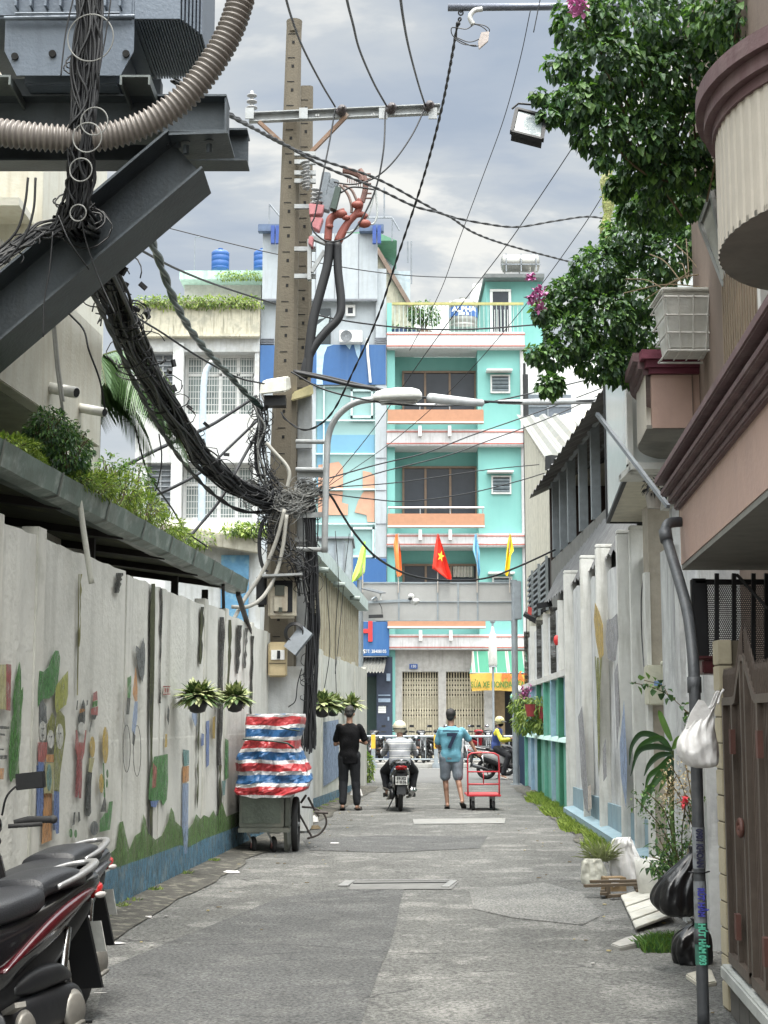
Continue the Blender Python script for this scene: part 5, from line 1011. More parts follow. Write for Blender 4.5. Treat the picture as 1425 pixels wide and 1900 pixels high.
def boxthing(name, label, cat, uv, Y, d, m_, bev=.01):
    a = PX(uv[0], uv[3], Y); b = PX(uv[2], uv[1], Y); t = T(name, label, cat, ((a.x + b.x) / 2, Y, a.z)); m = MB().box((a.x, Y, a.z), (b.x, Y + d, b.z)); m.build('case', m_, t, bevel=bev); return t, a, b
M_crmb = mat('cream_plastic', (0.46, 0.42, 0.33), 0.6, streak=(0.25, 0.14, 0.07), samt=.5)
t, a, b = boxthing('meter_box', 'open rusty cream meter box with a small roof on the pole', 'meter box', (497, 1070, 550, 1146), 20.45, .22, M_crmb, .03)
m = MB(); m.beam(PX(488, 1070, 20.4), PX(562, 1067, 20.4), .34, .03, (0, 0, 1)); m.build('roof', M_galv, t)
m = MB(); q = (508, 1077, 543, 1136); a = PX(q[0], q[3], 20.44); b = PX(q[2], q[1], 20.44); m.box((a.x, 20.435, a.z), (b.x, 20.448, b.z)); m.build('opening', M_dark, t)
m = MB(); a = PX(508, 1135, 20.43); b = PX(534, 1088, 20.43); m.box((a.x, 20.41, a.z), (b.x, 20.433, b.z)); m.build('meter', M_crmb, t, bevel=.01)
m = MB(); a = PX(510, 1105, 20.4); b = PX(528, 1086, 20.4); m.box((a.x, 20.39, a.z), (b.x, 20.408, b.z)); a = PX(517, 1136, 20.4); b = PX(524, 1127, 20.4); m.box((a.x, 20.39, a.z), (b.x, 20.408, b.z)); m.build('meter_window', mat('smoke_plastic', (0.06, 0.065, 0.05), 0.3), t)
t, a, b = boxthing('switch_box', 'small tan switch box below the rusty meter box on the pole', 'switch box', (497, 1191, 532, 1256), 20.45, .2, mat('tan_plastic', (0.42, 0.34, 0.2), 0.6), .02)
m = MB(); a = PX(503, 1224, 20.44); b = PX(528, 1206, 20.44); m.box((a.x, 20.43, a.z), (b.x, 20.447, b.z)); m.build('plate', M_wht, t)
m = MB(); a = PX(514, 1222, 20.42); b = PX(520, 1207, 20.42); m.box((a.x, 20.41, a.z), (b.x, 20.429, b.z)); a = PX(499, 1231, 20.44); b = PX(530, 1230, 20.44); m.box((a.x, 20.44, a.z), (b.x, 20.448, b.z)); m.build('switch', M_dark, t)
t = T('junction_box', 'tilted white plastic junction box strapped to the pole above the cable tangle', 'junction box', tuple(PX(510, 730, 20.4)))
m = MB(); c = [PX(480, 733, 20.25), PX(530, 727, 20.25), PX(541, 722, 20.6), PX(492, 727, 20.6), PX(484, 708, 20.25), PX(530, 699, 20.25), PX(538, 697, 20.6), PX(494, 704, 20.6)]; m.hexa(c); m.build('case', mat('white_case', (0.55, 0.54, 0.48), 0.5), t, bevel=.02)
m = MB(); m.box(tuple(PX(490, 752, 20.4)), (PX(530, 730, 20.4).x, 20.6, PX(530, 733, 20.4).z)); m.build('bracket', M_blk, t)
t = T('pole_collar', 'yellowish concrete collar block joining the two poles', 'collar', tuple(PX(560, 735, 20.8))); m = MB(); m.hexa([PX(540, 745, 20.75), PX(582, 733, 20.75), PX(582, 733, 21.1), PX(540, 745, 21.1), PX(543, 728, 20.75), PX(580, 712, 20.75), PX(580, 712, 21.1), PX(543, 728, 21.1)]); m.build('block', mat('yellow_block', (0.45, 0.40, 0.22), 0.8), t, bevel=.02)
t = T('cable_coil', 'coil of black cable hung on the left face of the pole', 'cable coil', tuple(PX(492, 1010, 20.4)))
m = MB()
for k in range(6): m.tube([PX(498 - 15 * sin(a * pi / 14) - k * .8, 960 + 50 * (1 - cos(a * pi / 14)), 20.4 + k * .012) for a in range(15)], .012, 5)
m.build('turns', M_blk, t)
m = MB(); a = PX(474, 1125, 20.4); b = PX(494, 1066, 20.4); m.box((a.x, 20.45, a.z), (b.x, 20.6, b.z)); m.build('splice_case', M_blk2, t, bevel=.03)
t = T('cable_coil', 'round coil of black cable with a grey flap right of the meter box', 'cable coil', tuple(PX(545, 1180, 20.4)))
m = MB()
for k in range(5): m.torus(PX(547, 1175, 20.35 + .012 * k), .11 + .008 * k, .009, (.2, 1, .1), 28, 5)
m.build('turns', M_blk, t)
m = MB(); m.beam(PX(538, 1208, 20.35), PX(570, 1168, 20.35), .05, .22, (0, .3, 1)); m.build('flap', M_gry, t)
for l, lb in (([(528, 945, 20.3), (512, 1005, 20.3), (488, 1060, 20.3), (455, 1110, 20.2), (433, 1150, 20)], 'pale grey conduit curving down left from the pole to the gutter, lower one'), ([(532, 955, 20.3), (524, 1020, 20.3), (512, 1065, 20.3), (490, 1105, 20.2), (462, 1125, 20.1), (430, 1126, 20)], 'pale grey conduit looping from the meter box towards the gutter'), ([(494, 822, 20.3), (510, 840, 20.3), (530, 862, 20.3), (537, 880, 20.3), (533, 905, 20.3)], 'pale pipe bent across the pole above the knot of wires')):
    wire(l, .026, lb, m_=mat('pale_conduit', (0.27, 0.26, 0.23), 0.6), name='conduit', n=10, cat='conduit')
lm = T('street_lamp', 'grey street lamp on a curved pipe arm clamped beside the poles', 'street lamp', tuple(PX(603, 1025, 20.3)))
m = MB(); m.tube(spline([PX(602, 1025, 20.3), PX(604, 940, 20.3), PX(606, 860, 20.3), PX(609, 812, 20.3), PX(622, 778, 20.25), PX(645, 755, 20.2), PX(670, 744, 20.15), PX(700, 741, 20.1)], 8), .043, 14); m.build('arm', M_galv, lm, smooth=True)
m = MB()
for v in (820, 872, 1020): m.cyl(PX(550, v - 1, 20.5), PX(607, v, 20.32), .032, n=10)
m.beam(PX(552, 880, 20.55), PX(600, 881, 20.4), .03, .07); m.beam(PX(600, 955, 20.4), PX(545, 957, 20.55), .03, .07); m.build('bracket', M_galv, lm)
m = MB(); cs = []
for t_, w_, h0, h1 in ((0, .05, -.02, .05), (.06, .12, -.04, .09), (.2, .15, -.05, .13), (.5, .16, -.045, .15), (.8, .15, -.04, .14), (.94, .13, -.03, .11), (1.0, .06, 0, .06)):
    c = PX(691, 741, 20.05).lerp(PX(783, 738, 19.9), t_); cs.append([c + V((0, w_ * cos(a), h1 * sin(a) if sin(a) > 0 else -h0 * sin(a))) for a in [2 * pi * k / 16 for k in range(16)]])
m.loft(cs); m.build('head', mat('lamp_grey', (0.46, 0.46, 0.43), 0.5), lm, smooth=True)
m = MB(); c0 = PX(704, 746, 20); c1_ = PX(775, 743, 19.95); m.beam(c0, c1_, .2, .06); m.build('lens', mat('lamp_lens', (0.2, 0.2, 0.19), 0.2), lm, bevel=.02)
lm = T('street_lamp', 'distant pale street lamp standing in front of the old white house', 'street lamp', (PX(376, 1200, 46).x, 46, 0))
b_ = PX(376, 900, 46); m = MB(); m.tube(spline([(b_.x, 46, 0), (b_.x, 46, 4), PX(375, 870, 46), PX(377, 740, 46), PX(380, 700, 46), PX(386, 682, 46), PX(395, 675, 46), PX(403, 674, 46)], 6), .13, 12, rf=lambda t: 1 - .45 * t); m.build('post', mat('pale_blue_post', (0.40, 0.47, 0.52), 0.5), lm, smooth=True)
m = MB(); m.beam(PX(388, 672, 46), PX(408, 672, 46), .25, .08); m.build('head', M_wht, lm, bevel=.02)
M_stl = mat('dark_painted_steel', (0.058, 0.070, 0.080), 0.5, 0.25, var=.15, scale=4, streak=(0.03, 0.032, 0.035), samt=.5)
M_tank = mat('transformer_blue_grey', (0.105, 0.128, 0.16), 0.45, 0.15, var=.07, scale=3, streak=(0.06, 0.075, 0.10), samt=.4)
pf = T('steel_platform', 'dark steel beam platform with a huge diagonal brace at the upper left', 'platform', tuple(PX(200, 300, 10)))
YF = 9.6
def ibeam(mb, p0, p1, h, w_, tf=.014):
    # H section lying along p0-p1: web upright, flanges top and bottom
    p0 = V(p0); p1 = V(p1); d = (p1 - p0).normalized(); s = V((0, 1, 0)); u = s.cross(d).normalized() * -1
    if u.z < 0: u = -u
    for q in (h / 2 - tf / 2, -h / 2 + tf / 2): mb.beam(p0 + u * q, p1 + u * q, w_, tf, u)
    mb.beam(p0, p1, .012, h - 2 * tf, u)
a = PX(-120, 222, YF + .45); b = PX(423, 226, YF + .45); hgt = abs(PX(423, 192, YF + .3).z - PX(423, 262, YF + .3).z)
m = MB(); ibeam(m, a, (b.x, b.y, a.z), hgt, .24); m.box((b.x - .012, YF + .34, a.z - hgt / 2 + .016), (b.x - .002, YF + .56, a.z + hgt / 2 - .016)); m.build('beam', M_stl, pf)
m = MB(); a = PX(-120, 278, YF + .95); b = PX(461, 276, YF + .95); ibeam(m, a, (b.x, b.y, a.z), .24, .22); m.build('beam', M_stl, pf)
dg0 = PX(-60, 650, YF + .4); dg1 = PX(352, 300, YF + .4); 
m = MB(); ibeam(m, dg0, dg1, .36, .50, .016); m.build('diagonal_brace', M_stl, pf)
m = MB(); u_ = (dg1 - dg0).normalized(); m.beam(dg1 - u_ * .02 + V((-.1, 0, .12)), dg1 + V((.28, 0, .12)), .46, .016); m.build('cap_plate', M_stl, pf)
m = MB()
for u, v, yy in ((388, 268, .3), (345, 270, .3), (308, 255, .33), (330, 258, .33)): c = PX(u, v, YF + yy); m.cyl(c, c + V((0, 0, -.06)), .022, n=6); m.cyl(c + V((0, 0, .02)), c + V((0, 0, .035)), .03, n=12)
m.build('bolt', M_stl, pf)
for i, (u0, u1) in enumerate(((-70, 25), (226, 282))):
    m = MB(); z1 = PX(0, 152, YF + .1).z; z0 = PX(0, 183, YF + .25).z; xa, xb = PX(u0, 160, YF + .1).x, PX(u1, 160, YF + .1).x
    m.box((xa, YF + .02, z0), (xa + .014, YF + 1.4, z1)); m.box((xa, YF + .02, z1), (xb, YF + 1.4, z1 + .014)); m.box((xb - .014, YF + .02, z0), (xb, YF + 1.4, z1)); m.build('cross_channel', mat('grey_channel', (0.12, 0.135, 0.13), 0.5, .3), pf)
m = MB(); m.beam(PX(-80, 170, YF + .6), PX(300, 170, YF + .6), .1, .14); m.build('rear_channel', M_stl, pf)
m = MB(); c = dg0; m.box((c.x - .6, YF + .1, 0), (c.x - .25, YF + .8, 8.5)); m.build('column', M_stl, pf)
tx = T('transformer', 'blue grey steel transformer tank on the platform at the top left', 'transformer', tuple(PX(140, 140, YF + .5)))
zb = PX(0, 140, YF + .05).z; zs = PX(0, 36, YF + .05).z
xl, xr = PX(8, 100, YF + .05).x, PX(248, 100, YF + .05).x
m = MB(); ch = .085
m.poly([(xl, YF + .05, zs), (xl, YF + .05, zb + .17), (xl + ch, YF + .05, zb), (xr - ch, YF + .05, zb), (xr, YF + .05, zb + .17), (xr, YF + .05, zs)], .012, (0, 1, 0))
m.build('skirt_plate', M_tank, tx)
m = MB(); m.box((xl - .25, YF + .02, zs), (xr + .0, YF + 1.3, zs + 1.5)); m.box((xl + .1, YF + .2, zb), (xr - .12, YF + 1.2, zs)); m.build('tank', M_tank, tx, bevel=.015)
m = MB()
for u in (95, 232): c = PX(u, 95, YF); m.cyl((c.x, YF + .03, c.z), (c.x, YF + .048, c.z), .024, n=16)
c = PX(25, 100, YF); m.cyl((c.x, YF + .03, c.z), (c.x, YF + .048, c.z), .024, n=16)
m.build('lifting_hole', M_hole, tx)
m = MB()
for k in range(8): x = PX(30 + k * 27.5, 10, YF).x; m.box((x, YF - .05, zs + .05), (x + .015, YF + .018, zs + 1.2))
m.cyl(PX(28, 25, YF - .05), PX(222, 24, YF - .05), .008, n=8); m.cyl(PX(8, 34, YF), PX(250, 30, YF), .014, n=8); m.build('cooling_fin', M_tank, tx)
xr2 = PX(392, 60, YF + .6).x; z2 = PX(350, 36, YF + .2).z
m = MB(); zz0 = zs
for k in range(22):
    x0 = xr + .004 + k * ((xr2 - xr - .02) / 22); f = min(1, (22 - k) / 6) 
    m.hexa([(x0, YF + .06 + .25 * (1 - f), zz0), (x0 + .012, YF + .06 + .25 * (1 - f), zz0), (x0 + .012, YF + 1.0, zz0), (x0, YF + 1.0, zz0), (x0, YF + .06 + .25 * (1 - f), zz0 + 1.3), (x0 + .012, YF + .06 + .25 * (1 - f), zz0 + 1.3), (x0 + .012, YF + 1.0, zz0 + 1.3), (x0, YF + 1.0, zz0 + 1.3)])
m.build('radiator', M_tank, tx)
m = MB(); m.box((xr + .003, YF + .03, zz0 - .004), (xr2 - .14, YF + .05, zz0 + 1.3)); m.build('radiator_front', M_tank, tx)
cp_ = T('corrugated_pipe', 'thick ribbed grey plastic conduit sweeping under the transformer', 'conduit', tuple(PX(200, 250, 9.2)))
pth = spline([PX(-60, 238, 9.0), PX(0, 246, 9.0), (PX(70, 254, 9.0)), PX(150, 258, 9.05), PX(220, 248, 9.1), PX(285, 222, 9.1), PX(345, 178, 9.1), PX(395, 115, 9.1), PX(430, 50, 9.1), PX(452, -20, 9.1), PX(465, -80, 9.1)], 10)
acc = [0]
for i in range(1, len(pth)): acc.append(acc[-1] + (pth[i] - pth[i - 1]).length)
tot = acc[-1]; pts = []; rr = []; n = int(tot / .006)
j = 0
for i in range(n + 1):
    s = tot * i / n
    while j < len(acc) - 2 and acc[j + 1] < s: j += 1
    f = (s - acc[j]) / max(1e-9, acc[j + 1] - acc[j]); pts.append(pth[j].lerp(pth[j + 1], f)); rr.append(.078 + .011 * cos(s / .0345 * 2 * pi))
m = MB(); m.tube(pts, rr, 24); m.build('ribbed_hose', mat('pipe_grey', (0.18, 0.16, 0.145), 0.4, var=.08, bump=.02), cp_, smooth=True)
rb = T('service_bar', 'horizontal steel bar at the top with a shackle and dangling cable ends', 'steel bar', tuple(PX(900, 12, 13)))
m = MB(); m.cyl(PX(831, 14, 13), PX(1180, 11, 13), .033, n=16); m.build('bar', mat('blue_grey_tube', (0.13, 0.14, 0.17), 0.4, .5), rb, smooth=True)
m = MB(); m.torus(PX(855, 24, 13), .02, .007, (0, 1, .2), 16, 6); m.torus(PX(853, 36, 13), .016, .008, (.6, .6, 0), 16, 6); m.cyl(PX(857, 8, 13), PX(855, 24, 13), .008, n=6); m.sph(PX(850, 44, 13), .022); m.build('shackle', M_blk, rb)
m = MB(); m.tube(spline([PX(895, 17, 12.95), PX(880, 20, 12.95), PX(872, 32, 12.95), PX(878, 46, 12.95)], 6), .022, 10); m.build('spout', mat('pale_spout', (0.45, 0.45, 0.43), 0.5), rb, smooth=True)
m = MB()
for l in ([(878, 44), (895, 50), (905, 62), (897, 80), (880, 86), (858, 78), (840, 66), (838, 52), (850, 52)], [(879, 44), (900, 48), (908, 58), (890, 72), (870, 78), (848, 70)], [(850, 52), (865, 54), (876, 48)], [(843, 72), (860, 82), (884, 84)]): m.tube(spline([PX(a_, b_, 12.95) for a_, b_ in l], 5), .005, 5)
m.build('loose_wire', M_blk, rb)
m = MB(); m.poly([PX(a_, b_, 12.9) for a_, b_ in ((893, 60), (908, 58), (906, 75), (896, 84), (889, 90), (887, 78))], .03, (0, 1, 0)); m.build('tag_cap', mat('beige_cap', (0.38, 0.33, 0.3), 0.6), rb)
M_wr = mat('whitewashed_panel', (0.50, 0.51, 0.50), 0.85, var=0.14, streak=(0.17, 0.17, 0.18), samt=.85, sscale=2.4, sx=(4, 4, .4), spots=(0.36, 0.36, 0.37), spamt=.5, spscale=2.5, bump=.3, bscale=20)
M_wrp = mat('whitewashed_post', (0.54, 0.54, 0.51), 0.85, var=.1, streak=(0.25, 0.24, 0.2), samt=.5, sscale=2)
M_sk = mat('dusty_blue_skirting', (0.20, 0.29, 0.33), 0.85, var=.15, streak=(0.3, 0.34, 0.35))
wr = T('boundary_wall', 'tall whitewashed panel wall with ribbed posts and faded murals on the right of the alley', 'wall', (XR(20), 20, 0))
py = [15.2, 16.3, 17.4, 19.6, 21.6, 24.2]; pz = [3.45, 3.5, 3.59, 3.68, 3.75, 3.79]
for y, z in zip(py, pz):
    m = MB(); m.box((XR(y) - .10, y - .055, 0), (XR(y) + .10, y + .055, z)); m.box((XR(y) - .10, y - .05, z - .0), (XR(y) + .30, y + .05, z + .05)); m.build('post', M_wrp, wr, bevel=.012)
for i in range(len(py) - 1):
    y0, y1 = py[i] + .05, py[i + 1] - .05; m = MB(); n = 12; fr = []
    for k in range(n + 1):
        t = k / n; y = y0 + (y1 - y0) * t; x = XR(y) + .03 + .012 * cos(t * 4 * pi); z = pz[i] - .24 + .04 * noise.noise(V((y * 4, 3, 3)))
        fr.append([V((x, y, 0)), V((x, y, 1.6)), V((x, y, z)), V((x + .08, y, z)), V((x + .08, y, 0))])
    m.loft(fr); m.build('concrete_panel', M_wr, wr)
m = MB(); m.hexa([(XR(15.3) - .16, 15.3, 0), (XR(24.2) - .16, 24.2, 0), (XR(24.2) + .0, 24.2, 0), (XR(15.3) + .0, 15.3, 0), (XR(15.3) - .16, 15.3, .16), (XR(24.2) - .16, 24.2, .16), (XR(24.2), 24.2, .19), (XR(15.3), 15.3, .19)]); m.build('footing', M_sk, wr)
for i in range(len(py) - 1):
    y0, y1 = py[i] + .056, py[i + 1] - .056; m = MB(); m.hexa([(XR(y0) - .01, y0, .1), (XR(y1) - .01, y1, .1), (XR(y1) + .02, y1, .1), (XR(y0) + .02, y0, .1), (XR(y0) - .01, y0, .50), (XR(y1) - .01, y1, .47), (XR(y1) + .02, y1, .47), (XR(y0) + .02, y0, .5)]); m.build('painted_base', M_sk, wr)
M_sg = mat('faded_grey_paint', (0.26, 0.26, 0.27), 0.85, var=.2, extra=wornf)
def rfig(name, polys):
    m = MB(); ms = []
    for i, (c, l) in enumerate(polys):
        mm_ = M_sg if c == 'grey' else P[c]
        if mm_ not in ms: ms.append(mm_)
        m.cur = ms.index(mm_); wallpoly(m, l, -.104 - .0015 * i, RA, RB)
    return m.build(name, ms, wr)
rfig('painted_rice_stalk', [('ochre', [(1104, 1118), (1112, 1135), (1119, 1160), (1120, 1215), (1113, 1225), (1106, 1190), (1102, 1150)]), ('olive', [(1108, 1220), (1111, 1220), (1114, 1330), (1111, 1440), (1108, 1330)]), ('olive', [(1114, 1220), (1117, 1220), (1113, 1300), (1111, 1290)]), ('olive', [(1104, 1218), (1106, 1218), (1110, 1290), (1108, 1300)])])
rfig('painted_rock', [('grey', [(1126, 1150), (1136, 1148), (1145, 1138), (1147, 1180), (1143, 1225), (1136, 1228), (1128, 1222), (1124, 1190)])])
rfig('painted_mountain', [('grey', [(1073, 1330), (1080, 1310), (1086, 1380), (1088, 1430), (1094, 1510), (1085, 1500), (1078, 1440)]), ('lblue', [(1150, 1380), (1158, 1300), (1164, 1420), (1162, 1500), (1152, 1440)]), ('grey', [(1140, 1250), (1146, 1230), (1150, 1330), (1145, 1390)]), ('skin', [(1091, 1460), (1096, 1455), (1098, 1500), (1092, 1505)]), ('grey', [(1118, 1390), (1124, 1370), (1126, 1440), (1120, 1450)])])
w2 = T('painted_wall', 'wall stretch painted teal green below and white above beyond the tall white wall', 'wall', (XR(29), 29, 0))
M_tg = mat('wall_teal_green', (0.12, 0.36, 0.27), 0.8, var=.25, scale=2, streak=(0.25, 0.40, 0.36), samt=.6, sscale=1.5)
M_bl = mat('wall_pale_blue', (0.27, 0.40, 0.50), 0.8, var=.2, streak=(0.45, 0.5, 0.52), samt=.6)
M_wu = mat('wall_upper_white', (0.52, 0.53, 0.53), 0.85, streak=(0.12, 0.12, 0.11), samt=.85, sx=(5, 5, .35), sscale=1.3)
py2 = [24.3, 25.9, 27.5, 29.2, 31.0, 33.0, 35.0]
for i in range(len(py2) - 1):
    y0, y1 = py2[i] + .05, py2[i + 1] - .05
    for z0, z1, mm_, nm, dx in ((0, 1.14, M_tg if i < 4 else M_bl, 'lower_panel', 0), (1.24, 2.2, (M_tg if i % 3 else M_bl) if i < 3 else M_bl, 'middle_panel', .02), (2.32, 3.45 - .02 * i, M_wu, 'upper_panel', .04)):
        m = MB(); m.hexa([(XR(y0) + dx, y0, z0), (XR(y1) + dx, y1, z0), (XR(y1) + dx + .1, y1, z0), (XR(y0) + dx + .1, y0, z0), (XR(y0) + dx, y0, z1), (XR(y1) + dx, y1, z1), (XR(y1) + dx + .1, y1, z1), (XR(y0) + dx + .1, y0, z1)]); m.build(nm, mm_, w2)
    m = MB(); m.hexa([(XR(y0) - .08, y0, 2.2), (XR(y1) - .08, y1, 2.2), (XR(y1) + .15, y1, 2.2), (XR(y0) + .15, y0, 2.2), (XR(y0) - .08, y0, 2.30), (XR(y1) - .08, y1, 2.30), (XR(y1) + .15, y1, 2.32), (XR(y0) + .15, y0, 2.32)]); m.build('ledge', M_wrp, w2)
    m = MB(); m.hexa([(XR(y0) - .10, y0, 1.14), (XR(y1) - .10, y1, 1.14), (XR(y1) + .1, y1, 1.14), (XR(y0) + .1, y0, 1.14), (XR(y0) - .07, y0, 1.2), (XR(y1) - .07, y1, 1.2), (XR(y1) + .1, y1, 1.24), (XR(y0) + .1, y0, 1.24)]); m.build('rail', mat('mint_rail', (0.42, 0.58, 0.53), 0.7), w2)
for i, y in enumerate(py2):
    m = MB(); m.box((XR(y) - .07, y - .05, 0), (XR(y) + .12, y + .05, 2.2)); m.build('post', [M_tg, M_bl, mat('dark_green_paint', (0.04, 0.17, 0.10), 0.8)][(i * 2) % 3], w2)
    m = MB(); m.box((XR(y) - .055, y - .04, 2.32), (XR(y) + .12, y + .04, 3.5)); m.build('upper_post', M_wrp if i % 2 else M_mould, w2)
fn = T('navy_fence', 'dark navy slatted fence at the far end of the right painted wall', 'fence', (XR(37), 37, 0))
m = MB()
for k in range(9): y = 35.2 + k * .42; m.box((XR(y) - .05, y - .05, 0), (XR(y) + .05, y + .05, 1.72 - .02 * k))
m.build('picket', mat('navy_paint', (0.02, 0.05, 0.10), 0.7), fn)
m = MB(); m.beam((XR(35.1), 35.1, 1.55), (XR(38.8), 38.8, 1.5), .05, .06); m.beam((XR(35.1) + .07, 35.1, .5), (XR(38.8) + .07, 38.8, .5), .04, 1.0); m.build('rail', mat('worn_navy', (0.10, 0.14, 0.19), 0.6), fn)
aw = T('tin_awning', 'dark weathered corrugated tin strip roof sloping over the right white wall', 'awning', (3.1, 24, 4)); m = MB(); n = 130
for k in range(n + 1):
    t = k / n; y = 17.3 + 13.2 * t; c_ = .028 * sin(k * 2 * pi / 5); ye = y - .3; m.v += [(XR(ye) + .02 - .02 * t, ye, 3.50 + .22 * t + c_), (3.5 + .02 * (y - 17), y + 1.0, 4.93 - .08 * t + c_)]
for k in range(n): a = 2 * k; m.f.append((a, a + 1, a + 3, a + 2)); m.m.append(0)
m.build('sheet', mat('dark_tin', (0.10, 0.10, 0.098), 0.6, .3, var=.3, scale=2, streak=(0.25, 0.25, 0.25), samt=.5, sx=(1, 8, 1), sscale=1.5), aw)
m = MB(); m.box((3.5, 16, 0), (3.6, 32, 4.8)); m.build('backing_wall', mat('dark_plaster', (0.12, 0.12, 0.11), 0.9), aw)  # evenly dark grey wall behind the tin strip
ve = T('veranda', 'dark upstairs veranda with grey posts and a small corrugated roof above the tin strip', 'veranda', (3.7, 27, 4.9))
m = MB()
for y in (23.5, 25.3, 26.9, 28.6, 29.9, 31.2): m.box((3.45, y - .07, 4.8), (3.60, y + .07, 6.55))
m.build('timber_post', mat('grey_timber', (0.17, 0.19, 0.20), 0.7), ve)
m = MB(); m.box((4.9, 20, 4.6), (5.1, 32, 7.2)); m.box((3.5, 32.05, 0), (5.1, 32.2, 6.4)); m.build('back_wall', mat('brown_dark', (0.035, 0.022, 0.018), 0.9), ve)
m = MB(); n = 90
for k in range(n + 1):
    t = k / n; y = 21 + 11.5 * t; c_ = .03 * sin(k * 2 * pi / 5); m.v += [(3.1, y, 6.15 + .05 * t + c_), (5.2, y, 7.2 + c_)]
for k in range(n): a = 2 * k; m.f.append((a, a + 1, a + 3, a + 2)); m.m.append(0)
m.build('roof_sheet', MATS['dark_tin'], ve)
m = MB(); m.beam((3.5, 21, 6.4), (3.5, 32, 6.4), .08, .12); m.beam((4.2, 21, 6.75), (4.2, 32, 6.75), .08, .1); m.build('purlin', MATS['grey_timber'], ve)
lb = T('cream_warehouse', 'streaked cream warehouse wall with dark grille vents near the street end on the right', 'building', (3.8, 36, 0))
M_crs = mat('streaked_cream', (0.47, 0.45, 0.37), 0.85, streak=(0.22, 0.21, 0.17), samt=.65, sx=(6, 6, .35), sscale=1.2)
m = MB(); m.hexa([(3.62, 32.2, 0), (3.62, 39, 0), (5.5, 39, 0), (5.5, 32.2, 0), (3.62, 32.2, 6.55), (3.62, 39, 9.0), (5.5, 39, 9.6), (5.5, 32.2, 7.2)]); m.build('wall', M_crs, lb)
m = MB(); n = 44
for k in range(n + 1):
    t = k / n; x = 3.45 + 3.6 * t; c_ = .04 * (1 if k % 4 < 2 else -1); m.v += [(x, 31.6, 6.75 + c_ + .35 * t), (x, 39.3, 9.35 + c_ + .1 * t)]
for k in range(n): a = 2 * k; m.f.append((a, a + 2, a + 3, a + 1)); m.m.append(0)
m.build('roof', mat('white_corrugated', (0.17, 0.175, 0.16), 0.5, .1, streak=(0.3, 0.24, 0.17), samt=.4), lb)
for y0, y1 in ((33.2, 34.5), (34.9, 36.2), (36.5, 37.6)):
    m = MB(); z0 = 3.9 ; z1 = 5.0; m.box((3.55, y0, z0), (3.61, y1, z1)); g = m.build('vent', M_dark, lb); m = MB()
    for k in range(8): m.box((3.51, y0, z0 + .07 + k * .13), (3.545, y1, z0 + .12 + k * .13))
    m.box((3.50, y0 - .03, z0 - .04), (3.56, y0, z1 + .04)); m.build('grille', MATS['grey_timber'], g)
m = MB(); a = PX(1019, 860, 31.4); m.beam(a, PX(1030, 858, 31.2), .2, .3); m.build('gutter_end', M_blk2, lb)
t = T('drain_pipe', 'thin dark pipe down the white edge of the turquoise house', 'pipe', (fX(975), FY - .6, 0)); m = MB(); m.tube([(fX(974), FY - .5, fZ(680)), (fX(974), FY - .5, fZ(858)), (fX(972.5), FY - .5, fZ(868))], .05, 8); m.tube([(fX(976), FY - .45, 0), (fX(976), FY - .45, fZ(700))], .1, 8); m.build('pipe', M_blk2, t)
t = T('beige_column', 'tall beige rendered column at the near end of the tall white wall', 'column', (2.52, 14.1, 0)); m = MB(); a = PX(1202, 962, 14); m.box((a.x, 14, 0), (PX(1244, 962, 14).x, 14.3, a.z + .12)); m.build('shaft', mat('beige_render', (0.28, 0.25, 0.20), 0.85, streak=(0.2, 0.18, 0.14), spots=(0.33, 0.3, 0.25)), t)
m = MB(); m.box((a.x - .045, 13.96, 0), (a.x - .002, 14.1, a.z - .5)); m.build('pale_edge', M_wrp, t)
t = T('white_return_wall', 'dirty white recessed wall behind the potted plants', 'wall', (2.8, 12.6, 0)); m = MB(); a = PX(1247, 970, 13); m.box((a.x, 13, 0), (3.6, 13.12, 3.5)); m.box((PX(1247, 970, 12.4).x, 12.4, 0), (PX(1259, 970, 12.4).x, 12.98, 2.9)); m.box((PX(1262, 1240, 11.6).x, 11.6, 0), (PX(1273, 1240, 11.6).x, 11.75, 2.55)); m.build('wall', M_wr, t)
eb = T('electric_box', 'closed cream electric cabinet fixed to the beige column', 'electric box', tuple(PX(1228, 1308, 13.7))); m = MB(); a = PX(1203, 1308, 13.75); b = PX(1251, 1234, 13.75); m.box((a.x, 13.7, a.z), (b.x, 13.95, b.z)); m.build('case', mat('cabinet_cream', (0.47, 0.46, 0.36), 0.5), eb, bevel=.01)
m = MB(); c = PX(1231, 1270, 13.69); m.box((c.x - .012, 13.68, a.z + .02), (c.x + .004, 13.697, b.z - .01)); m.sph((c.x, 13.69, b.z + .01), .025); m.build('latch', MATS['cabinet_cream'], eb)
m = MB(); c = PX(1220, 1268, 13.69); m.box((c.x - .03, 13.685, c.z - .02), (c.x + .05, 13.698, c.z + .02)); m.build('sticker', mat('blue_sticker', (0.15, 0.25, 0.45), 0.6), eb)
wire([(1244, 1300, 13.2), (1252, 1320, 13.2), (1246, 1345, 13.2), (1235, 1350, 13.2), (1238, 1330, 13.2)], .022, 'short grey conduit elbow below the cream electric cabinet', m_=mat('grey_pipe', (0.25, 0.25, 0.24), 0.6), name='conduit', n=10, cat='conduit')
wire([(1198, 1040, 15), (1190, 1110, 15), (1192, 1200, 15), (1200, 1290, 14.5)], .006, 'thin wire hanging beside the beige column')
sb = T('light_box', 'pale framed light box projecting beside the lower vine with its cream underside showing', 'sign box', tuple(PX(1160, 968, 17)))
def SB(u, v, Y): return PX(u, v, Y)
zb_ = SB(1130, 968, 17).z; Xf = SB(1128, 968, 17).x; Xn = SB(1167, 870, 13.4).x; zt_ = 5.6
M_box = mat('milky_panel', (0.50, 0.53, 0.53), 0.25, var=.05, bump=0)
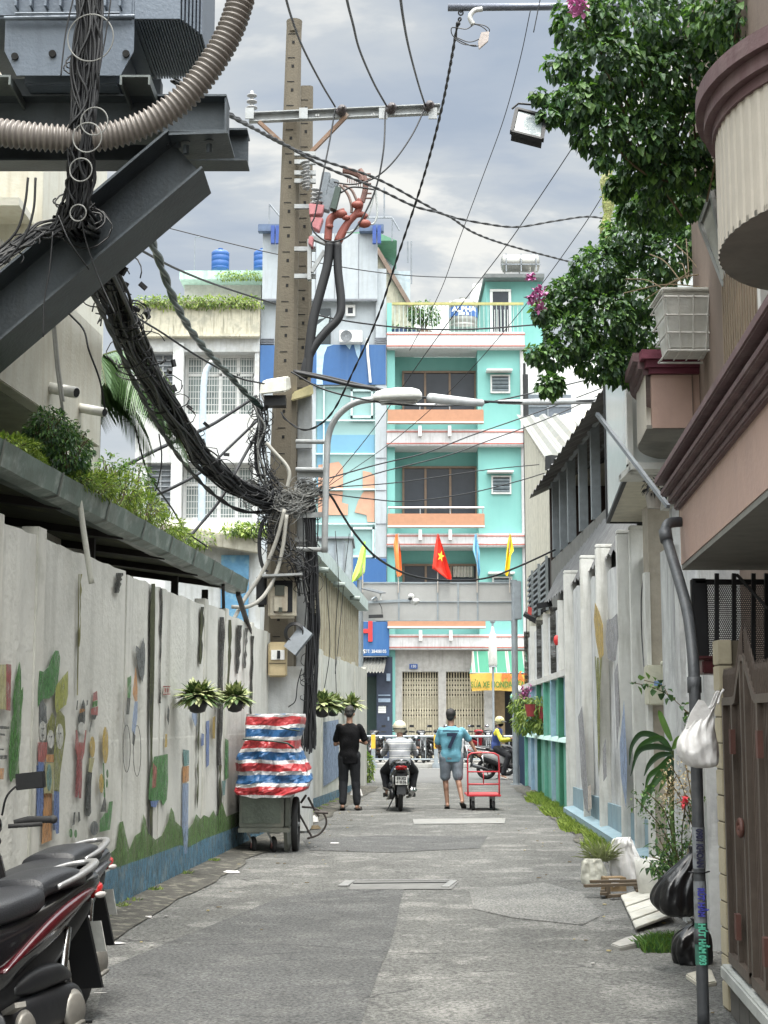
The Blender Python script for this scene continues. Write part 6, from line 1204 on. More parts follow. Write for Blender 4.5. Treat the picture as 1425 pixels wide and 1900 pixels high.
m = MB(); m.hexa([(Xf, 17, zb_), (Xn, 13.4, zb_), (Xn + .62, 13.4, zb_), (Xf + .55, 17, zb_), (Xf, 17, zt_), (Xn, 13.4, zt_), (Xn + .62, 13.4, zt_), (Xf + .55, 17, zt_)]); m.build('panel', M_box, sb)
m = MB(); m.hexa([(Xf + .02, 16.97, zb_ - .006), (Xn + .02, 13.43, zb_ - .006), (Xn + .6, 13.43, zb_ - .006), (Xf + .53, 16.97, zb_ - .006), (Xf + .02, 16.97, zb_ - .002), (Xn + .02, 13.43, zb_ - .002), (Xn + .6, 13.43, zb_ - .002), (Xf + .53, 16.97, zb_ - .002)]); m.build('underside', mat('cream_board', (0.45, 0.42, 0.33), 0.6, streak=(0.3, 0.28, 0.22), sx=(1, 8, 1)), sb)
m = MB()
for p, q in (((Xf, 17, zb_), (Xn, 13.4, zb_)), ((Xf, 17, zb_), (Xf + .55, 17, zb_)), ((Xn, 13.4, zb_), (Xn, 13.4, zt_)), ((Xf, 17, zb_), (Xf, 17, zt_)), ((Xn, 13.4, zb_), (Xn + .62, 13.4, zb_))): m.beam(p, q, .04, .04)
m.build('frame', M_blk2, sb)
m = MB(); m.beam((Xn + .003, 13.36, zb_ + .04), (Xn + .003, 13.36, zt_), .05, .1); m.build('white_edge', M_wht, sb)
m = MB(); m.beam(PX(1108, 768, 12.8), PX(1240, 940, 11.5), .03, .03); m.build('stay', M_gry, sb)
t = T('white_bracket_box', 'chipped white concrete ledge under the rear curved balcony', 'ledge', tuple(PX(1220, 875, 12.6))); m = MB(); a = PX(1172, 870, 12.6); b = PX(1262, 858, 12.6); m.box((a.x, 12.6, a.z), (b.x, 13.3, b.z)); m.box((PX(1248, 872, 12.6).x, 12.62, PX(1248, 930, 12.6).z), (b.x, 13.2, a.z)); m.build('ledge', mat('chipped_white', (0.52, 0.52, 0.49), 0.8, spots=(0.06, 0.06, 0.05), spamt=.8, spscale=4), t)
t = T('hanging_pots', 'dark dried pot hanging under the chipped ledge beside the light box', 'plant pot', tuple(PX(1215, 940, 12.2)))
m = MB(); c = PX(1213, 925, 12.2); m.loft([[c + V((r * cos(a * pi / 10), r * sin(a * pi / 10), z)) for a in range(20)] for r, z in ((.05, -.08), (.07, .04), (.075, .05))]); m.build('pot', mat('dull_pot', (0.3, 0.28, 0.25), 0.8), t)
m = MB(); cloud(m, [(tuple(PX(1222, 905, 12.2)), (.12, .1, .07), 1)], 130, .06, .02); m.build('dead_leaves', M_blk2, t)
th = T('balcony_house', 'pinkish tiled house with curved maroon edged balconies at the right edge', 'building', (3, 9, 0))
M_pk2 = mat('pink_tile', (0.40, 0.27, 0.22), 0.6, var=.06, streak=(0.32, 0.22, 0.19), samt=.4)
M_rib = mat('ribbed_cream_tile', (0.42, 0.38, 0.32), 0.45, var=.08, bump=.1)
M_mar = mat('maroon_moulding', (0.10, 0.055, 0.058), 0.6, var=.2, streak=(0.22, 0.17, 0.16), samt=.35)
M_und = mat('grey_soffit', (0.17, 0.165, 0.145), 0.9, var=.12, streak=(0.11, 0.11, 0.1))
M_bwn = mat('brown_house_wall', (0.17, 0.125, 0.10), 0.8, var=.1, streak=(0.12, 0.09, 0.07))
def XH(Y, x0=1.71, y0=8.8): return x0 + .0786 * (Y - y0)
def strip(mb, x0a, x0b, Ya, Yb, z0, z1):    # slab along the alley direction between offsets
    mb.hexa([(XH(Ya) + x0a, Ya, z0), (XH(Ya) + x0b, Ya, z0), (XH(Yb) + x0b, Yb, z0), (XH(Yb) + x0a, Yb, z0), (XH(Ya) + x0a, Ya, z1), (XH(Ya) + x0b, Ya, z1), (XH(Yb) + x0b, Yb, z1), (XH(Yb) + x0a, Yb, z1)])
zA = 2.35
m = MB(); strip(m, 0, .12, 3.2, 8.8, zA + .02, zA + .36); strip(m, .12, .549, 8.68, 8.8, zA + .02, zA + .36); strip(m, .12, .549, 3.2, 3.32, zA + .02, zA + .36); m.build('canopy_face', M_pk2, th)
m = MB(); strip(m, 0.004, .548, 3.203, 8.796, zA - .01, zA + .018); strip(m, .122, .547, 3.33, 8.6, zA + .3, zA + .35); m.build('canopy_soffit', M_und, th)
m = MB()
for dx, z0, z1 in ((-.03, .34, .38), (-.06, .38, .43), (-.10, .43, .47), (-.07, .47, .50), (-.13, .50, .55)): strip(m, dx, .3, 3.2, 8.8 - dx, zA + z0, zA + z1 - .001)
m.build('canopy_cornice', M_mar, th, bevel=.008)
m = MB(); strip(m, .55, .7, 3.2, 12.2, 0, 8.5); m.build('wall', M_bwn, th)
m = MB()
for k in range(16): y = 8.75 + .1 * k; strip(m, .5, .548, y, y + .05, 2.95, 4.6)
m.build('shutter_slat', mat('brown_slat', (0.20, 0.15, 0.10), 0.6), th)
m = MB(); strip(m, .44, .54, 8.40, 8.5, 2.95, 4.5); m.build('white_mullion', M_wht, th)
m = MB()
for k in range(12): y = 7.6 + .3 * k; m.cyl((XH(y) + .25, y, 2.9), (XH(y) + .25, y, 3.35), .012, n=6)
m.tube([(XH(y) + .25, y, 3.35) for y in (7, 8, 9, 10.5)], .018, 8); m.tube([(XH(y) + .25, y, 3.22) for y in (7, 8, 9, 10.5)], .012, 8); m.build('railing', M_twig, th)
def cbalc(cx_, cy_, a_, b_, z0, z1, hc, name, flat_end=None):
    # curved balcony: plan = quarter/half ellipse bulging to the alley and away from the camera
    def plan(off, ny=26):
        pts = []
        for k in range(ny + 1):
            an = pi / 2 + (pi / 2) * k / ny; pts.append((cx_ + (a_ + off) * cos(an), cy_ + (b_ + off) * sin(an)))
        if flat_end: pts.append((cx_ - (a_ + off) - .0786 * (cy_ - flat_end), flat_end))
        else: pts += [(cx_ + (a_ + off) * cos(pi + pi / 2 * k / ny), cy_ + (.9 + off) * sin(pi + pi / 2 * k / ny)) for k in range(1, ny + 1)]
        return pts
    pl_ = plan(0); back = [(cx_ + .35, pl_[-1][1]), (cx_ + .35, cy_ + b_)]
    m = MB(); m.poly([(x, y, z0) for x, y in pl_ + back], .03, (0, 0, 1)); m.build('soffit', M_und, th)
    m = MB(); dense = []
    for i in range(len(pl_) - 1):
        (x0, y0), (x1, y1) = pl_[i], pl_[i + 1]; L_ = sqrt((x1 - x0) ** 2 + (y1 - y0) ** 2); n = max(1, int(L_ / .012)); dense += [(x0 + (x1 - x0) * q / n, y0 + (y1 - y0) * q / n) for q in range(n)]
    dense.append(pl_[-1]); rg = []
    for i, (x, y) in enumerate(dense):
        d = .006 if (i // 3) % 2 else 0; rg.append([(x - d, y, z0 + .001), (x - d, y, z1)])
    m.loft([[p[0] for p in rg], [p[1] for p in rg]], cap=False, close=False); m.build('ribbed_front', M_rib, th, smooth=False)
    for off, za, zb2 in ((.02, z1, z1 + hc * .25), (.06, z1 + hc * .25, z1 + hc * .6), (.10, z1 + hc * .6, z1 + hc)):
        m = MB(); o_ = plan(off); i_ = plan(-.12); rg = [[(a[0], a[1], za), (a[0], a[1], zb2 - .002), (b[0], b[1], zb2 - .002), (b[0], b[1], za)] for a, b in zip(o_, i_)]; m.loft([[V(p) for p in r] for r in rg]); m.build('cornice', M_mar, th)
    return pl_
cbalc(2.35, 7.3, .67, .95, 3.82, 4.42, .22, 'C')
cbalc(2.75, 12.55, .62, 1.0, 3.78, 4.22, .18, 'B', flat_end=12.0)
m = MB(); a = PX(1216, 795, 12.0); m.box((2.13, 11.98, 3.785), (3.2, 12.04, 4.215)); m.build('tiled_side', M_pk2, th)
m = MB()
for dx, z0, z1 in ((.02, 4.22, 4.265), (.05, 4.265, 4.325), (.09, 4.325, 4.4)): m.box((2.13 - dx, 11.97 - dx, z0), (3.2, 12.08, z1 - .002))
m.build('side_cornice', mat('maroon_red', (0.13, 0.025, 0.045), 0.6), th)
m = MB()
for k in range(3): x = 2.45 + k * .26; m.box((x, 11.965, 3.79), (x + .006, 11.982, 4.21))
m.build('tile_joint', M_bwn, th)
m = MB()   # slanting glass screen between the balconies
m.hexa([PX(1300, 410, 10.5), PX(1322, 360, 10.4), PX(1330, 362, 10.4), PX(1308, 412, 10.5), PX(1296, 415, 10.5), PX(1318, 350, 10.4), PX(1336, 352, 10.4), PX(1306, 420, 10.5)]); m.beam(PX(1300, 415, 10.5), PX(1345, 530, 10.2), .03, .03); m.beam(PX(1320, 355, 10.4), PX(1352, 520, 10.1), .03, .03); m.beam(PX(1300, 415, 10.5), PX(1322, 352, 10.4), .03, .03); m.build('screen_frame', M_galv, th)
m = MB(); m.poly([PX(1302, 418, 10.5), PX(1324, 360, 10.4), PX(1350, 500, 10.1), PX(1340, 520, 10.2)], .01, (0, 1, 0)); m.build('screen', mat('frosted', (0.3, 0.3, 0.27), 0.4), th)
pb = T('planter_box', 'white plastic planter box held in a wire basket above the maroon edged balcony', 'planter', tuple(PX(1275, 655, 11.4)))
c0 = PX(1276, 600, 11.5); hw = .20
def q4(w0, d0, z): return [V((c0.x - w0, 11.35 - d0, z)), V((c0.x + w0, 11.35 - d0, z)), V((c0.x + w0, 11.35 + d0 + .35, z)), V((c0.x - w0, 11.35 + d0 + .35, z))]
zt2 = PX(1276, 548, 11.4).z; zb2 = PX(1276, 650, 11.4).z
m = MB(); m.loft([q4(.165, .0, zb2), q4(.215, .06, zt2)]); m.loft([q4(.24, .08, zt2), q4(.24, .08, zt2 + .03)]); m.build('box', mat('white_trough', (0.55, 0.55, 0.52), 0.5, streak=(0.3, 0.28, 0.22), samt=.4), pb, bevel=.01)
m = MB()
for t_ in (0, .33, .66, 1):
    z = zb2 - .02 + (zt2 - zb2 - .03) * t_; q = q4(.19 + .04 * t_, .03 + .06 * t_, z); q.append(q[0]); m.tube(q, .008, 6)
for k in range(5):
    f = -1 + k * .5; m.tube([V((c0.x + f * .19, 11.6, zb2 - .03)), V((c0.x + f * .19, 11.32, zb2 - .02)), V((c0.x + f * .23, 11.25, zt2 - .03))], .006, 6)
m.build('wire_basket', mat('white_wire', (0.5, 0.49, 0.46), 0.5), pb)
random.seed(5)
def Bl(u, v, Y, r, w_=1.0): return (P3(u, v, Y), (r, r * .9, r * .85), w_)
bv = T('vine', 'large dark bougainvillea with broad leaves hanging from the upper curved balcony', 'vine', tuple(PX(1250, 340, 9.6)))
m = MB()
bl = [Bl(1085, 40, 9.6, .2), Bl(1170, 30, 9.7, .3, 1.5), Bl(1270, 30, 9.8, .32, 1.6), Bl(1370, 20, 9.4, .3, 1.4), Bl(1430, 30, 9.6, .3, 1.4), Bl(1400, 110, 9.9, .25, 1), Bl(1120, 120, 9.6, .25, 1.3), Bl(1070, 190, 9.5, .16, .8), Bl(1190, 150, 9.8, .3, 1.5), Bl(1280, 130, 9.9, .3, 1.6), Bl(1360, 90, 9.9, .28, 1.2), Bl(1110, 240, 9.6, .17, .8), Bl(1195, 250, 9.8, .2, 1.1), Bl(1270, 240, 10, .25, 1.2), Bl(1235, 310, 10, .17, .9), Bl(1290, 320, 10.2, .15, .7), Bl(1040, 120, 9.5, .10, .3), Bl(1180, 310, 10, .10, .4)]
cloud(m, bl, 6200, .072, .046, droop=.8); cloud(m, bl, 3800, .048, .03, droop=.5, out=.5, shell=.3); cloud(m, [Bl(*q) for q in ((1150, 345, 10.2, .08), (1215, 350, 10.3, .12), (1290, 370, 10.6, .14, 1.3), (1185, 385, 10.6, .13, 1.2), (1240, 385, 10.8, .15, 1.2), (1000, 175, 9.4, .04, .2), (1015, 215, 9.4, .05, .3), (1120, 300, 9.6, .05, .3))], 1900, .065, .042, droop=.8); m.build('foliage', LEAF_G, bv)
m = MB()
for k in range(12): a = V(P3(R(1250, 1340), R(250, 420), 10.2)); b = V(bl[k % 14][0]); m.tube(spline([a, (a + b) / 2 + V((0, 0, -.1)), b], 5), .008, 5)
m.build('branch', M_twig, bv)
lv = T('vine', 'dense lower bougainvillea spilling left over the alley above the light box', 'vine', tuple(PX(1160, 690, 12.8)))
bl = [Bl(1215, 400, 12.8, .2, 1), Bl(1270, 400, 12.6, .2, 1), Bl(1170, 440, 12.8, .24, 1.3), Bl(1250, 470, 12.7, .26, 1.3), Bl(1110, 500, 12.8, .24, 1.3), Bl(1180, 540, 12.9, .3, 1.7), Bl(1060, 550, 12.8, .2, 1.1), Bl(1120, 590, 12.8, .28, 1.6), Bl(1190, 620, 13, .24, 1.2), Bl(1060, 625, 12.7, .22, 1.1), Bl(1110, 670, 12.8, .2, 1), Bl(1155, 680, 12.9, .18, .8), Bl(1020, 660, 12.6, .14, .5), Bl(1020, 715, 12.5, .1, .45), Bl(1010, 580, 12.7, .1, .4), Bl(1290, 450, 12.4, .14, .5), Bl(990, 655, 12.5, .07, .15)]
m = MB(); cloud(m, bl, 7200, .066, .042, droop=.6); cloud(m, bl, 4600, .045, .028, droop=.4, out=.5, shell=.3); m.build('foliage', LEAF_G, lv)
m = MB()
for k in range(9): a = PX(R(1240, 1320), R(500, 550), 11.7); b = V(bl[k][0]) * .6 + a * .4; m.tube(spline([a, (a + b) / 2 + V((0, 0, .05)), b], 5), .005, 5)
m.build('branch', M_twig, lv)
M_mag = mat('pink_bract', (0.50, 0.16, 0.36), 0.6, bump=0)
for vv_, cs_ in ((bv, [(1070, 12, 9.3, .06)]), (lv, [(1000, 545, 12.5, .07), (985, 555, 12.5, .03), (985, 515, 12.5, .03), (1003, 570, 12.5, .03)])):
    m = MB()
    for u, v, Y, r in cs_:
        for _ in range(int(900 * r)): leaf(m, V(P3(u, v, Y)) + rnd() * r, rnd().normalized(), V((0, 0, 1)), .045, .035)
    m.build('blossom', M_mag, vv_)
t = T('mossy_pillar', 'moss covered post standing between the two bougainvillea masses', 'post', tuple(PX(1128, 480, 13.4))); m = MB(); pp = [PX(1126 + 3 * sin(k), 480 - k * 12, 13.4) for k in range(16)]; m.tube(pp, [.045 + .012 * sin(k * 1.7) for k in range(16)], 12); m.build('post', mat('yellow_moss', (0.33, 0.34, 0.14), 0.95, var=.4, scale=14, spots=(0.42, 0.4, 0.3), bump=1), t, smooth=True)
m = MB(); cloud(m, [(tuple(PX(1128, 480 - k * 18, 13.35)), (.07, .07, .09), 1) for k in range(10)], 420, .025, .014); m.build('moss', LEAF_Y, t)
fl = T('floodlight', 'tilted square floodlight poking out of the upper bougainvillea', 'floodlight', tuple(PX(980, 230, 9.3)))
cs_ = [PX(944, 248, 9.3), PX(1010, 265, 9.25), PX(1016, 215, 9.45), PX(955, 199, 9.5)]; nn = (cs_[1] - cs_[0]).cross(cs_[3] - cs_[0]).normalized(); nn = nn if nn.y < 0 else -nn
m = MB(); cen = sum(cs_, V()) / 4
cs_ = [cen + (p - cen) * .86 for p in cs_]
for i in range(4): m.beam(cs_[i], cs_[(i + 1) % 4], .022, .03, nn)
m.poly([p - nn * .01 for p in cs_], .05, -nn); m.build('housing', M_blk2, fl)
m = MB(); m.poly([cen + (p - cen) * .86 + nn * .004 for p in cs_], .006, -nn); m.build('reflector', mat('lamp_glass', (0.2, 0.23, 0.24), 0.15), fl)
m = MB(); m.tube([PX(950, 202, 9.5), PX(962, 192, 9.5), PX(1000, 195, 9.5), PX(1060, 205, 9.6)], .007, 6); m.build('wire', M_blk, fl)
wire([(1008, -30, 11), (1000, 10, 11), (990, 60, 11)], .004, 'short wire stub at the top beside the pink blossoms')
gz = .25
def XG(Y): return 1.74 + .0786 * (Y - 8.1)
gh = T('gate_sill', 'grey concrete sill with blocks running under the brown metal gate', 'sill', (XG(7), 7, 0))
def gs(mb, a, b, Ya, Yb, z0, z1): mb.hexa([(XG(Ya) + a, Ya, z0), (XG(Ya) + b, Ya, z0), (XG(Yb) + b, Yb, z0), (XG(Yb) + a, Yb, z0), (XG(Ya) + a, Ya, z1), (XG(Ya) + b, Ya, z1), (XG(Yb) + b, Yb, z1), (XG(Yb) + a, Yb, z1)])
m = MB(); gs(m, -.02, .16, 3, 8.1, gz - .07, gz); m.build('ledge', mat('pale_ledge', (0.36, 0.37, 0.35), 0.8, spots=(0.26, 0.27, 0.26)), gh, bevel=.01)
m = MB()
for k in range(16): gs(m, .02, .15, 3.1 + k * .31, 3.1 + k * .31 + .29, .012, gz - .075)
m.build('block', mat('dark_block', (0.10, 0.095, 0.085), 0.9), gh)
M_gate = mat('brown_gate', (0.070, 0.052, 0.041), 0.5, .25, var=.12, streak=(0.09, 0.06, 0.045), samt=.5)
for i, (Ya, Yb, lbl) in enumerate(((7.36, 8.02, 'far leaf of the brown ribbed metal gate beside the hanging white bag'), (6.55, 7.28, 'nearer leaf of the brown ribbed metal gate at the right edge'), (5.7, 6.47, 'brown ribbed gate leaf just outside the right edge'))):
    g = T('gate_leaf', lbl, 'gate', (XG(Ya), Ya, gz), 'brown gate leaves'); m = MB(); n = int((Yb - Ya) / .011)
    def top(t): return 1.58 + .20 * (max(0, t - .62) / .38) if i == 1 else 1.58 + .20 * (max(0, .35 - t) / .35)
    bot_ = []; tp = []
    for k in range(n + 1):
        t = k / n; y = Ya + (Yb - Ya) * t; x = XG(y) + .05 - (.010 if (k // 2) % 2 else 0); bot_.append(V((x, y, gz + .05))); tp.append(V((x, y, top(t))))
    m.loft([bot_, tp], cap=False, close=False); m.build('panel', M_gate, g)
    m = MB()
    for y in (Ya + .02, (Ya + Yb) / 2, Yb - .02): gs(m, .015, .045, y - .02, y + .02, gz + .05, top((y - Ya) / (Yb - Ya)))
    gs(m, .012, .042, Ya, Yb, gz + .02, gz + .07)
    for k in range(12):
        a, b = k / 12, (k + 1) / 12; m.beam((XG(Ya + (Yb - Ya) * a) + .03, Ya + (Yb - Ya) * a, top(a)), (XG(Ya + (Yb - Ya) * b) + .03, Ya + (Yb - Ya) * b, top(b)), .03, .04)
    m.build('frame', mat('gate_frame', (0.10, 0.078, 0.062), 0.5, .3), g)
    m = MB()
    for k in range(17):
        t = (k + .5) / 17; y = Ya + (Yb - Ya) * t; m.tube([(XG(y) + .03, y, top(t) + .02), (XG(y) + .03, y, top(t) + .13), (XG(y) + .03, y, top(t) + .17)], [.008, .008, .001], 6)
    m.build('spike', M_gate, g)
    m = MB()
    for z in (.5, 1.38): gs(m, -.01, .014, Ya + .2, Ya + .26, z - .06, z + .06)
    m.build('hinge', M_rust if 0 else mat('dark_red_iron', (0.09, 0.035, 0.025), 0.6), g)
    if i == 0: m = MB(); m.torus((XG(7.4) + .0, 7.4, .98), .035, .013, (1, 0, 0), 20, 8); m.sph((XG(7.4), 7.4, .98), .014); m.build('handle', MATS['dark_red_iron'], g)
t = T('gate_pilaster', 'narrow cream tiled pilaster at the end of the brown gate', 'pilaster', (XG(8.15), 8.15, 0))
m = MB(); m.box((XG(8.1) + .02, 8.1, 0), (XG(8.1) + .14, 8.22, 1.9))
m.build('core', mat('tile_joint_dark', (0.12, 0.1, 0.07), 0.9), t); m = MB()
for k in range(14): m.box((XG(8.1) + .015, 8.085, .02 + k * .135), (XG(8.1) + .085, 8.23, .148 + k * .135))
m.build('tile', mat('cream_tile', (0.42, 0.37, 0.26), 0.5, var=.12, streak=(0.3, 0.25, 0.16)), t, bevel=.004)
ps = T('perforated_screen', 'black perforated metal screen behind upright bars above the gate', 'screen', tuple(PX(1360, 1245, 8.6)))
a = PX(1306, 1243, 8.6); b = PX(1470, 1084, 8.6); m = MB(); nx_ = 46; nz_ = 44; dx = (b.x - a.x) / nx_; dz = (b.z - a.z) / nz_
for j in range(nz_):
    for i in range(nx_):
        cx_ = a.x + (i + .5 + (.5 if j % 2 else 0)) * dx; cz_ = a.z + (j + .5) * dz; o = len(m.v); h = [(-.5, -.5), (.5, -.5), (.5, .5), (-.5, .5)]
        m.v += [(cx_ + p * dx, 8.6, cz_ + q * dz) for p, q in h] + [(cx_ + p * dx * .56, 8.6, cz_ + q * dz * .56) for p, q in ((-.7, 0), (0, -.7), (.7, 0), (0, .7))]
        # square cell with a diamond hole
        m.f += [(o, o + 1, o + 5), (o, o + 5, o + 4), (o + 1, o + 2, o + 6), (o + 1, o + 6, o + 5), (o + 2, o + 3, o + 7), (o + 2, o + 7, o + 6), (o + 3, o, o + 4), (o + 3, o + 4, o + 7)]; m.m += [0] * 8
m.build('mesh', M_blk2, ps)
m = MB(); m.beam((a.x - .02, 8.58, a.z), (a.x - .02, 8.58, b.z + .03), .09, .05, (0, 1, 0)); m.beam((a.x - .05, 8.58, b.z + .01), (b.x, 8.58, b.z + .01), .05, .03); m.build('frame', M_blk, ps, bevel=.008)
m = MB()
for u in (1330, 1362, 1398, 1422): m.beam(PX(u, 1240, 8.4), PX(u, 1064, 8.4), .022, .022, (0, 1, 0))
m.beam(PX(1367, 1066, 8.4), PX(1425, 1130, 8.3), .015, .015); m.build('bar', M_blk, ps)
t = T('maroon_channel', 'maroon metal channel under the perforated screen', 'channel', tuple(PX(1330, 1245, 8.35))); m = MB(); a = PX(1297, 1250, 8.35); b = PX(1372, 1217, 8.35); m.box((a.x + .02, 8.35, a.z), (b.x, 8.6, b.z - .02)); m.box((a.x - .01, 8.33, b.z - .02), (b.x, 8.62, b.z)); m.build('channel', mat('maroon_metal', (0.065, 0.012, 0.016), 0.35), t, bevel=.008)
t = T('back_yard_wall', 'pale wall glimpsed behind the perforated screen', 'wall', (3, 10.2, 0)); m = MB(); m.box((PX(1300, 1070, 10.2).x, 10.2, 0), (4.4, 10.3, 2.9)); m.build('wall', M_wr, t)
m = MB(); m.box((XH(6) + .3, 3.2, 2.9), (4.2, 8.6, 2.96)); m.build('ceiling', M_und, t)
dp = T('downpipe', 'dark grey rain downpipe with two bends running to the ground beside the gate', 'pipe', (1.57, 7.85, 0))
b0 = GX(1304, 1905); Yp = 7.75; xp = PX(1300, 1700, Yp).x
m = MB(); m.tube(spline([PX(1262, 968, 8.7), PX(1240, 972, 8.65), PX(1235, 990, 8.6), PX(1240, 1010, 8.55), PX(1272, 1120, 8.1), PX(1282, 1180, 7.9), V((xp, Yp, PX(0, 1260, Yp).z)), V((xp, Yp, 1.2)), V((xp, Yp, .6)), V((xp, Yp, 0))], 8), .030, 14); m.build('pipe', mat('downpipe_grey', (0.05, 0.053, 0.057), 0.5, var=.2, spots=(0.09, 0.09, 0.09), spamt=.5, spscale=6), dp, smooth=True)
m = MB(); m.tube([PX(1234, 985, 8.6), PX(1237, 1003, 8.56)], .037, 14); m.tube([V((xp, Yp, 1.62)), V((xp, Yp, 1.70))], .036, 14); m.tube([V((xp, Yp, .40)), V((xp, Yp, .47))], .036, 14); m.build('joint', MATS['downpipe_grey'], dp, smooth=True)
for z, s_, c_ in ((.86, '0901 KHOAN', (0.6, 0.6, 0.6)), (.60, 'RÚT HẦM', (0.05, 0.05, 0.3)), (.40, 'HÚT HẦM 093', (0.1, 0.45, 0.3))):
    m = MB(); m.tube([V((xp, Yp, z - .10)), V((xp, Yp, z + .10))], .0315, 14, cap=False); m.build('sticker', mat('sticker_paper' + s_[:3], (0.17, 0.18, 0.19) if s_[0] != 'H' else (0.03, 0.13, 0.09), 0.7, spots=(0.1, 0.1, 0.1), spamt=.7, spscale=25), dp)
    text_mesh('sticker_text', s_, .045, (xp - .004, Yp - .036, z), (0, 0, -1), (1, 0, 0), mat('ink' + s_[:3], c_ if s_[0] != '0' else (0.02, 0.02, 0.05), 0.7), dp, sx=.7, bold=.002)
m = MB(); m.tube(spline([V((xp - .05, Yp + .02, .74)), V((xp, Yp - .04, .74)), V((xp + .05, Yp, .745))], 4), .004, 5); m.build('tie', M_blk, dp)
def bag(name, label, base, rings, m_, seed, depth=.9, n=56, crease=.10, lump=.07):
    # rings: (du, dv in metres right/up of base, rx) from the bottom up to the gathered neck
    t = T(name, label, 'bag', tuple(base)); cs = spline([V((a, r, b)) for a, b, r in rings], 6); mb = MB(); rg = []; K = len(cs) - 1
    for j, c in enumerate(cs):
        q = j / K; r_ = []
        for i in range(n):
            b = 2 * pi * i / n; d = V((cos(b), sin(b), q * 1.7 + seed)); cr_ = abs(noise.noise(V((b * 2.3, q * 1.2, seed)))) + .5 * abs(noise.noise(V((b * 5.3, q * 2.2, seed + 4))))
            f = 1 + lump * noise.noise(d * 1.6) * 2 - crease * (.5 + 1.2 * q) * cr_ * 2 + .03 * noise.noise(d * 8)
            e = max(abs(cos(b)), abs(sin(b))) ** .35
            r_.append(V(base) + V((c.x + c.y * f * cos(b) / e, c.y * f * sin(b) * depth / e + .02 * noise.noise(d * 3), c.z + .03 * c.y * noise.noise(d * 5))))
        rg.append(r_)
    mb.loft(rg); mb.build('bag_body', m_, t, smooth=True); return t
M_bb = mat('black_plastic', (0.008, 0.008, 0.009), 0.28, var=.2, bump=.35, bscale=16)
M_wb = mat('white_plastic_film', (0.62, 0.60, 0.58), 0.35, var=.06, bump=.4, bscale=22)
bag('rubbish_bag', 'large black rubbish bag slumped on the rubble beside the downpipe', PX(1262, 1700, 9.4), [(0, 0, .06), (-.01, .02, .11), (-.02, .08, .155), (-.01, .16, .15), (.02, .24, .115), (.06, .31, .07), (.09, .37, .03), (.10, .41, .045)], M_bb, 3)
bag('rubbish_bag', 'smaller shiny black rubbish bag on the ground at the downpipe foot', GX(1285, 1790), [(0, 0, .09), (0, .02, .125), (0, .09, .14), (.01, .17, .12), (.02, .22, .07), (.03, .25, .03), (.03, .28, .04)], M_bb, 6)
hb = bag('hanging_bag', 'white plastic carrier bag with takeaway boxes hanging from the gate corner', PX(1296, 1425, 7.5), [(.02, 0, .03), (.015, .015, .075), (0, .06, .098), (-.003, .10, .102), (.0, .15, .09), (.02, .21, .065), (.05, .265, .035), (.075, .295, .016), (.09, .33, .014), (.105, .37, .010)], M_wb, 9, crease=.07, lump=.03)
m = MB(); m.tube(spline([PX(1332, 1306, 7.48), PX(1336, 1290, 7.5), PX(1343, 1279, 7.5)], 5), .006, 6)
m.poly([PX(1272, 1350, 7.46), PX(1282, 1322, 7.46), PX(1297, 1298, 7.46), PX(1306, 1300, 7.46), PX(1318, 1318, 7.46), PX(1310, 1350, 7.46)], .012, (0, 1, 0)); m.build('handle', M_wb, hb, smooth=False)
m = MB(); m.sph(PX(1318, 1412, 7.45), (.032, .03, .016)); m.build('sauce_tub', mat('chilli_red', (0.35, 0.06, 0.02), 0.4), hb, smooth=True)
bag('carrier_bag', 'crumpled white plastic bag on the rubbish heap against the right wall', GX(1166, 1640) + V((0, .15, 0)), [(0, .0, .10), (0, .03, .15), (-.01, .13, .16), (-.02, .22, .15), (-.03, .30, .12), (-.03, .36, .10), (-.02, .40, .07), (.03, .41, .02)], M_wb, 14, crease=.22, lump=.12)
lbg = bag('carrier_bag', 'cream bag stuffed with pale green leaves left of the crumpled white bag', GX(1105, 1643) + V((0, .1, 0)), [(0, 0, .08), (0, .02, .12), (0, .1, .12), (-.01, .18, .10), (-.01, .23, .08)], mat('cream_plastic_bag', (0.5, 0.49, 0.42), 0.5, bump=.4, bscale=20), 17, crease=.12)
m = MB()
for _ in range(90): d = V((R(-1, .8), R(-.6, .3), R(.2, 1))).normalized(); leaf(m, V(GX(1115, 1640)) + V((R(-.05, .08), R(0, .1), .19)), d, V((0, 0, 1)), R(.15, .28), .022)
m.build('stuffed_leaves', [mat('pale_leaf', (0.30, 0.34, 0.16), 0.6, bump=0)], lbg)
t = T('cardboard_box', 'small brown cardboard box in front of the leaf filled bag', 'box', tuple(GX(1138, 1655))); c = GX(1138, 1655); m = MB(); m.box((c.x - .09, c.y - .06, .005), (c.x + .10, c.y + .08, .13), rot=.15); m.build('carton', mat('cardboard', (0.22, 0.15, 0.08), 0.9), t, bevel=.004); m = MB(); m.poly([(c.x - .05, c.y - .075, .12), (c.x + .05, c.y - .072, .12), (c.x + .03, c.y - .08, .06), (c.x - .01, c.y - .08, .05)], .002, (0, -1, 0)); m.build('label', M_wb, t)
t = T('wooden_crate_remains', 'broken dark wooden pallet pieces behind the white boards', 'wood scrap', tuple(GX(1165, 1668))); m = MB(); c = GX(1165, 1668)
for dx, dy, an, l, z in ((-.12, 0, .1, .5, .11), (0, .12, -.05, .6, .13), (.02, -.08, .3, .4, .04), (-.2, 0, 1.4, .2, .05), (.1, .05, 1.5, .25, .07)): m.beam((c.x + dx - cos(an) * l / 2, c.y + dy - sin(an) * l / 2, z), (c.x + dx + cos(an) * l / 2, c.y + dy + sin(an) * l / 2, z + .01), .06, .022)
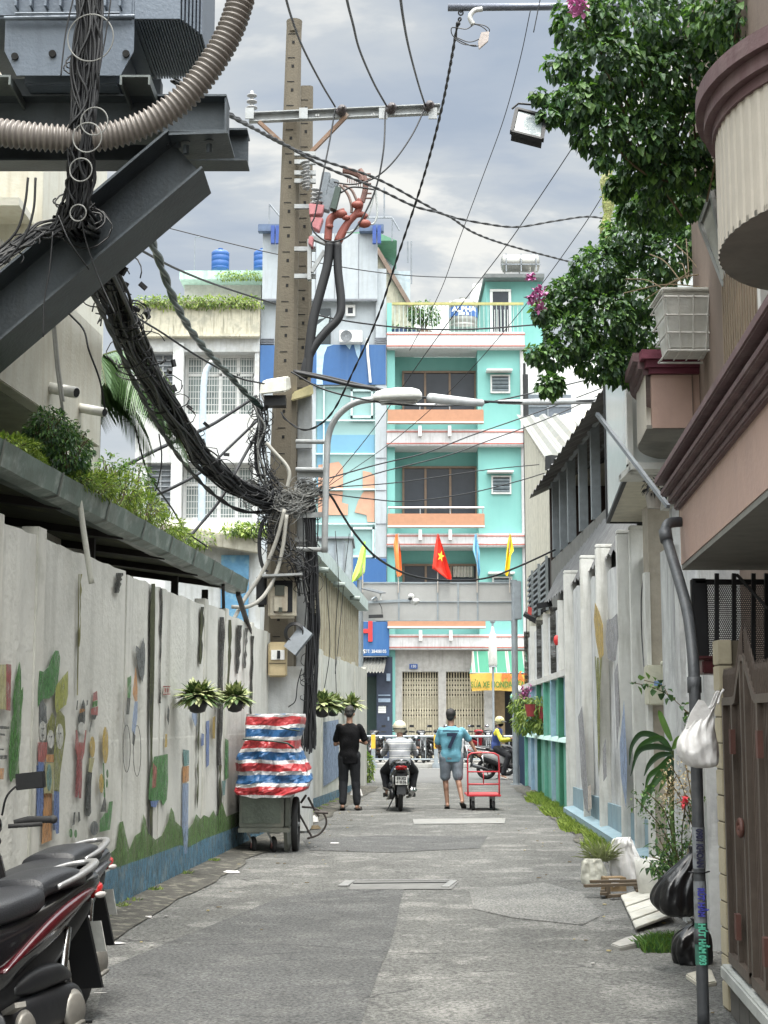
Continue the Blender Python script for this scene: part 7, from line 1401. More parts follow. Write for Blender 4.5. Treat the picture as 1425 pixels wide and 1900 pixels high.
m.beam((c.x - .17, c.y - .02, 0), (c.x - .17, c.y - .02, .12), .04, .04, (0, 1, 0)); m.build('plank', mat('old_wood', (0.10, 0.075, 0.05), 0.9, var=.3), t)
t = T('white_boards', 'dirty white grooved boards lying on the ground below the potted plants', 'board', tuple(GX(1200, 1720))); m = MB()
A_, B_, C_, D_ = GX(1152, 1672), GX(1215, 1658), GX(1252, 1715), GX(1180, 1735)
for k in range(5):
    t0, t1 = k / 5 + .008, (k + 1) / 5 - .008; q = [A_.lerp(D_, t0), B_.lerp(C_, t0), B_.lerp(C_, t1), A_.lerp(D_, t1)]; m.hexa([p + V((0, 0, .03 + .03 * (i in (1, 2)))) for i, p in enumerate(q)] + [p + V((0, 0, .05 + .03 * (i in (1, 2)) + .005 * (k % 2))) for i, p in enumerate(q)])
m.build('slat', mat('dirty_white_board', (0.48, 0.47, 0.42), 0.7, spots=(0.35, 0.32, 0.26), streak=(0.3, 0.27, 0.2)), t, bevel=.004)
t = T('concrete_scrap', 'flat broken concrete slab at the road edge below the white boards', 'rubble', tuple(GX(1165, 1760))); m = MB(); m.poly([GX(1133, 1762) + V((0, 0, .0)), GX(1150, 1768), GX(1180, 1762), GX(1205, 1752), GX(1195, 1742), GX(1160, 1750)], .04, (0, 0, 1)); m.build('slab', M_conc, t, bevel=.008)
t = T('concrete_scrap', 'pale flat stone slab on the ground left of the downpipe base', 'rubble', tuple(GX(1290, 1830))); m = MB(); m.poly([GX(1272, 1818), GX(1300, 1838), GX(1330, 1832), GX(1320, 1808), GX(1292, 1812)], .035, (0, 0, 1)); m.build('slab', mat('pale_stone', (0.4, 0.38, 0.32), 0.8), t, bevel=.008)
t = T('cracked_tub', 'cracked white ceramic tub beside the large black rubbish bag', 'tub', tuple(GX(1220, 1672))); c = GX(1222, 1675); m = MB(); rg = []
for r, z in ((.10, 0), (.14, .05), (.16, .2), (.17, .34), (.15, .34), (.13, .2), (.10, .06)): rg.append([V((c.x + r * cos(a * pi / 14), c.y + .12 + r * sin(a * pi / 14), z + (.04 * noise.noise(V((a * .6, 1, 1))) if z > .3 else 0))) for a in range(28)])
m.loft(rg); m.build('tub', mat('glazed_white', (0.55, 0.54, 0.5), 0.3, spots=(0.3, 0.28, 0.22)), t, smooth=True)
m = MB(); 
for x_ in (-.02, .1): m.box((c.x + x_ + .1, c.y - .2, 0), (c.x + x_ + .14, c.y - .16, .28))
m.build('leg', M_wht, t)
random.seed(33)
dr = T('potted_plant', 'tall plant with long arching green strap leaves in front of the electric cabinet', 'plant', tuple(GX(1240, 1640)))
b_ = PX(1246, 1392, 11.3); m = MB(); m.tube([(b_.x + .02, 11.3, .1), (b_.x - .01, 11.3, .8), tuple(b_)], .018, 8); m.build('stem', mat('green_stem', (0.09, 0.14, 0.04), 0.7), dr)
def strap(mb, pts, w_):
    p = spline(pts, 6); n = len(p)
    for i in range(n):
        d = (p[min(i + 1, n - 1)] - p[max(i - 1, 0)]).normalized(); s = d.cross(V((0, 1, .25))).normalized(); ww = w_ * sin(pi * (.08 + .92 * i / (n - 1)) ** .8) + .002
        mb.v += [tuple(p[i] - s * ww), tuple(p[i] + V((0, .012, 0))), tuple(p[i] + s * ww)]
    o = len(mb.v) - 3 * n
    for i in range(n - 1):
        for k in range(2): a = o + 3 * i + k; mb.f.append((a, a + 1, a + 4, a + 3)); mb.m.append(mb.cur)
m = MB()
for i, l in enumerate(([(1246, 1392), (1220, 1368), (1190, 1362), (1172, 1385), (1168, 1420)], [(1246, 1392), (1225, 1370), (1195, 1380), (1180, 1400), (1176, 1415)], [(1246, 1375), (1235, 1350), (1225, 1325), (1222, 1318)], [(1248, 1392), (1215, 1385), (1185, 1395), (1170, 1440)], [(1246, 1400), (1225, 1425), (1205, 1440), (1196, 1470)], [(1246, 1405), (1235, 1440), (1222, 1470)], [(1246, 1400), (1243, 1440), (1241, 1480)], [(1230, 1440), (1200, 1470), (1188, 1510)], [(1248, 1390), (1262, 1370), (1280, 1385)], [(1246, 1398), (1222, 1402), (1205, 1418), (1195, 1440)], [(1246, 1410), (1215, 1450), (1206, 1480)])):
    m.cur = i % 3; strap(m, [PX(a, b, 11.25 - .03 * i) for a, b in l], .021)
m.build('strap_leaf', LEAF_G, dr, smooth=True)
def twigplant(name, label, twigs, ln, wd, mats, Y, dens, r=.004, extra=None, spread=.03):
    t = T(name, label, 'plant', tuple(PX(twigs[0][0][0], twigs[0][0][1], Y))); s = MB(); m = MB()
    for tw in twigs:
        p = spline([PX(a, b, Y + R(-.1, .1)) for a, b in tw], 6); s.tube(p, r, 5)
        for q in p[2:]:
            for _ in range(dens):
                m.cur = random.randrange(len(mats)); leaf(m, q + rnd() * spread, (rnd() + V((0, 0, -.2))).normalized(), V((0, 0, 1)), ln * R(.6, 1.3), wd * R(.6, 1.3))
    s.build('stem', M_twig, t); m.build('foliage', mats, t)
    if extra: extra(t)
    return t
twigplant('climbing_twig', 'thin heart leaved twig reaching left across the electric cabinet', [[(1290, 1345), (1268, 1315), (1240, 1290), (1210, 1275), (1172, 1266)], [(1268, 1315), (1285, 1330), (1275, 1345)], [(1240, 1290), (1228, 1272), (1195, 1262)]], .055, .045, LEAF_G, 10.6, 1, r=.003)
def redf(t):
    m = MB(); 
    for _ in range(22): leaf(m, PX(1270, 1487, 10.2) + rnd() * .03, rnd().normalized(), V((0, 0, 1)), .035, .022)
    m.build('blossom', mat('red_petal', (0.55, 0.03, 0.05), 0.6, bump=0), t)
twigplant('shrub', 'fine leaved shrub with one red blossom behind the downpipe', [[(1275, 1640), (1265, 1560), (1272, 1490)], [(1270, 1640), (1250, 1560), (1230, 1500), (1200, 1470)], [(1265, 1620), (1240, 1560), (1215, 1520), (1178, 1480)], [(1262, 1640), (1245, 1600), (1225, 1560)], [(1272, 1600), (1285, 1540), (1290, 1480)], [(1260, 1620), (1235, 1600), (1210, 1590)]], .032, .018, LEAF_G + LEAF_Y[:1], 10.2, 9, extra=redf, spread=.07)
twigplant('dried_shrub', 'dried straw coloured flower stalks above the red blossom', [[(1290, 1560), (1270, 1470), (1245, 1420)], [(1292, 1540), (1280, 1460), (1270, 1410)], [(1288, 1540), (1262, 1480), (1235, 1440)], [(1290, 1520), (1290, 1450), (1288, 1430)], [(1255, 1440), (1238, 1470), (1240, 1500)]], .022, .016, [mat('straw', (0.42, 0.33, 0.18), 0.8, bump=0), mat('straw_pale', (0.5, 0.44, 0.3), 0.8, bump=0)], 10.3, 10, spread=.07)
twigplant('potted_plant', 'low broad leaved plant at the wall foot beside the cracked tub', [[(1240, 1640), (1235, 1600), (1215, 1565)], [(1245, 1640), (1250, 1600), (1240, 1570)], [(1240, 1640), (1225, 1620), (1205, 1600)], [(1250, 1640), (1262, 1600), (1268, 1570)]], .09, .035, LEAF_G, 11.5, 3, spread=.05)
def tuft(name, label, cpts, n, ln, mats, kind=None, wd=.008):
    m = MB()
    for _ in range(n):
        c, r = random.choice(cpts); p = V((c.x + R(-r, r), c.y + R(-r, r) * 1.6, .01)); m.cur = random.randrange(len(mats)); d = V((R(-.7, .7), R(-.7, .7), 1)).normalized(); l = ln * R(.4, 1.2)
        s = d.orthogonal().normalized() * wd; m.add([p - s, p + s, p + d * l * .6 + s * .6, p + d * l + V((d.x, d.y, -.3)) * l * .3, p + d * l * .6 - s * .6], [(0, 1, 2, 3, 4)])
    o = m.build(name, mats); return tag(o, label, 'grass' if kind else 'weed', None, kind)
tuft('grass_strip', 'bright green grass growing in a strip along the foot of the right wall', [(V((XR(17.2 + k * .5) - .16 - .10 * sin(k * .9), 17.2 + k * .5, 0)), .13 + .07 * abs(sin(k))) for k in range(28)], 12000, .12, LEAF_Y + [mat('grass_bright', (0.30, 0.38, 0.08), 0.7, bump=0)] * 2, 'stuff')
tuft('weed_patch', 'low green weeds on the ground beside the black rubbish bag', [(V(GX(1215 + k * 8, 1765 - 2 * k)), .1) for k in range(5)], 1100, .10, LEAF_G[1:] + LEAF_Y[:1], 'stuff')
tuft('wall_foot_weeds', 'thin weeds and moss at the foot of the left mural wall', [(V((XL(y) + .06, y, 0)), .06) for y in (10.6, 11.3, 11.9, 12.4, 12.8, 13.6, 15.0, 16.4, 24.5, 25, 26, 27, 28.2, 29)], 1500, .06, LEAF_Y, 'stuff')
random.seed(44)
YG = 36.3
M_zinc = mat('zinc_tube', (0.26, 0.29, 0.31), 0.5, .35, var=.15)
gn = T('gantry', 'grey tubular gantry spanning the alley mouth with a plain panel board', 'gantry', (PX(810, 1457, YG).x, YG, 0))
zt = PX(810, 1080, YG).z; xl_, xr_ = PX(668, 1300, YG).x, PX(956, 1300, YG).x
for x in (xl_, xr_): m = MB(); m.cyl((x, YG, 0), (x, YG, zt + .05), .075, n=16); m.box((x - .13, YG - .13, 0), (x + .13, YG + .13, .03)); m.build('post', M_zinc, gn, smooth=False)
z0, z1 = PX(810, 1151, YG).z, PX(810, 1083, YG).z
m = MB(); m.box((PX(664, 1100, YG).x + .08, YG - .03, z0), (xr_ - .0, YG + .03, z1)); m.build('board', mat('pale_grey_board', (0.31, 0.31, 0.30), 0.7, var=.04, streak=(0.28, 0.28, 0.27)), gn)
m = MB()
for u in (740, 812, 850, 886): x = PX(u, 1110, YG).x; m.box((x - .018, YG - .05, z0), (x + .018, YG - .032, z1))
zm = (z0 + z1) / 2; m.box((xl_, YG - .052, zm - .012), (xr_, YG - .033, zm + .012)); m.box((xl_, YG - .05, z1), (xr_, YG + .05, z1 + .035)); m.box((xl_, YG - .05, z0 - .02), (xr_, YG - .032, z0)); m.build('frame', M_zinc, gn)
m = MB(); m.box((PX(953, 1100, YG).x, YG - .1, PX(953, 1150, YG).z), (PX(967, 1100, YG).x, YG + .05, PX(953, 1078, YG).z)); m.build('end_cover', M_zinc, gn, bevel=.02)
M_fp = mat('flag_pole', (0.45, 0.40, 0.35), 0.6)
def flag(label, u, vt, col, outline, seed, star=False):
    t = T('flag', label, 'flag', (PX(u, 1083, YG).x, YG, z1), 'flags on the gantry'); m = MB(); m.cyl((PX(u, 1100, YG).x, YG - .09, PX(u, 1100, YG).z), (PX(u, vt, YG).x, YG - .09, PX(u, vt, YG).z), .012, n=8); m.build('pole', M_fp, t)
    mf = mat('flag_' + str(seed), col, 0.75, var=.08, bump=.1, bscale=10); rows, cols = 26, 14; mb = MB(); n = len(outline)
    def side(k, t_):
        tt = t_ * (n - 1); i = min(int(tt), n - 2); f = tt - i; a, b = outline[i], outline[i + 1]; return (a[0] + (b[0] - a[0]) * f, a[1] + (b[1] - a[1]) * f, a[2] + (b[2] - a[2]) * f, a[3] + (b[3] - a[3]) * f)[2 * k:2 * k + 2]
    for j in range(rows + 1):
        l = side(0, j / rows); r = side(1, j / rows)
        for i in range(cols + 1):
            s = i / cols; p = PX(l[0] + (r[0] - l[0]) * s, l[1] + (r[1] - l[1]) * s, YG - .10); p.y += .07 * sin(s * 7 + seed) * min(1, j / 9) + .03 * sin(s * 15 + j * .2); mb.v.append(tuple(p))
    for j in range(rows):
        for i in range(cols): a = j * (cols + 1) + i; mb.f.append((a, a + 1, a + cols + 2, a + cols + 1)); mb.m.append(0)
    mb.build('cloth', mf, t, smooth=True)
    if star:
        mb = MB(); c = (818, 1032); pts = []
        for k in range(10): an = -pi / 2 + k * pi / 5 + .25; rr = 11 if k % 2 == 0 else 4.2; p = PX(c[0] + rr * .62 * cos(an), c[1] + rr * sin(an), YG - .19); pts.append(p)
        cc = PX(c[0], c[1], YG - .19)
        for k in range(10): mb.add([cc, pts[k], pts[(k + 1) % 10]], [(0, 1, 2)])
        mb.build('star', mat('star_yellow', (0.8, 0.6, 0.05), 0.7), t)
flag('lime green flag at the left end of the gantry', 673, 1005, (0.55, 0.80, 0.16), [(675, 1005, 678, 1004), (670, 1015, 679, 1020), (662, 1045, 678, 1045), (654, 1068, 677, 1062), (653, 1080, 660, 1078)], 1)
flag('orange flag second from the left on the gantry', 739, 990, (0.85, 0.25, 0.07), [(734, 991, 738, 991), (730, 1010, 743, 1020), (733, 1040, 744, 1028), (735, 1060, 746, 1066), (737, 1071, 744, 1068)], 2)
flag('red flag with a yellow star in the middle of the gantry', 812, 990, (0.70, 0.04, 0.02), [(811, 991, 814, 991), (806, 1020, 826, 1030), (802, 1055, 832, 1050), (810, 1060, 838, 1070), (832, 1077, 837, 1078)], 3, True)
flag('light blue flag second from the right on the gantry', 885, 990, (0.25, 0.55, 0.75), [(881, 991, 885, 991), (877, 1020, 890, 1025), (884, 1045, 889, 1040), (886, 1062, 891, 1060), (887, 1070, 890, 1068)], 4)
flag('yellow flag at the right end of the gantry', 945, 990, (0.90, 0.68, 0.03), [(945, 991, 948, 991), (941, 1010, 953, 1022), (938, 1045, 948, 1030), (936, 1060, 945, 1060), (937, 1066, 942, 1070)], 5)
ca_ = T('camera_arm', 'security camera arm with a small solar panel on the left gantry post', 'security camera', (xl_, YG - .2, zt))
m = MB(); m.beam(PX(668, 1118, 35.8), PX(762, 1114, 35.4), .05, .06); m.tube([PX(690, 1113, 35.6), PX(697, 1108, 35.6), PX(700, 1113, 35.6)], .03, 6); m.build('arm', M_zinc, ca_)
m = MB(); m.hexa([PX(670, 1093, 35.9), PX(706, 1102, 35.4), PX(716, 1101, 35.9), PX(684, 1092, 36.2), PX(670, 1091, 35.9), PX(706, 1100, 35.4), PX(716, 1099, 35.9), PX(684, 1090, 36.2)]); m.build('solar_panel', mat('panel_grey', (0.10, 0.11, 0.12), 0.3), ca_)
m = MB(); m.beam(PX(706, 1102, 35.6), PX(707, 1114, 35.6), .03, .03, (0, 1, 0)); m.build('stay', M_wht, ca_)
m = MB(); m.sph(PX(763, 1106, 35.3), (.07, .07, .055)); m.cyl(PX(766, 1116, 35.4), PX(774, 1115, 35.2), .06, n=14); m.sph(PX(770, 1119, 35.3), (.05, .05, .05)); m.build('camera', mat('camera_white', (0.62, 0.62, 0.6), 0.4), ca_, smooth=True)
m = MB(); m.sph(PX(761, 1111, 35.22), (.05, .04, .03)); m.build('lens', M_dark, ca_)
m = MB(); m.tube(spline([PX(703, 1118, 35.7), PX(708, 1128, 35.7), PX(709, 1139, 35.7)], 4), .008, 5); m.beam(PX(684, 1144, 35.6), PX(711, 1143, 35.6), .15, .07); m.build('flood_lamp', M_blk2, ca_)
t = T('security_camera', 'white bullet camera on the outer side of the left gantry post', 'security camera', tuple(PX(655, 1120, 36))); m = MB(); m.cyl(PX(648, 1122, 35.9), PX(658, 1130, 35.8), .035, n=12); m.tube([PX(650, 1088, 36), PX(651, 1105, 36), PX(648, 1122, 36)], .01, 6); m.build('body', M_wht, t)
pz_ = T('folded_parasol', 'folded white parasol wrapped on a thin post in front of the shutters', 'parasol', (fX(912, 50), 50, .13)); x = fX(912, 50)
m = MB(); m.cyl((x, 50, .13), (x, 50, fZ(1155, 50)), .035, n=10); m.sph((x, 50, fZ(1152, 50)), .09); m.build('post', M_zinc, pz_)
m = MB(); zz = [fZ(v, 50) for v in (1238, 1232, 1200, 1178, 1172, 1162)]; rr = [.10, .14, .13, .11, .06, .03]
m.loft([[V((x + r * (1 + .15 * sin(a * 6)) * cos(a * pi / 12), 50 + r * (1 + .15 * sin(a * 6)) * sin(a * pi / 12), z)) for a in range(24)] for r, z in zip(rr, zz)]); m.build('canopy', mat('parasol_cloth', (0.52, 0.52, 0.48), 0.8, sx=(9, 9, .5), streak=(0.38, 0.37, 0.33)), pz_, smooth=True)
m = MB(); m.torus((x, 50, fZ(1237, 50)), .13, .02, (0, 0, 1), 20, 6); m.build('ring', M_gry, pz_)
fc = T('street_railing', 'low grey street railing along the far kerb with yellow topped posts', 'railing', (.3, 49.3, 0))
M_yel = mat('safety_yellow', (0.62, 0.36, 0.03), 0.6)
sp = fX(807, 49.3) - fX(693, 49.3)
for k in range(-3, 5):
    x = fX(693, 49.3) + sp * k; m = MB(); m.box((x - .065, 49.22, .13), (x + .065, 49.36, .62)); m.box((x - .065, 49.22, 1.05), (x + .065, 49.36, 1.10)); m.box((x - .12, 49.18, .0), (x + .12, 49.40, .16)); p_ = m.build('post', M_zinc, fc, bevel=.01)
    m = MB(); m.box((x - .067, 49.218, .62), (x + .067, 49.362, 1.05)); m.build('reflective_band', M_yel, fc)
    m = MB(); m.cyl((x + .066, 49.29, 1.0), (x + sp - .066, 49.29, 1.0), .035, n=10); m.cyl((x + .066, 49.29, .28), (x + sp - .066, 49.29, .28), .025, n=8)
    for j in range(1, 6): m.cyl((x + sp * j / 6, 49.29, .28), (x + sp * j / 6, 49.29, 1.0), .015, n=6)
    m.build('rail', M_zinc, fc)
def spiky(name, label, u, v, Y, r, n, mats, pot, ln, group=None, potr=.5):
    c = PX(u, v, Y); t = T(name, label, 'plant', tuple(c - V((0, 0, r * .7))), group); m = MB()
    m.loft([[c + V((q * r * cos(a * pi / 9), q * r * sin(a * pi / 9), z * r)) for a in range(18)] for q, z in ((.15, -1.15), (.42, -1.05), (.55, -.7), (.6, -.1))]); m.build('pot', pot, t, smooth=True)
    m = MB()
    for k in range(n):
        a = R(0, 2 * pi); el = R(-.4, 1.4); d = V((cos(a) * cos(el), sin(a) * cos(el) * .8, sin(el))); m.cur = random.randrange(len(mats)); l = ln * R(.6, 1.15); p0 = c + V((d.x * .04, d.y * .04, -.05)); s = d.cross(V((0, 0, 1))); s = (s if s.length > .05 else V((1, 0, 0))).normalized() * l * .17; mid = p0 + d * l * .55; e_ = p0 + d * l + V((0, 0, -l * (.03 + .16 * cos(el)))); rdg = d.cross(s).normalized() * l * .05
        m.add([p0, mid + s, mid - rdg, mid - s, e_], [(0, 1, 2), (0, 2, 3), (1, 4, 2), (2, 4, 3)])
    m.build('foliage', mats, t); return t
M_var = [mat('variegated_pale', (0.26, 0.32, 0.12), 0.5, bump=0), mat('variegated_green', (0.06, 0.11, 0.03), 0.5, bump=0), mat('variegated_cream', (0.36, 0.39, 0.19), 0.5, bump=0)]
M_pot = mat('black_pot', (0.02, 0.02, 0.022), 0.35)
G_ = 'variegated plants on the left wall'
def lwp(u, v, off): p = WP(u, v, LA + off, LB); return p.y
spiky('hanging_plant', 'nearest variegated plant in a black pot on the left mural wall', 367, 1285, lwp(367, 1285, .22), .17, 260, M_var, M_pot, .21, G_)
spiky('hanging_plant', 'second variegated plant in a black pot just before the plinth', 436, 1288, lwp(436, 1288, .22), .17, 240, M_var, M_pot, .20, G_)
spiky('hanging_plant', 'variegated plant in a pot right behind the power pole', 598, 1303, lwp(598, 1303, .16), .22, 170, M_var, M_pot, .30, G_)
spiky('hanging_plant', 'variegated plant between the one behind the pole and the man in black', 618, 1305, lwp(618, 1305, .16), .20, 150, M_var, M_pot, .28, G_)
spiky('hanging_plant', 'farthest small variegated plant above the head of the man in black', 652, 1304, lwp(652, 1304, .15), .18, 120, M_var, M_pot, .28, G_)
random.seed(51)
t = T('trailing_plant', 'big yellow green trailing plant on the far right wall with red pots', 'plant', tuple(PX(980, 1330, 31))); m = MB()
bl = [Bl(968, 1308, 31.5, .24, 1), Bl(985, 1325, 31, .28, 1.3), Bl(1000, 1310, 30.5, .22, 1), Bl(975, 1340, 31, .25, 1), Bl(1003, 1345, 30.5, .18, .7)]
cloud(m, bl, 1700, .11, .03, droop=.9); m.build('foliage', LEAF_Y, t)
for u, v in ((985, 1318), (1008, 1322), (1014, 1330)): c = PX(u, v, 30.4); m = MB(); m.loft([[c + V((r * cos(a * pi / 8), r * sin(a * pi / 8), z)) for a in range(16)] for r, z in ((.08, -.12), (.12, .10), (.13, .12))]); m.build('pot', mat('red_pot', (0.30, 0.04, 0.04), 0.5), t)
t = T('blossom_spray', 'spray of magenta paper blossoms above the trailing plant on the right', 'flowers', tuple(PX(970, 1300, 31.5))); m = MB()
for k in range(12):
    a = PX(975, 1300, 31.5); b = PX(R(962, 990), R(1268, 1292), 31.5); m.cur = 0; m.tube([a, b], .006, 4)
    for _ in range(11): m.cur = 1; leaf(m, a.lerp(b, R(.3, 1)) + rnd() * .03, rnd().normalized(), V((0, 0, 1)), .06, .045)
m.build('blossoms', [M_twig, M_mag], t)
for u, v, c_, lb in ((955, 1293, (0.25, 0.55, 0.42), 'mint green helmet hanging behind the right gantry post'), (962, 1280, (0.6, 0.6, 0.58), 'white helmet hanging above the mint green one')):
    t = T('helmet', lb, 'helmet', tuple(PX(u, v + 6, 44))); m = MB(); m.sph(PX(u, v, 44), (.13, .15, .12)); m.build('shell', mat('helmet' + str(u), c_, 0.3), t, smooth=True); m = MB(); q = PX(u, v + 5, 43.9); m.box((q.x - .13, q.y - .06, q.z - .02), (q.x + .13, q.y + .1, q.z)); m.build('brim', M_dark, t)
t = T('loudspeaker_horn', 'black horn lamp with a red tag hung on the right wall corner', 'lamp', tuple(PX(985, 1140, 30))); m = MB(); m.hexa([PX(970, 1143, 30), PX(994, 1158, 30), PX(994, 1150, 30.4), PX(972, 1138, 30.4), PX(972, 1138, 30), PX(994, 1147, 30), PX(994, 1143, 30.4), PX(974, 1134, 30.4)]); m.beam(PX(996, 1125, 29), PX(1024, 1120, 29), .08, .1); m.tube([PX(994, 1150, 30), PX(998, 1122, 29.2)], .012, 5); m.build('head', M_blk, t)
m = MB(); m.poly([PX(980, 1125, 29.9), PX(987, 1128, 29.9), PX(986, 1142, 29.9), PX(979, 1138, 29.9)], .02, (0, 1, 0)); m.build('tag', mat('red_cloth', (0.4, 0.05, 0.04), 0.7), t)
t = T('red_lantern', 'small red paper lantern hanging between the posts of the right wall', 'lantern', tuple(PX(1033, 1188, 27))); m = MB(); m.sph(PX(1033, 1188, 26.6), (.055, .055, .09)); m.build('lantern', mat('lantern_red', (0.55, 0.03, 0.03), 0.5), t, smooth=True)
for k, (l, lb) in enumerate((([(600, 1000, 27), (606, 1090, 27), (612, 1200, 27), (600, 1290, 27)], 'loose thin wire hanging down the tan fence nearest the pole'), ([(622, 985, 28), (628, 1080, 28), (622, 1180, 28), (624, 1290, 28)], 'loose thin wire hanging down the middle of the tan fence'), ([(648, 990, 30), (640, 1060, 30), (632, 1150, 29.5), (622, 1250, 29)], 'loose thin wire slanting across the far tan fence'), ([(560, 1240, 20), (552, 1270, 20), (548, 1300, 20), (535, 1312, 20)], 'broken wire drooping over the pale plinth'))): wire(l, .007, lb)
bush('foot_shrub', 'small pale green shrub at the foot of the left gantry post', [(tuple(GX(680, 1453) + V((0, 0, .35))), (.13, .13, .38), 1)], 420, .12, .05, LEAF_Y[1:] + LEAF_G[2:], 5)
ct_ = T('food_cart', 'steel food cart under a red white and blue striped tarpaulin by the left wall', 'cart', (PX(500, 1575, 17.7).x, 18.0, 0))
xa, xb = PX(444, 1500, 17.6).x, PX(546, 1500, 17.6).x; zb0 = PX(0, 1536, 17.6).z
M_cart = mat('dull_steel_sheet', (0.17, 0.18, 0.155), 0.35, .6, var=.25, scale=2, streak=(0.1, 0.1, 0.09), spots=(0.25, 0.24, 0.2))
m = MB(); m.box((xa, 17.6, zb0), (xa + .50, 18.7, .98)); m.box((xa + .505, 17.75, zb0 + .0), (xb - .06, 18.7, .96)); m.build('body', M_cart, ct_, bevel=.012)
m = MB(); m.box((xa + .03, 17.585, zb0 + .05), (xa + .47, 17.598, .72)); m.build('door', mat('green_grey_door', (0.13, 0.15, 0.125), 0.3, .5), ct_, bevel=.004)
m = MB(); m.box((xa - .01, 17.58, zb0 - .05), (xb - .05, 18.7, zb0 - .002)); m.beam((xa + .52, 17.7, .12), (xa + .58, 18.3, .34), .04, .3); m.build('chassis', M_cart, ct_)
for x in (xa + .13, xa + .36):
    m = MB(); m.torus((x + .02, 17.75, .095), .066, .028, (1, .3, 0), 22, 8); wv = m.build('wheel', mat('black_rubber', (0.018, 0.018, 0.018), 0.8), ct_, smooth=True)
    m = MB(); m.cyl((x - .012, 17.75, .095), (x + .05, 17.76, .095), .045, n=14); m.build('hub', mat('dusty_pink_hub', (0.25, 0.12, 0.11), 0.6), wv)
    m = MB(); m.beam((x - .05, 17.72, zb0 - .05), (x + .02, 17.74, .1), .02, .05, (0, 1, 0)); m.box((x - .04, 17.68, zb0 - .07), (x + .09, 17.82, zb0 - .052)); m.build('caster_fork', M_galv, ct_)
xw = PX(546, 1530, 17.65).x
m = MB(); m.torus((xw, 17.95, .31), .285, .028, (1, 0, 0), 44, 8, 1.3); wv = m.build('wheel', MATS['black_rubber'], ct_, smooth=True)
m = MB(); m.torus((xw, 17.95, .31), .25, .012, (1, 0, 0), 40, 6); m.cyl((xw - .05, 17.95, .31), (xw + .05, 17.95, .31), .025, n=12)
for k in range(18): a = 2 * pi * k / 18; m.cyl((xw + .02 * (-1) ** k, 17.95, .31), (xw, 17.95 + .25 * cos(a), .31 + .25 * sin(a)), .002, n=4)
m.build('rim', M_galv, wv)
m = MB(); m.tube([PX(572, 1480, 18.3), PX(585, 1505, 18.4), PX(592, 1515, 18.4)], .014, 8); m.tube(spline([PX(560, 1497, 18.4), PX(585, 1500, 18.4), PX(602, 1512, 18.4), (PX(605, 1530, 18.4)), PX(592, 1548, 18.4), PX(570, 1556, 18.4)], 6), .012, 8); m.tube([PX(556, 1512, 18.3), PX(578, 1552, 18.3)], .012, 8); m.tube([PX(558, 1490, 18.3), PX(568, 1475, 18.3)], .014, 8); m.tube([PX(583, 1507, 18.35), PX(609, 1508, 18.35)], .016, 8); m.build('handle_frame', mat('rusty_black_tube', (0.05, 0.04, 0.035), 0.6), ct_)
strp = bands(2, .262, [(0, (0.38, 0.035, 0.04)), (.34, (0.55, 0.54, 0.54)), (.50, (0.025, 0.10, 0.24)), (.84, (0.55, 0.54, 0.54))], off=-.05, wob=.07)
M_tarp = mat('striped_tarpaulin', (0.5, 0.5, 0.5), 0.38, var=.05, bump=1.0, bscale=7, extra=strp)
M_tarp2 = mat('striped_tarpaulin_top', (0.5, 0.5, 0.5), 0.38, var=.05, bump=.5, bscale=14, extra=bands(0, .27, [(0, (0.55, 0.54, 0.54)), (.3, (0.40, 0.045, 0.05)), (.52, (0.55, 0.54, 0.54)), (.72, (0.03, 0.12, 0.26))], off=.1))
tp_ = T('tarpaulin', 'crumpled red white and blue striped tarpaulin tied over the food cart', 'tarpaulin', (PX(500, 1500, 17.5).x, 18.0, .9))
def rr_ring(x0, x1, y0, y1, z, n=88, seed=0, am=.0):
    pts = []; cx_, cy_ = (x0 + x1) / 2, (y0 + y1) / 2; hw, hd = (x1 - x0) / 2, (y1 - y0) / 2
    for i in range(n):
        a = 2 * pi * (i + .5) / n; e = max(abs(cos(a)), abs(sin(a))) ; k = 1 / (e ** .86); f = 1 + am * (noise.noise(V((a * 2.6, z * 5, seed))) + .6 * abs(noise.noise(V((a * 5, z * 9, seed + 3)))) + .35 * abs(noise.noise(V((a * 11, z * 19, 5)))))
        pts.append(V((cx_ + hw * k * cos(a) * f, cy_ + hd * k * sin(a) * f, z + .018 * noise.noise(V((a * 3, z * 4, 8)))))) 
    return pts
def ux(u): return PX(u, 1400, 17.5).x
prof = [(1476, 441, 540, .06), (1468, 438, 560, .06), (1450, 437, 572, .06), (1430, 438, 566, .07), (1405, 441, 553, .07), (1385, 449, 548, .04), (1373, 452, 549, .03), (1355, 452, 555, .03), (1335, 452, 558, .02), (1326, 453, 558, .01)]
rgs = []
for i in range(len(prof) - 1):
    for q in range(5):
        t = q / 5; a, b = prof[i], prof[i + 1]; v, u0, u1, am = [a[k] + (b[k] - a[k]) * t for k in range(4)]; rgs.append(rr_ring(ux(u0), ux(u1), 17.47, 18.85, PX(0, v, 17.5).z, am=am * 2.2))
rgs.append(rr_ring(ux(453), ux(558), 17.47, 18.85, PX(0, 1325, 17.5).z))
for p in rgs[0]: p.z += .05 * noise.noise(V((p.x * 4, p.y * 3, 0)))
m = MB(); m.loft(rgs, cap=False); m.cur = 1; m.add([p for p in rgs[-1]], [tuple(range(len(rgs[-1])))]); m.build('cloth', [M_tarp, M_tarp2], tp_)
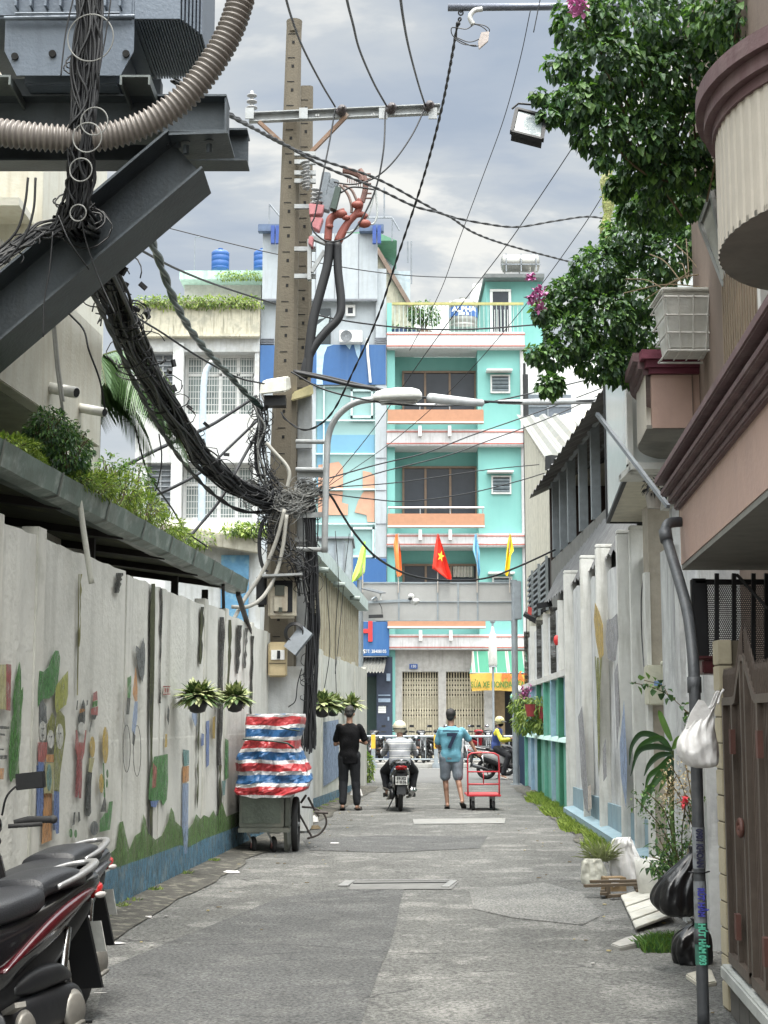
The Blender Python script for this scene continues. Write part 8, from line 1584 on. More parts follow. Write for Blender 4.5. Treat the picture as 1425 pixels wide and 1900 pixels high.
m = MB(); m.tube(spline([PX(450, 1371, 17.42), PX(490, 1374, 17.42), PX(528, 1378, 17.42), PX(540, 1384, 17.45), PX(549, 1391, 17.6)], 5), .011, 6); m.tube(spline([PX(520, 1350, 17.43), PX(540, 1354, 17.43), PX(556, 1356, 17.5)], 4), .009, 6); m.build('strap', mat('dark_green_strap', (0.02, 0.04, 0.03), 0.6), tp_)
dc = T('drain_cover', 'concrete drain cover with a pale steel frame in the middle of the road', 'drain cover', tuple(GX(745, 1645)))
m = MB(); q = [GX(648, 1653), GX(838, 1653), GX(852, 1638), GX(652, 1637)]; m.poly([p + V((0, 0, .0165)) for p in q]); m.build('slab', mat('drain_slab', (0.13, 0.13, 0.125), 0.9), dc)
m = MB()
for a, b, wd in ((GX(650, 1638), GX(840, 1637.5), .05), (GX(636, 1648), GX(650, 1638), .09), (GX(826, 1650), GX(842, 1638), .07)): m.beam(a + V((0, 0, .018)), b + V((0, 0, .018)), wd, .012)
m.build('frame', mat('pale_steel_frame', (0.22, 0.22, 0.215), 0.6, .3, spots=(0.2, 0.2, 0.19), spamt=.7, spscale=8), dc)
m = MB(); m.beam(GX(655, 1643) + V((0, 0, .02)), GX(835, 1641) + V((0, 0, .02)), .045, .004); m.build('slot', M_dark, dc)
def scrap(label, u, v, w_, d_, m_, h=.012, cat='litter', rot=0, n=8):
    c = GX(u, v); m = MB(); pts = [c + V((w_ * cos(a) * R(.7, 1.1), d_ * sin(a) * R(.7, 1.1), .018)) for a in [2 * pi * k / n + rot for k in range(n)]]
    top = [c + (p - c) * .7 + V((0, 0, h * R(.6, 1.2))) for p in pts]; m.loft([pts, top]); return tag(m.build('litter', m_), label, cat)
scrap('white paper scrap near the rear scooter wheel', 208, 1755, .09, .05, M_wb, .012); scrap('flattened white bag on the road left of centre', 428, 1622, .11, .07, M_wb, .02)
scrap('yellow wrapper at the foot of the mural wall', 296, 1651, .07, .05, mat('yellow_wrap', (0.5, 0.42, 0.12), 0.5), .02); scrap('small white scrap near the yellow wrapper', 276, 1706, .03, .03, M_wb, .015)
scrap('white stick lying on the foreground road', 185, 1848, .045, .008, M_wb, .006); scrap('crumpled white bag beside the walking man in black', 660, 1478, .16, .14, M_wb, .14); scrap('clear round plastic piece beside the cart handle', 583, 1527, .09, .09, M_wb, .1); scrap('flat dark debris right of the cart', 575, 1540, .2, .12, M_twig, .05); scrap('small scrap on the road behind the cart', 620, 1567, .06, .04, M_wb); scrap('pale debris by the right gantry post', 975, 1452, .35, .2, mat('pale_debris', (0.35, 0.33, 0.25), 0.9), .05)
t = T('paper_cup', 'small white paper cup lying by the blue wall base', 'cup', tuple(GX(346, 1620))); c = GX(346, 1620); m = MB(); m.loft([[c + V((r * cos(a * pi / 8), r * sin(a * pi / 8), z)) for a in range(16)] for r, z in ((.025, .0), (.038, .055), (.034, .055), (.022, .01))]); m.build('cup', M_wht, t, smooth=True)
m = MB()
for _ in range(420):
    Y = R(8, 30); t_ = random.random(); X = XL(Y) + (XR(Y) - XL(Y)) * (t_ ** 3 * .3 if random.random() < .5 else 1 - t_ ** 3 * .3); s = R(.006, .02); c = V((X, Y, .018)); m.cur = random.randrange(3)
    m.poly([c + V((s * cos(a) * R(.6, 1.3), s * sin(a) * R(.6, 1.5), 0)) for a in (0, 1.3, 2.5, 3.8, 5)], s * .35, (0, 0, 1))
tag(m.build('road_grit', [M_conc, M_twig, mat('dead_leaf', (0.3, 0.25, 0.12), 0.9)]), 'scattered grit, stones and dead leaves along the road edges', 'debris', kind='stuff')
M_redt = mat('red_enamel', (0.42, 0.03, 0.04), 0.4, var=.1)
tr = T('trolley', 'red tube framed hand trolley pushed beside the man in blue', 'trolley', (PX(898, 1475, 26).x, 26.4, 0))
x0, x1 = PX(868, 1440, 25.9).x, PX(926, 1440, 25.9).x; zt_ = PX(0, 1397, 25.9).z; zp = PX(0, 1474, 25.9).z
m = MB(); m.tube(spline([(x0, 25.9, zp), (x0, 25.9, zt_ - .12), (x0 + .04, 25.9, zt_ - .02), (x0 + .14, 25.9, zt_), (x1 - .14, 25.9, zt_), (x1 - .04, 25.9, zt_ - .03), (x1, 25.9, zt_ - .12), (x1, 25.9, zp)], 5), .014, 8)
for z in (PX(0, 1432, 25.9).z, PX(0, 1455, 25.9).z): m.cyl((x0, 25.9, z), (x1, 25.9, z), .012, n=8)
xm = (x0 + x1) / 2; m.cyl((xm, 25.9, PX(0, 1455, 25.9).z), (xm, 25.9, PX(0, 1432, 25.9).z), .01, n=8); m.build('handle_frame', M_redt, tr, smooth=True)
m = MB(); m.box((x0 - .02, 25.85, zp - .035), (x1 + .03, 26.75, zp)); m.build('platform', M_redt, tr, bevel=.01)
for x in (x0 + .09, x1 - .09):
    for y in (25.98, 26.6):
        m = MB(); m.torus((x, y, .085), .062, .024, (1, 0, 0), 20, 8); wv = m.build('wheel', MATS['black_rubber'], tr, smooth=True); m = MB(); m.cyl((x - .02, y, .085), (x + .02, y, .085), .04, n=12); m.beam((x, y, .09), (x, y, zp - .036), .055, .02, (0, 1, 0)); m.build('fork', M_galv, wv)
M_rub = MATS['black_rubber']
M_seat = mat('seat_vinyl', (0.016, 0.017, 0.02), 0.42, var=.1, bump=.25, bscale=160)
M_bpl = mat('matt_black_plastic', (0.007, 0.0075, 0.009), 0.45, bump=.05)
M_gpl = mat('grey_plastic', (0.10, 0.105, 0.11), 0.5)
M_alu = mat('cast_alloy', (0.20, 0.19, 0.17), 0.5, .5, var=.1)
M_chr = mat('chrome', (0.4, 0.4, 0.4), 0.2, 1, bump=0)
M_lens = mat('red_lens', (0.30, 0.01, 0.01), 0.15, bump=0)
M_mir = mat('mirror_glass', (0.3, 0.32, 0.35), 0.05, 1, bump=0)
def sl(mb, secs, n=6, ring=26):
    from itertools import chain
    P_ = [secs[0]] + list(secs) + [secs[-1]]; rg = []
    for i in range(1, len(P_) - 2):
        for k in range(n + (i == len(P_) - 3)):
            t = k / n; q = []
            for a, b, c, d in zip(P_[i - 1], P_[i], P_[i + 1], P_[i + 2]): q.append(0.5 * ((2 * b) + (c - a) * t + (2 * a - 5 * b + 4 * c - d) * t * t + (-a + 3 * b - 3 * c + d) * t ** 3))
            x, y0, zc, hw, hh, e = q; hw = max(hw, .002); hh = max(hh, .002); r = []
            for j in range(ring):
                a = 2 * pi * j / ring; ca, sa = cos(a), sin(a); r.append(V((x, y0 + hw * math.copysign(abs(ca) ** e, ca), zc + hh * math.copysign(abs(sa) ** e, sa))))
            rg.append(r)
    return mb.loft(rg)
def wheel(par, x, z, R_, rt, spokes=False):
    m = MB(); m.torus((x, 0, z), R_ - rt, rt, (0, 1, 0), 44, 10, 1.05); wv = m.build('wheel', M_rub, par, True, local=True)
    m = MB(); m.torus((x, 0, z), R_ - 2 * rt, .012, (0, 1, 0), 36, 6); m.cyl((x, -.05, z), (x, .05, z), .035, n=14)
    for k in range(5 if not spokes else 18): a = 2 * pi * k / (5 if not spokes else 18); m.beam((x, 0, z), (x + (R_ - 2 * rt) * cos(a), 0, z + (R_ - 2 * rt) * sin(a)), .02 if not spokes else .003, .03 if not spokes else .003, (0, 1, 0))
    m.build('rim', M_alu if spokes else M_gpl, wv, local=True); return wv
def scooter(label, paint, rail, stripe=None, group='scooters', detail=True, name='scooter', cat='scooter', under=False):
    t = T(name, label, cat, (0, 0, 0), group)
    B = lambda mb, nm, mt, sm=True, par=t, bv=0: mb.build(nm, mt, par, sm, bv, local=True)
    wheel(t, 0, .26, .26, .045 if not under else .035, under); wheel(t, 1.27, .26, .26, .042 if not under else .033, under)
    # seat in two cushions
    m = MB(); sl(m, [(-.30, 0, .775, .07, .03, .8), (-.26, 0, .79, .115, .045, .75), (-.12, 0, .80, .14, .055, .7), (.04, 0, .785, .145, .055, .7), (.12, 0, .765, .15, .06, .7)]); sl(m, [(.10, 0, .745, .14, .055, .7), (.16, 0, .735, .165, .06, .65), (.34, 0, .715, .165, .06, .65), (.50, 0, .70, .125, .055, .7), (.60, 0, .70, .07, .04, .8)]); B(m, 'seat', M_seat)
    m = MB(); sl(m, [(-.47, 0, .79, .03, .02, .9), (-.42, 0, .765, .085, .05, .9), (-.25, 0, .72, .115, .075, .8), (0, 0, .645, .155, .115, .8), (.25, 0, .58, .175, .14, .8), (.45, 0, .52, .165, .17, .8), (.60, 0, .50, .12, .16, .8), (.64, 0, .48, .09, .12, .9)]); B(m, 'body_panel', paint)
    if stripe:
        m = MB(); rg = []
        for k in range(21):
            q = k / 20; x = -.30 + .80 * q; y = .118 + .065 * sin(q * pi * .55) ** .7; z = .74 - .25 * q ** 1.25; hh = .034 * sin(pi * min(1, q + .04)) + .003; rg.append([V((x, y + .012, z + hh)), V((x, y + .03, z)), V((x, y + .012, z - hh)), V((x, y - .05, z))])
        m.loft(rg); B(m, 'side_stripe', stripe)
    m = MB(); sl(m, [(-.40, 0, .70, .05, .03, .9), (-.32, 0, .66, .09, .05, .9), (-.1, 0, .57, .12, .09, .8), (.2, 0, .46, .15, .12, .8), (.5, 0, .36, .14, .08, .7), (.9, 0, .34, .12, .05, .6)]); B(m, 'lower_cover', M_bpl)
    m = MB()   # grab rail: flat loop behind the seat
    L_ = spline([(.02, .155, .775), (-.15, .145, .80), (-.30, .12, .825), (-.43, .075, .845), (-.50, 0, .85), (-.43, -.075, .845), (-.30, -.12, .825), (-.15, -.145, .80), (.02, -.155, .775)], 6)
    rg = []
    for i, p in enumerate(L_):
        q = i / (len(L_) - 1); wd = .012 + .020 * sin(pi * q); inn = V((p.x * .0 + (-.16 - p.x) * .0, -p.y, 0)); d = (V((-.12, 0, .8)) - p); d.z = 0; d.normalize(); rg.append([p + V((0, 0, .012)), p + d * wd * 1.6 + V((0, 0, .008)), p + d * wd * 1.6 - V((0, 0, .008)), p - V((0, 0, .014)), p - d * .012])
    m.loft(rg); B(m, 'grab_rail', rail)
    m = MB(); sl(m, [(-.475, 0, .745, .055, .022, .8), (-.44, 0, .735, .09, .03, .8), (-.38, 0, .72, .10, .035, .8)]); B(m, 'tail_light', M_lens)
    for s in (-1, 1): m = MB(); m.sph((-.39, s * .105, .705), (.045, .014, .014)); B(m, 'turn_signal', mat('clear_lens', (0.42, 0.40, 0.38), 0.15, bump=0))
    m = MB(); m.hexa([(-.36, -.065, .62), (-.36, .065, .62), (-.33, .065, .64), (-.33, -.065, .64), (-.33, -.09, .68), (-.33, .09, .68), (-.2, .09, .68), (-.2, -.09, .68)]); m.hexa([(-.42, -.075, .30), (-.42, .075, .30), (-.405, .075, .30), (-.405, -.075, .30), (-.35, -.06, .63), (-.35, .06, .63), (-.33, .06, .63), (-.33, -.06, .63)]); B(m, 'rear_mudguard', M_bpl, False)
    m = MB(); m.hexa([(-.43, -.095, .455), (-.43, .095, .455), (-.423, .095, .455), (-.423, -.095, .455), (-.40, -.095, .59), (-.40, .095, .59), (-.393, .095, .59), (-.393, -.095, .59)]); pt = B(m, 'number_plate', mat('plate_white', (0.45, 0.45, 0.42), 0.5), False)
    if detail:
        for q, s_ in ((.555, '59-X2'), (.495, '418.06')): text_mesh('plate_text', s_, .062, (-.4385 + (q - .455) * .22, 0, q), (0, -1, 0), (.2, 0, 1), M_dark, None, bold=.001).parent = pt
    m = MB(); sl(m, [(-.12, .13, .27, .03, .05, .8), (-.05, .14, .29, .05, .085, .8), (.12, .14, .30, .055, .085, .8), (.35, .13, .27, .055, .09, .8), (.46, .12, .26, .05, .07, .9)]); sl(m, [(-.02, .14, .41, .03, .02, .8), (.08, .14, .43, .055, .045, .8), (.25, .13, .42, .055, .05, .8), (.36, .12, .40, .03, .02, .8)]); sl(m, [(.30, 0, .30, .08, .08, .8), (.42, 0, .31, .12, .10, .8), (.55, 0, .30, .08, .07, .8)]); B(m, 'engine_case', M_bpl)
    m = MB(); m.cyl((0, .185, .27), (0, .205, .27), .085, .06, 20); m.cyl((.35, .18, .26), (.35, .20, .26), .07, .05, 20); m.beam((-.02, .195, .22), (.10, .195, .20), .015, .06, (0, 1, 0)); B(m, 'crank_cover', M_alu)
    m = MB(); m.beam((.42, .15, .33), (.50, .27, .37), .045, .02); m.beam((.42, -.15, .33), (.50, -.27, .37), .045, .02); B(m, 'footrest', M_alu, False)
    m = MB(); m.tube([(.35, -.13, .22), (.1, -.16, .24), (-.02, -.17, .28), (-.34, -.17, .37)], [.02, .02, .045, .05], 14); B(m, 'exhaust', M_bpl if not under else M_chr)
    m = MB(); m.cyl((-.02, -.17, .28), (-.30, -.225, .37), .03, .035, 12); B(m, 'exhaust_guard', M_chr if under else M_gpl)
    for s in (-1, 1): m = MB(); m.cyl((0, s * .11, .28), (-.08, s * .12, .60), .022, n=10); B(m, 'shock_absorber', M_chr)
    m = MB(); sl(m, [(.50, 0, .36, .13, .05, .6), (.7, 0, .32, .15, .035, .5), (.9, 0, .36, .15, .05, .6), (1.0, 0, .42, .12, .08, .7)]); B(m, 'floorboard', M_bpl)
    m = MB(); rg = []
    for z, x, hw in ((.30, .99, .10), (.42, .94, .17), (.58, .93, .205), (.74, .90, .20), (.86, .86, .15), (.96, .83, .07)): rg.append([V((x + .10 * (1 - (y / hw) ** 2) if o else x - .03, y, z)) for o, ys in ((1, [-hw, -hw * .5, 0, hw * .5, hw]), (0, [hw * .95, 0, -hw * .95])) for y in ys])
    rs = []
    for i in range(len(rg) - 1): rs += [[a.lerp(b, q / 4) for a, b in zip(rg[i], rg[i + 1])] for q in range(4)]
    m.loft(rs + [rg[-1]]); B(m, 'front_shield', paint)
    m = MB(); sl(m, [(.76, 0, 1.0, .08, .05, .9), (.84, 0, 1.0, .16, .07, .8), (.92, 0, .98, .14, .075, .8), (1.0, 0, .95, .07, .05, .9)]); B(m, 'handlebar_cover', paint)
    m = MB(); m.tube([(.80, .20, 1.0), (.78, .26, 1.01), (.74, .36, 1.0)], .017, 12); m.tube([(.80, -.20, 1.0), (.78, -.26, 1.01), (.74, -.36, 1.0)], .017, 12)
    for s in (-1, 1): m.beam((.86, s * .2, .99), (.80, s * .34, .985), .012, .02); m.sph((.74, s * .365, 1.0), .02)
    B(m, 'grip', M_rub, True)
    for s in (-1, 1):
        m = MB(); m.tube(spline([(.84, s * .16, 1.04), (.85, s * .2, 1.13), (.82, s * .27, 1.19)], 5), .006, 6); m.beam((.82, s * .235, 1.185), (.82, s * .375, 1.185), .03, .075); mm_ = B(m, 'mirror', M_bpl, False, t, .012)
        m = MB(); m.beam((.803, s * .242, 1.185), (.803, s * .368, 1.185), .003, .06); B(m, 'mirror_face', M_mir, True, mm_)
    m = MB(); m.sph((.985, 0, .93), (.03, .07, .04)); B(m, 'headlight', mat('headlight_glass', (0.5, 0.52, 0.54), 0.1, bump=0))
    m = MB(); rg = []
    for k in range(15):
        a = radians(20 + 140 * k / 14); rg.append([V((1.27 + r * cos(a), y, .27 + r * sin(a))) for r, y in ((.285, -.06), (.30, 0), (.285, .06), (.275, .05), (.28, 0), (.275, -.05))])
    m.loft(rg); B(m, 'front_mudguard', paint)
    m = MB()
    for s in (-1, 1): m.cyl((1.27, s * .07, .26), (1.03, s * .06, .72), .018, n=10)
    m.cyl((1.05, 0, .6), (.86, 0, .98), .025, n=10); B(m, 'fork', M_gpl)
    m = MB(); m.tube([(.30, .10, .22), (.26, .2, .02), (.20, .22, .012)], .01, 8); B(m, 'side_stand', M_bpl)
    return t
def put(t, x, y, ang, lean=0.0, z=0.0):
    t.location = (x, y, z); t.rotation_euler = (lean, 0, ang); return t
M_slv2 = mat('pearl_silver', (0.05, 0.05, 0.055), 0.25, .6, var=.03, bump=0, coat=.5)
M_sblk = mat('gloss_black', (0.005, 0.005, 0.006), 0.2, var=.1, bump=0, coat=.5)
hd = atan2(-.93, -.36)
sA = scooter('nearest parked scooter with black seat and dark red side stripe at the bottom left', M_sblk, mat('silver_rail', (0.30, 0.30, 0.30), 0.3, .5, bump=0), mat('dark_red_gloss', (0.035, 0.002, 0.004), 0.2, coat=.6, bump=0), None)
M_st = MATS['dark_red_gloss']
p = PX(200, 1590, 7.15); dx, dy = cos(hd), sin(hd); put(sA, p.x + .50 * dx, p.y + .50 * dy, hd, .10)
sB = scooter('second parked scooter with silver grab rail behind the nearest one at the left', M_sblk, MATS['silver_rail'], M_slv2, None)
p = PX(238, 1556, 8.45); put(sB, p.x + .50 * dx - .02, p.y + .50 * dy, hd + .10, .10)
m = MB(); m.sph((.93, 0, 1.07), (.05, .13, .09)); m.build('wind_screen', mat('smoke_silver', (0.45, 0.46, 0.48), 0.15), sB, True, local=True)
pr = [scooter('black scooter in front of the navy shop panel behind the railing', M_sblk, M_bpl, None, 'motorbikes parked behind the railing', False),
      scooter('white parked scooter at the left end of the row behind the man in black', mat('scooter_white', (0.45, 0.45, 0.45), 0.3, bump=0), M_gpl, None, 'motorbikes parked behind the railing', False),
      scooter('dark red parked scooter right of the man in blue', mat('scooter_red', (0.25, 0.015, 0.02), 0.3, bump=0), M_bpl, None, 'motorbikes parked behind the railing', False)]
used = [False] * 3
for i, (k, u, a, lb) in enumerate(((1, 668, 1.9, None), (0, 706, 1.7, None), (0, 742, 1.45, 'black scooter hidden behind the riding man with the cream helmet'), (0, 770, 1.3, 'black scooter between the riding man and the yellow banded post'), (0, 792, 1.15, 'black scooter just left of the yellow banded post behind the blue shirt'), (1, 846, 1.3, 'white scooter whose front shows behind the blue shirt'), (2, 868, 1.2, None), (0, 898, 1.5, 'black scooter behind the yellow jacket rider'))):
    o = pr[k] if not used[k] else copytree(pr[k]); used[k] = True
    if lb: o['label'] = lb
    put(o, fX(u, 52.5), 51.7 + .25 * (i % 3), -a - .1 if i % 2 else a, 0, .13)
M_skin = mat('skin', (0.27, 0.15, 0.10), 0.55, var=.08, bump=.05)
M_hair = mat('black_hair', (0.012, 0.011, 0.010), 0.5, var=.3, bump=.6, bscale=120)
def cap(mb, a, b, ra, rb, n=12):
    a = V(a); b = V(b); d = (b - a); L_ = d.length; d = d / L_; pts = []; rr = []
    for k in range(5): an = pi / 2 * (k / 4); pts.append(a - d * ra * cos(an)); rr.append(max(ra * sin(an), .001))
    for k in range(5): an = pi / 2 * (1 - k / 4); pts.append(b + d * rb * cos(an)); rr.append(max(rb * sin(an), .001))
    return mb.tube(pts, rr, n)
def hand(mb, w, tip, side, curl=.35):
    # palm from the wrist w towards tip, four bent fingers and a thumb off the side
    w = V(w); d = (V(tip) - w).normalized(); s = V(side).normalized(); s = (s - d * s.dot(d)).normalized(); n = d.cross(s)
    mb.sph(w + d * .045, (.04, .04, .04), 10, 8); cap(mb, w, w + d * .07, .026, .032)
    for k, l in enumerate((.068, .078, .074, .058)):
        p0 = w + d * .075 + s * (.030 - .020 * k); p1 = p0 + (d * cos(curl) + n * sin(curl)) * l * .5; p2 = p1 + (d * cos(curl * 2.6) + n * sin(curl * 2.6)) * l * .5; cap(mb, p0, p1, .0105, .0095, 8); cap(mb, p1, p2, .0095, .008, 8)
    p0 = w + d * .03 + s * .03; p1 = p0 + (d * .6 + s * .7) * .035; cap(mb, p0, p1, .013, .011, 8); cap(mb, p1, p1 + (d * .9 + s * .1 + n * .3) * .03, .011, .009, 8)
def person(label, loc, rz, J, top, bottom, sleeve, pant, shirtm, pantm, shoem, hair=True, helmet=None, hem=.05, W=1.0, barefoot_top=True, mask=None, group=None, hairless=False):
    # J: joints in local metres, x right, y forward, z up
    t = T('person', label, 'person', loc, group, rz); m = MB(); J = {k: V(v) for k, v in J.items()}
    H, N_, C, P_ = J['head'], J['neck'], J['chest'], J['pelvis']
    f = J.get('face', V((0, 1, 0))).normalized(); rt = f.cross(V((0, 0, 1))).normalized(); up = rt.cross(f)
    rot = Matrix((rt, f, up)).transposed()
    m.sph(H + up * .02, (.075, .095, .105), 18, 14, rot); m.sph(H + f * .03 - up * .055, (.052, .06, .055), 12, 10, rot); cap(m, H + f * .095 + up * .012, H + f * .105 - up * .018, .010, .014, 8)
    for s in (-1, 1): m.sph(H + rt * s * .077 - up * .005, (.012, .02, .03), 8, 8, rot); m.sph(H + rt * s * .03 + f * .082 + up * .022, (.016, .012, .010), 8, 6, rot)
    m.sph(H + f * .088 - up * .052, (.024, .010, .008), 8, 6, rot)
    cap(m, N_, H - up * .04, .056, .050); cap(m, C, P_, .075, .075)
    for s, k in ((-1, 'l'), (1, 'r')):
        cap(m, N_ - V((0, 0, .03)), J['sh' + k], .045, .042); cap(m, J['sh' + k], J['el' + k], .042, .036); cap(m, J['el' + k], J['wr' + k], .038, .025)
        hand(m, J['wr' + k], J['ha' + k], J.get('th' + k, V((-s, 0, 0))), J.get('curl', V((.4, 0, 0))).x)
        cap(m, J['hi' + k], J['kn' + k], .068 * W, .050); cap(m, J['kn' + k], J['an' + k], .052, .034); mid = J['kn' + k].lerp(J['an' + k], .3); m.sph(mid + V((0, -.015, 0)), (.044, .046, .08))
        cap(m, J['an' + k] - V((0, 0, .03)), J['to' + k], .032, .022); m.sph(J['an' + k] + (J['an' + k] - J['to' + k]).normalized() * .03 - V((0, 0, .035)), .03)
    obj_mesh('body', remesh(m, .0085, 2), M_skin, t, shift=False)
    c = MB()   # shirt
    wsh = (J['shr'] - J['shl']).length / 2; ax = (J['shr'] - J['shl']).normalized(); sp_ = (N_ - P_).normalized(); fw = sp_.cross(ax) * -1
    rotT = Matrix((ax, ax.cross(sp_) * -1, sp_)).transposed(); rg = []
    low = P_ - sp_ * hem
    for q, hw, hd_ in ((0, .165, .115), (.12, .168, .118), (.35, .155, .108), (.6, .168, .118), (.8, wsh * .98, .12), (.92, wsh * .93, .095), (1.0, .085, .07), (1.03, .06, .058)):
        cc = low.lerp(N_, q) if q < .5 else (low.lerp(N_, q) * .5 + C.lerp(N_, (q - .5) * 2) * .5) if 0 else low.lerp(N_, q); cc = cc + (C - P_.lerp(N_, .58)) * .6 * sin(min(1, q) * pi)
        rg.append([cc + rotT @ V((hw * W * math.copysign(abs(cos(a)) ** .8, cos(a)), hd_ * W * math.copysign(abs(sin(a)) ** .85, sin(a)), .012 * noise.noise(V((a * 2, q * 6, W * 9))))) for a in [2 * pi * k / 28 for k in range(28)]])
    c.loft(rg)
    for k in 'lr':
        e = J['sh' + k].lerp(J['el' + k], min(1, sleeve * 2)); cap(c, J['sh' + k] - (J['sh' + k] - N_) * .1, e, .066, .058 if sleeve < .5 else .050)
        if sleeve > .5: cap(c, J['el' + k], J['el' + k].lerp(J['wr' + k], (sleeve - .5) * 2), .05, .042)
    me = remesh(c, .010, 3)
    for v in me.vertices: v.co += V((noise.noise(v.co * 7), noise.noise(v.co * 7 + V((5, 0, 0))), 0)) * .02
    obj_mesh('shirt', me, shirtm, t, shift=False)
    c = MB(); c.sph(P_ - V((0, 0, .02)), (.165 * W, .125 * W, .13), 16, 12)
    for k in 'lr':
        kn, an = J['kn' + k], J['an' + k]
        if pant <= .5: cap(c, J['hi' + k], J['hi' + k].lerp(kn, pant * 2), .105 * W, .090)
        else: cap(c, J['hi' + k], kn, .104 * W, .080); cap(c, kn, kn.lerp(an, (pant - .5) * 2), .078, .064)
    me = remesh(c, .010, 3)
    for v in me.vertices: v.co += V((noise.noise(v.co * 9), noise.noise(v.co * 9 + V((5, 0, 0))), 0)) * .010
    obj_mesh('trousers', me, pantm, t, shift=False)
    for k in 'lr':
        c = MB(); a, b = J['an' + k], J['to' + k]; d = (b - a); d.z = 0; d.normalize(); dn = (b - a).normalized(); sl_ = V((0, 0, -.062)) if abs(dn.z) < .6 else d * -.05
        he = a - dn * .05 + sl_; te = b + dn * .035 + V((0, 0, -.022 if abs(dn.z) < .6 else 0)); c.beam(he, te, .088, .022); c.cyl(b + V((-.045, 0, .0)), b + V((.045, 0, .0)), .032, n=10)
        obj_mesh('sandal', remesh(c, .008, 2), shoem, t, shift=False)
    if helmet:
        c = MB(); c.sph(H + up * .045, (.118, .135, .115), 22, 16, rot); me = remesh(c, .012, 1); obj_mesh('helmet', me, helmet, t, shift=False)
        c = MB(); c.cyl(H + up * .0 - f * .02, H + up * .018 - f * .02, .123, .123, 24); c.beam(H + f * .12 + up * .04, H + f * .19 + up * .025, .16, .012); obj_mesh('helmet_brim', remesh(c, .008, 1), M_bpl, t, shift=False)
    elif not hairless:
        c = MB(); c.sph(H + up * .045 - f * .02, (.086, .098, .092), 18, 14, rot); c.sph(H - f * .05 - up * .01, (.07, .05, .07), 14, 10, rot); me = remesh(c, .009, 2)
        for v in me.vertices: v.co += v.co.normalized() * .006 * noise.noise(v.co * 60)
        obj_mesh('hair', me, M_hair, t, shift=False)
    if mask:
        c = MB(); c.sph(H + f * .045 - up * .045, (.072, .075, .06), 14, 12, rot); obj_mesh('face_mask', remesh(c, .008, 1), mask, t, shift=False)
    return t
M_bk = mat('black_cotton', (0.004, 0.004, 0.005), 0.9, bump=.3, spec=.2); M_bk2 = mat('black_denim', (0.006, 0.007, 0.010), 0.85, bump=.3); M_snd = mat('black_sandal', (0.02, 0.018, 0.016), 0.7)
g = PX(648, 1505, 25.9)
person('man in black T-shirt and trousers walking away along the left wall', (g.x, 25.9, .0), -.05,
    dict(head=(0, .02, 1.60), face=(.05, 1, -.35), neck=(0, -.01, 1.43), chest=(0, -.02, 1.22), pelvis=(0, 0, .92), shl=(-.185, -.01, 1.37), shr=(.185, -.01, 1.37), ell=(-.235, .03, 1.10), elr=(.27, .02, 1.12), wrl=(-.16, .25, 1.12), wrr=(.16, .27, 1.14), hal=(-.06, .31, 1.14), har=(.06, .33, 1.16), thl=(0, .2, 1), thr=(0, .2, 1), hil=(-.09, 0, .90), hir=(.09, 0, .90), knl=(-.10, .05, .50), knr=(.10, .03, .50), anl=(-.11, -.03, .10), anr=(.13, .02, .09), tol=(-.12, .11, .045), tor=(.16, .15, .04), curl=(.7, 0, 0)),
    0, 0, .36, .93, M_bk, M_bk2, M_snd, hem=.14)
M_shirt7 = mat('sky_blue_jersey', (0.11, 0.29, 0.37), 0.8, var=.08, bump=.3); M_short = mat('grey_shorts', (0.16, 0.19, 0.22), 0.85, bump=.3)
g = PX(838, 1500, 26.3)
p7 = person('man in a sky blue number 7 T-shirt and grey shorts pushing the red trolley', (g.x, 26.3, .0), 0,
    dict(head=(.0, .02, 1.56), face=(.35, 1, -.1), neck=(0, -.01, 1.38), chest=(0, -.03, 1.18), pelvis=(0, 0, .90), shl=(-.195, -.01, 1.31), shr=(.195, -.01, 1.31), ell=(-.24, .06, 1.06), elr=(.33, .06, 1.13), wrl=(-.14, .26, 1.02), wrr=(.43, .05, .95), hal=(-.08, .33, 1.02), har=(.52, .02, .90), thl=(0, 0, 1), thr=(0, 0, 1), hil=(-.10, 0, .88), hir=(.10, 0, .88), knl=(-.10, .06, .50), knr=(.11, -.02, .50), anl=(-.07, .04, .10), anr=(.17, -.20, .16), tol=(-.07, .18, .045), tor=(.20, -.08, .07), curl=(.9, 0, 0)),
    0, 0, .36, .42, M_shirt7, M_short, M_snd, hem=.10, W=1.08)
text_mesh('shirt_number', '7', .34, (.0, -.165, 1.14), (1, 0, 0), (0, -.08, 1), mat('number_navy', (0.01, 0.02, 0.05), 0.8), p7, ext=.012, bold=.012).location = (0, 0, 0)
c_ = [o for o in p7.children if o.name.startswith('shirt_number')][0]; c_.data.transform(Matrix.Translation(worldloc(p7)))
m = MB(); m.box((-.15, -.158, 1.305), (.12, -.14, 1.325)); m.build('shirt_lettering', MATS['number_navy'], p7, local=True)
mb_ = scooter('small motorbike ridden away down the middle of the alley, seen from behind', M_sblk, M_chr, None, None, True, 'motorbike', 'motorbike', True)
g = PX(743, 1507, 25.6); put(mb_, g.x, 25.75, pi / 2 + .03)
M_str = mat('striped_polo', (0.2, 0.2, 0.2), 0.85, bump=.3, extra=bands(2, .115, [(0, (0.25, 0.26, 0.28)), (.55, (0.5, 0.5, 0.48)), (.68, (0.17, 0.18, 0.20)), (.8, (0.32, 0.33, 0.34))]))
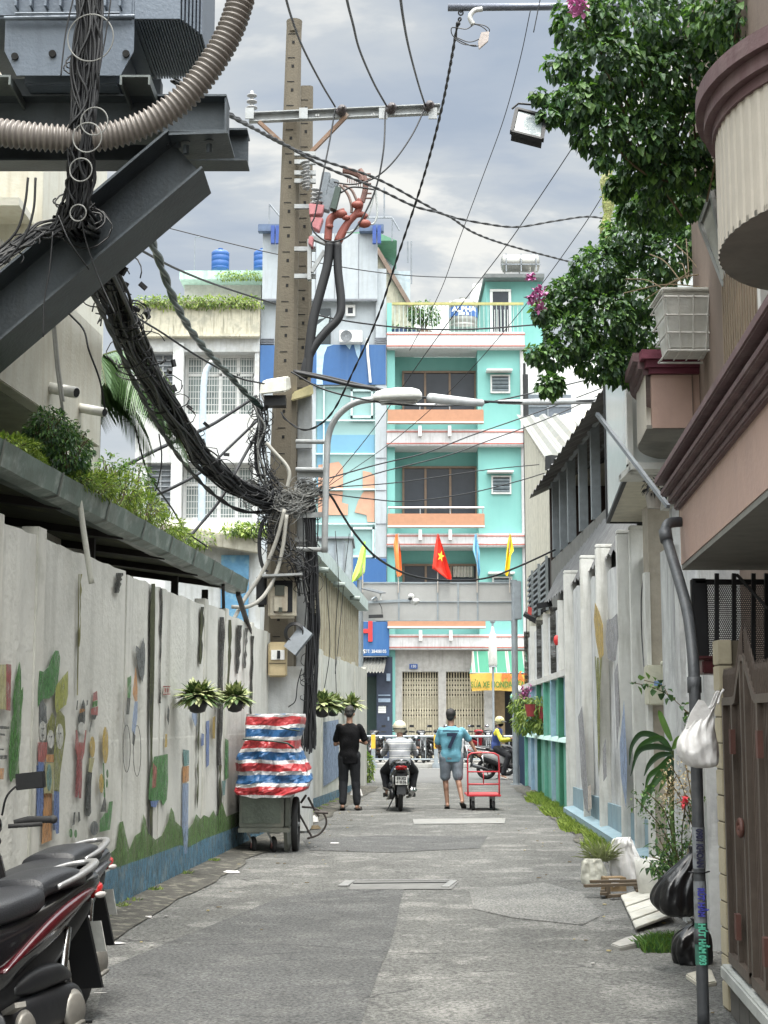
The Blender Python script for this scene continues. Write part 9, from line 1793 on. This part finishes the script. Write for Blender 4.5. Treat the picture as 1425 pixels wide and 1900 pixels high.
RJ = dict(head=(0, .12, 1.335), face=(0, 1, -.1), neck=(0, .07, 1.19), chest=(0, .0, 1.02), pelvis=(0, -.03, .80), shl=(-.19, .07, 1.12), shr=(.19, .07, 1.12), ell=(-.28, .24, .93), elr=(.28, .24, .93), wrl=(-.30, .46, .98), wrr=(.30, .46, .98), hal=(-.33, .52, 1.0), har=(.33, .52, 1.0), thl=(.2, .3, 0), thr=(-.2, .3, 0), hil=(-.10, 0, .78), hir=(.10, 0, .78), knl=(-.25, .32, .64), knr=(.25, .32, .64), anl=(-.21, .18, .30), anr=(.21, .18, .30), tol=(-.23, .32, .25), tor=(.23, .32, .25), curl=(1.0, 0, 0))
g = mb_.location
person('man with a cream helmet and grey striped polo riding the small motorbike away', (g.x, g.y + .36, 0), .03, RJ, 0, 0, .80, .90, M_str, M_bk2, M_snd, helmet=mat('cream_helmet', (0.55, 0.50, 0.38), 0.3, bump=0), hem=.06, W=1.12)
ws = scooter('white scooter standing across the alley mouth under the yellow jacketed rider', MATS['scooter_white'], MATS['scooter_white'], None, None, False)
g = GX(912, 1440); Yw = 40.0; put(ws, PX(902, 1400, Yw).x, Yw, -.28)
RJ2 = dict(RJ); RJ2.update(head=(0, .06, 1.45), face=(.5, .8, -.1), neck=(0, .03, 1.29), chest=(0, -.01, 1.08), shl=(-.20, .03, 1.22), shr=(.20, .03, 1.22), ell=(-.26, .10, .97), elr=(.30, .16, 1.0), wrl=(-.26, .40, 1.02), wrr=(.29, .40, 1.03), knl=(-.16, .36, .66), knr=(.26, .34, .60), anl=(-.16, .33, .32), anr=(.36, .20, .12), tol=(-.17, .46, .27), tor=(.40, .34, .05), hal=(-.26, .47, 1.04), har=(.29, .47, 1.05))
M_yj = mat('yellow_navy_jacket', (0.5, 0.5, 0.1), 0.6, bump=.3, extra=bands(0, .62, [(0, (0.66, 0.60, 0.05)), (.17, (0.03, 0.06, 0.22)), (.45, (0.55, 0.50, 0.06)), (.52, (0.03, 0.06, 0.22)), (.80, (0.66, 0.60, 0.05))], off=.31))
def seat_on(sc, back=.36): a = sc.rotation_euler.z; return (sc.location.x + back * cos(a), sc.location.y + back * sin(a), 0), a - pi / 2
l_, r_ = seat_on(ws, .30)
person('rider in a yellow and navy jacket with a black mask on the white scooter', l_, r_, RJ2, 0, 0, .92, .95, M_yj, M_bk2, mat('white_shoe', (0.5, 0.48, 0.44), 0.6), helmet=mat('cream_yellow_helmet', (0.55, 0.50, 0.25), 0.3, bump=0), mask=M_bk, hem=.05, W=1.05)
ws2 = copytree(pr[0]); ws2['label'] = 'dark scooter mostly hidden behind the right gantry post'; del ws2['group']; put(ws2, PX(940, 1400, 42.5).x, 42.5, -.1)
l_, r_ = seat_on(ws2, .30); person('rider in black with a white helmet half hidden by the right gantry post', l_, r_, RJ2, 0, 0, .92, .95, M_bk, M_bk2, M_snd, helmet=MATS['helmet962'], hem=.05)
t = T('utility_stand', 'small grey metal stand beside the right gantry post', 'stand', (3.3, 37.6, 0)); m = MB(); q = PX(978, 1425, 37.6); m.beam((q.x - .18, 37.6, 0), (q.x - .15, 37.6, .65), .04, .04, (0, 1, 0)); m.beam((q.x + .12, 37.6, 0), (q.x + .1, 37.6, .65), .04, .04, (0, 1, 0)); m.box((q.x - .17, 37.4, .65), (q.x + .13, 37.8, .70)); m.build('frame', M_galv, t)
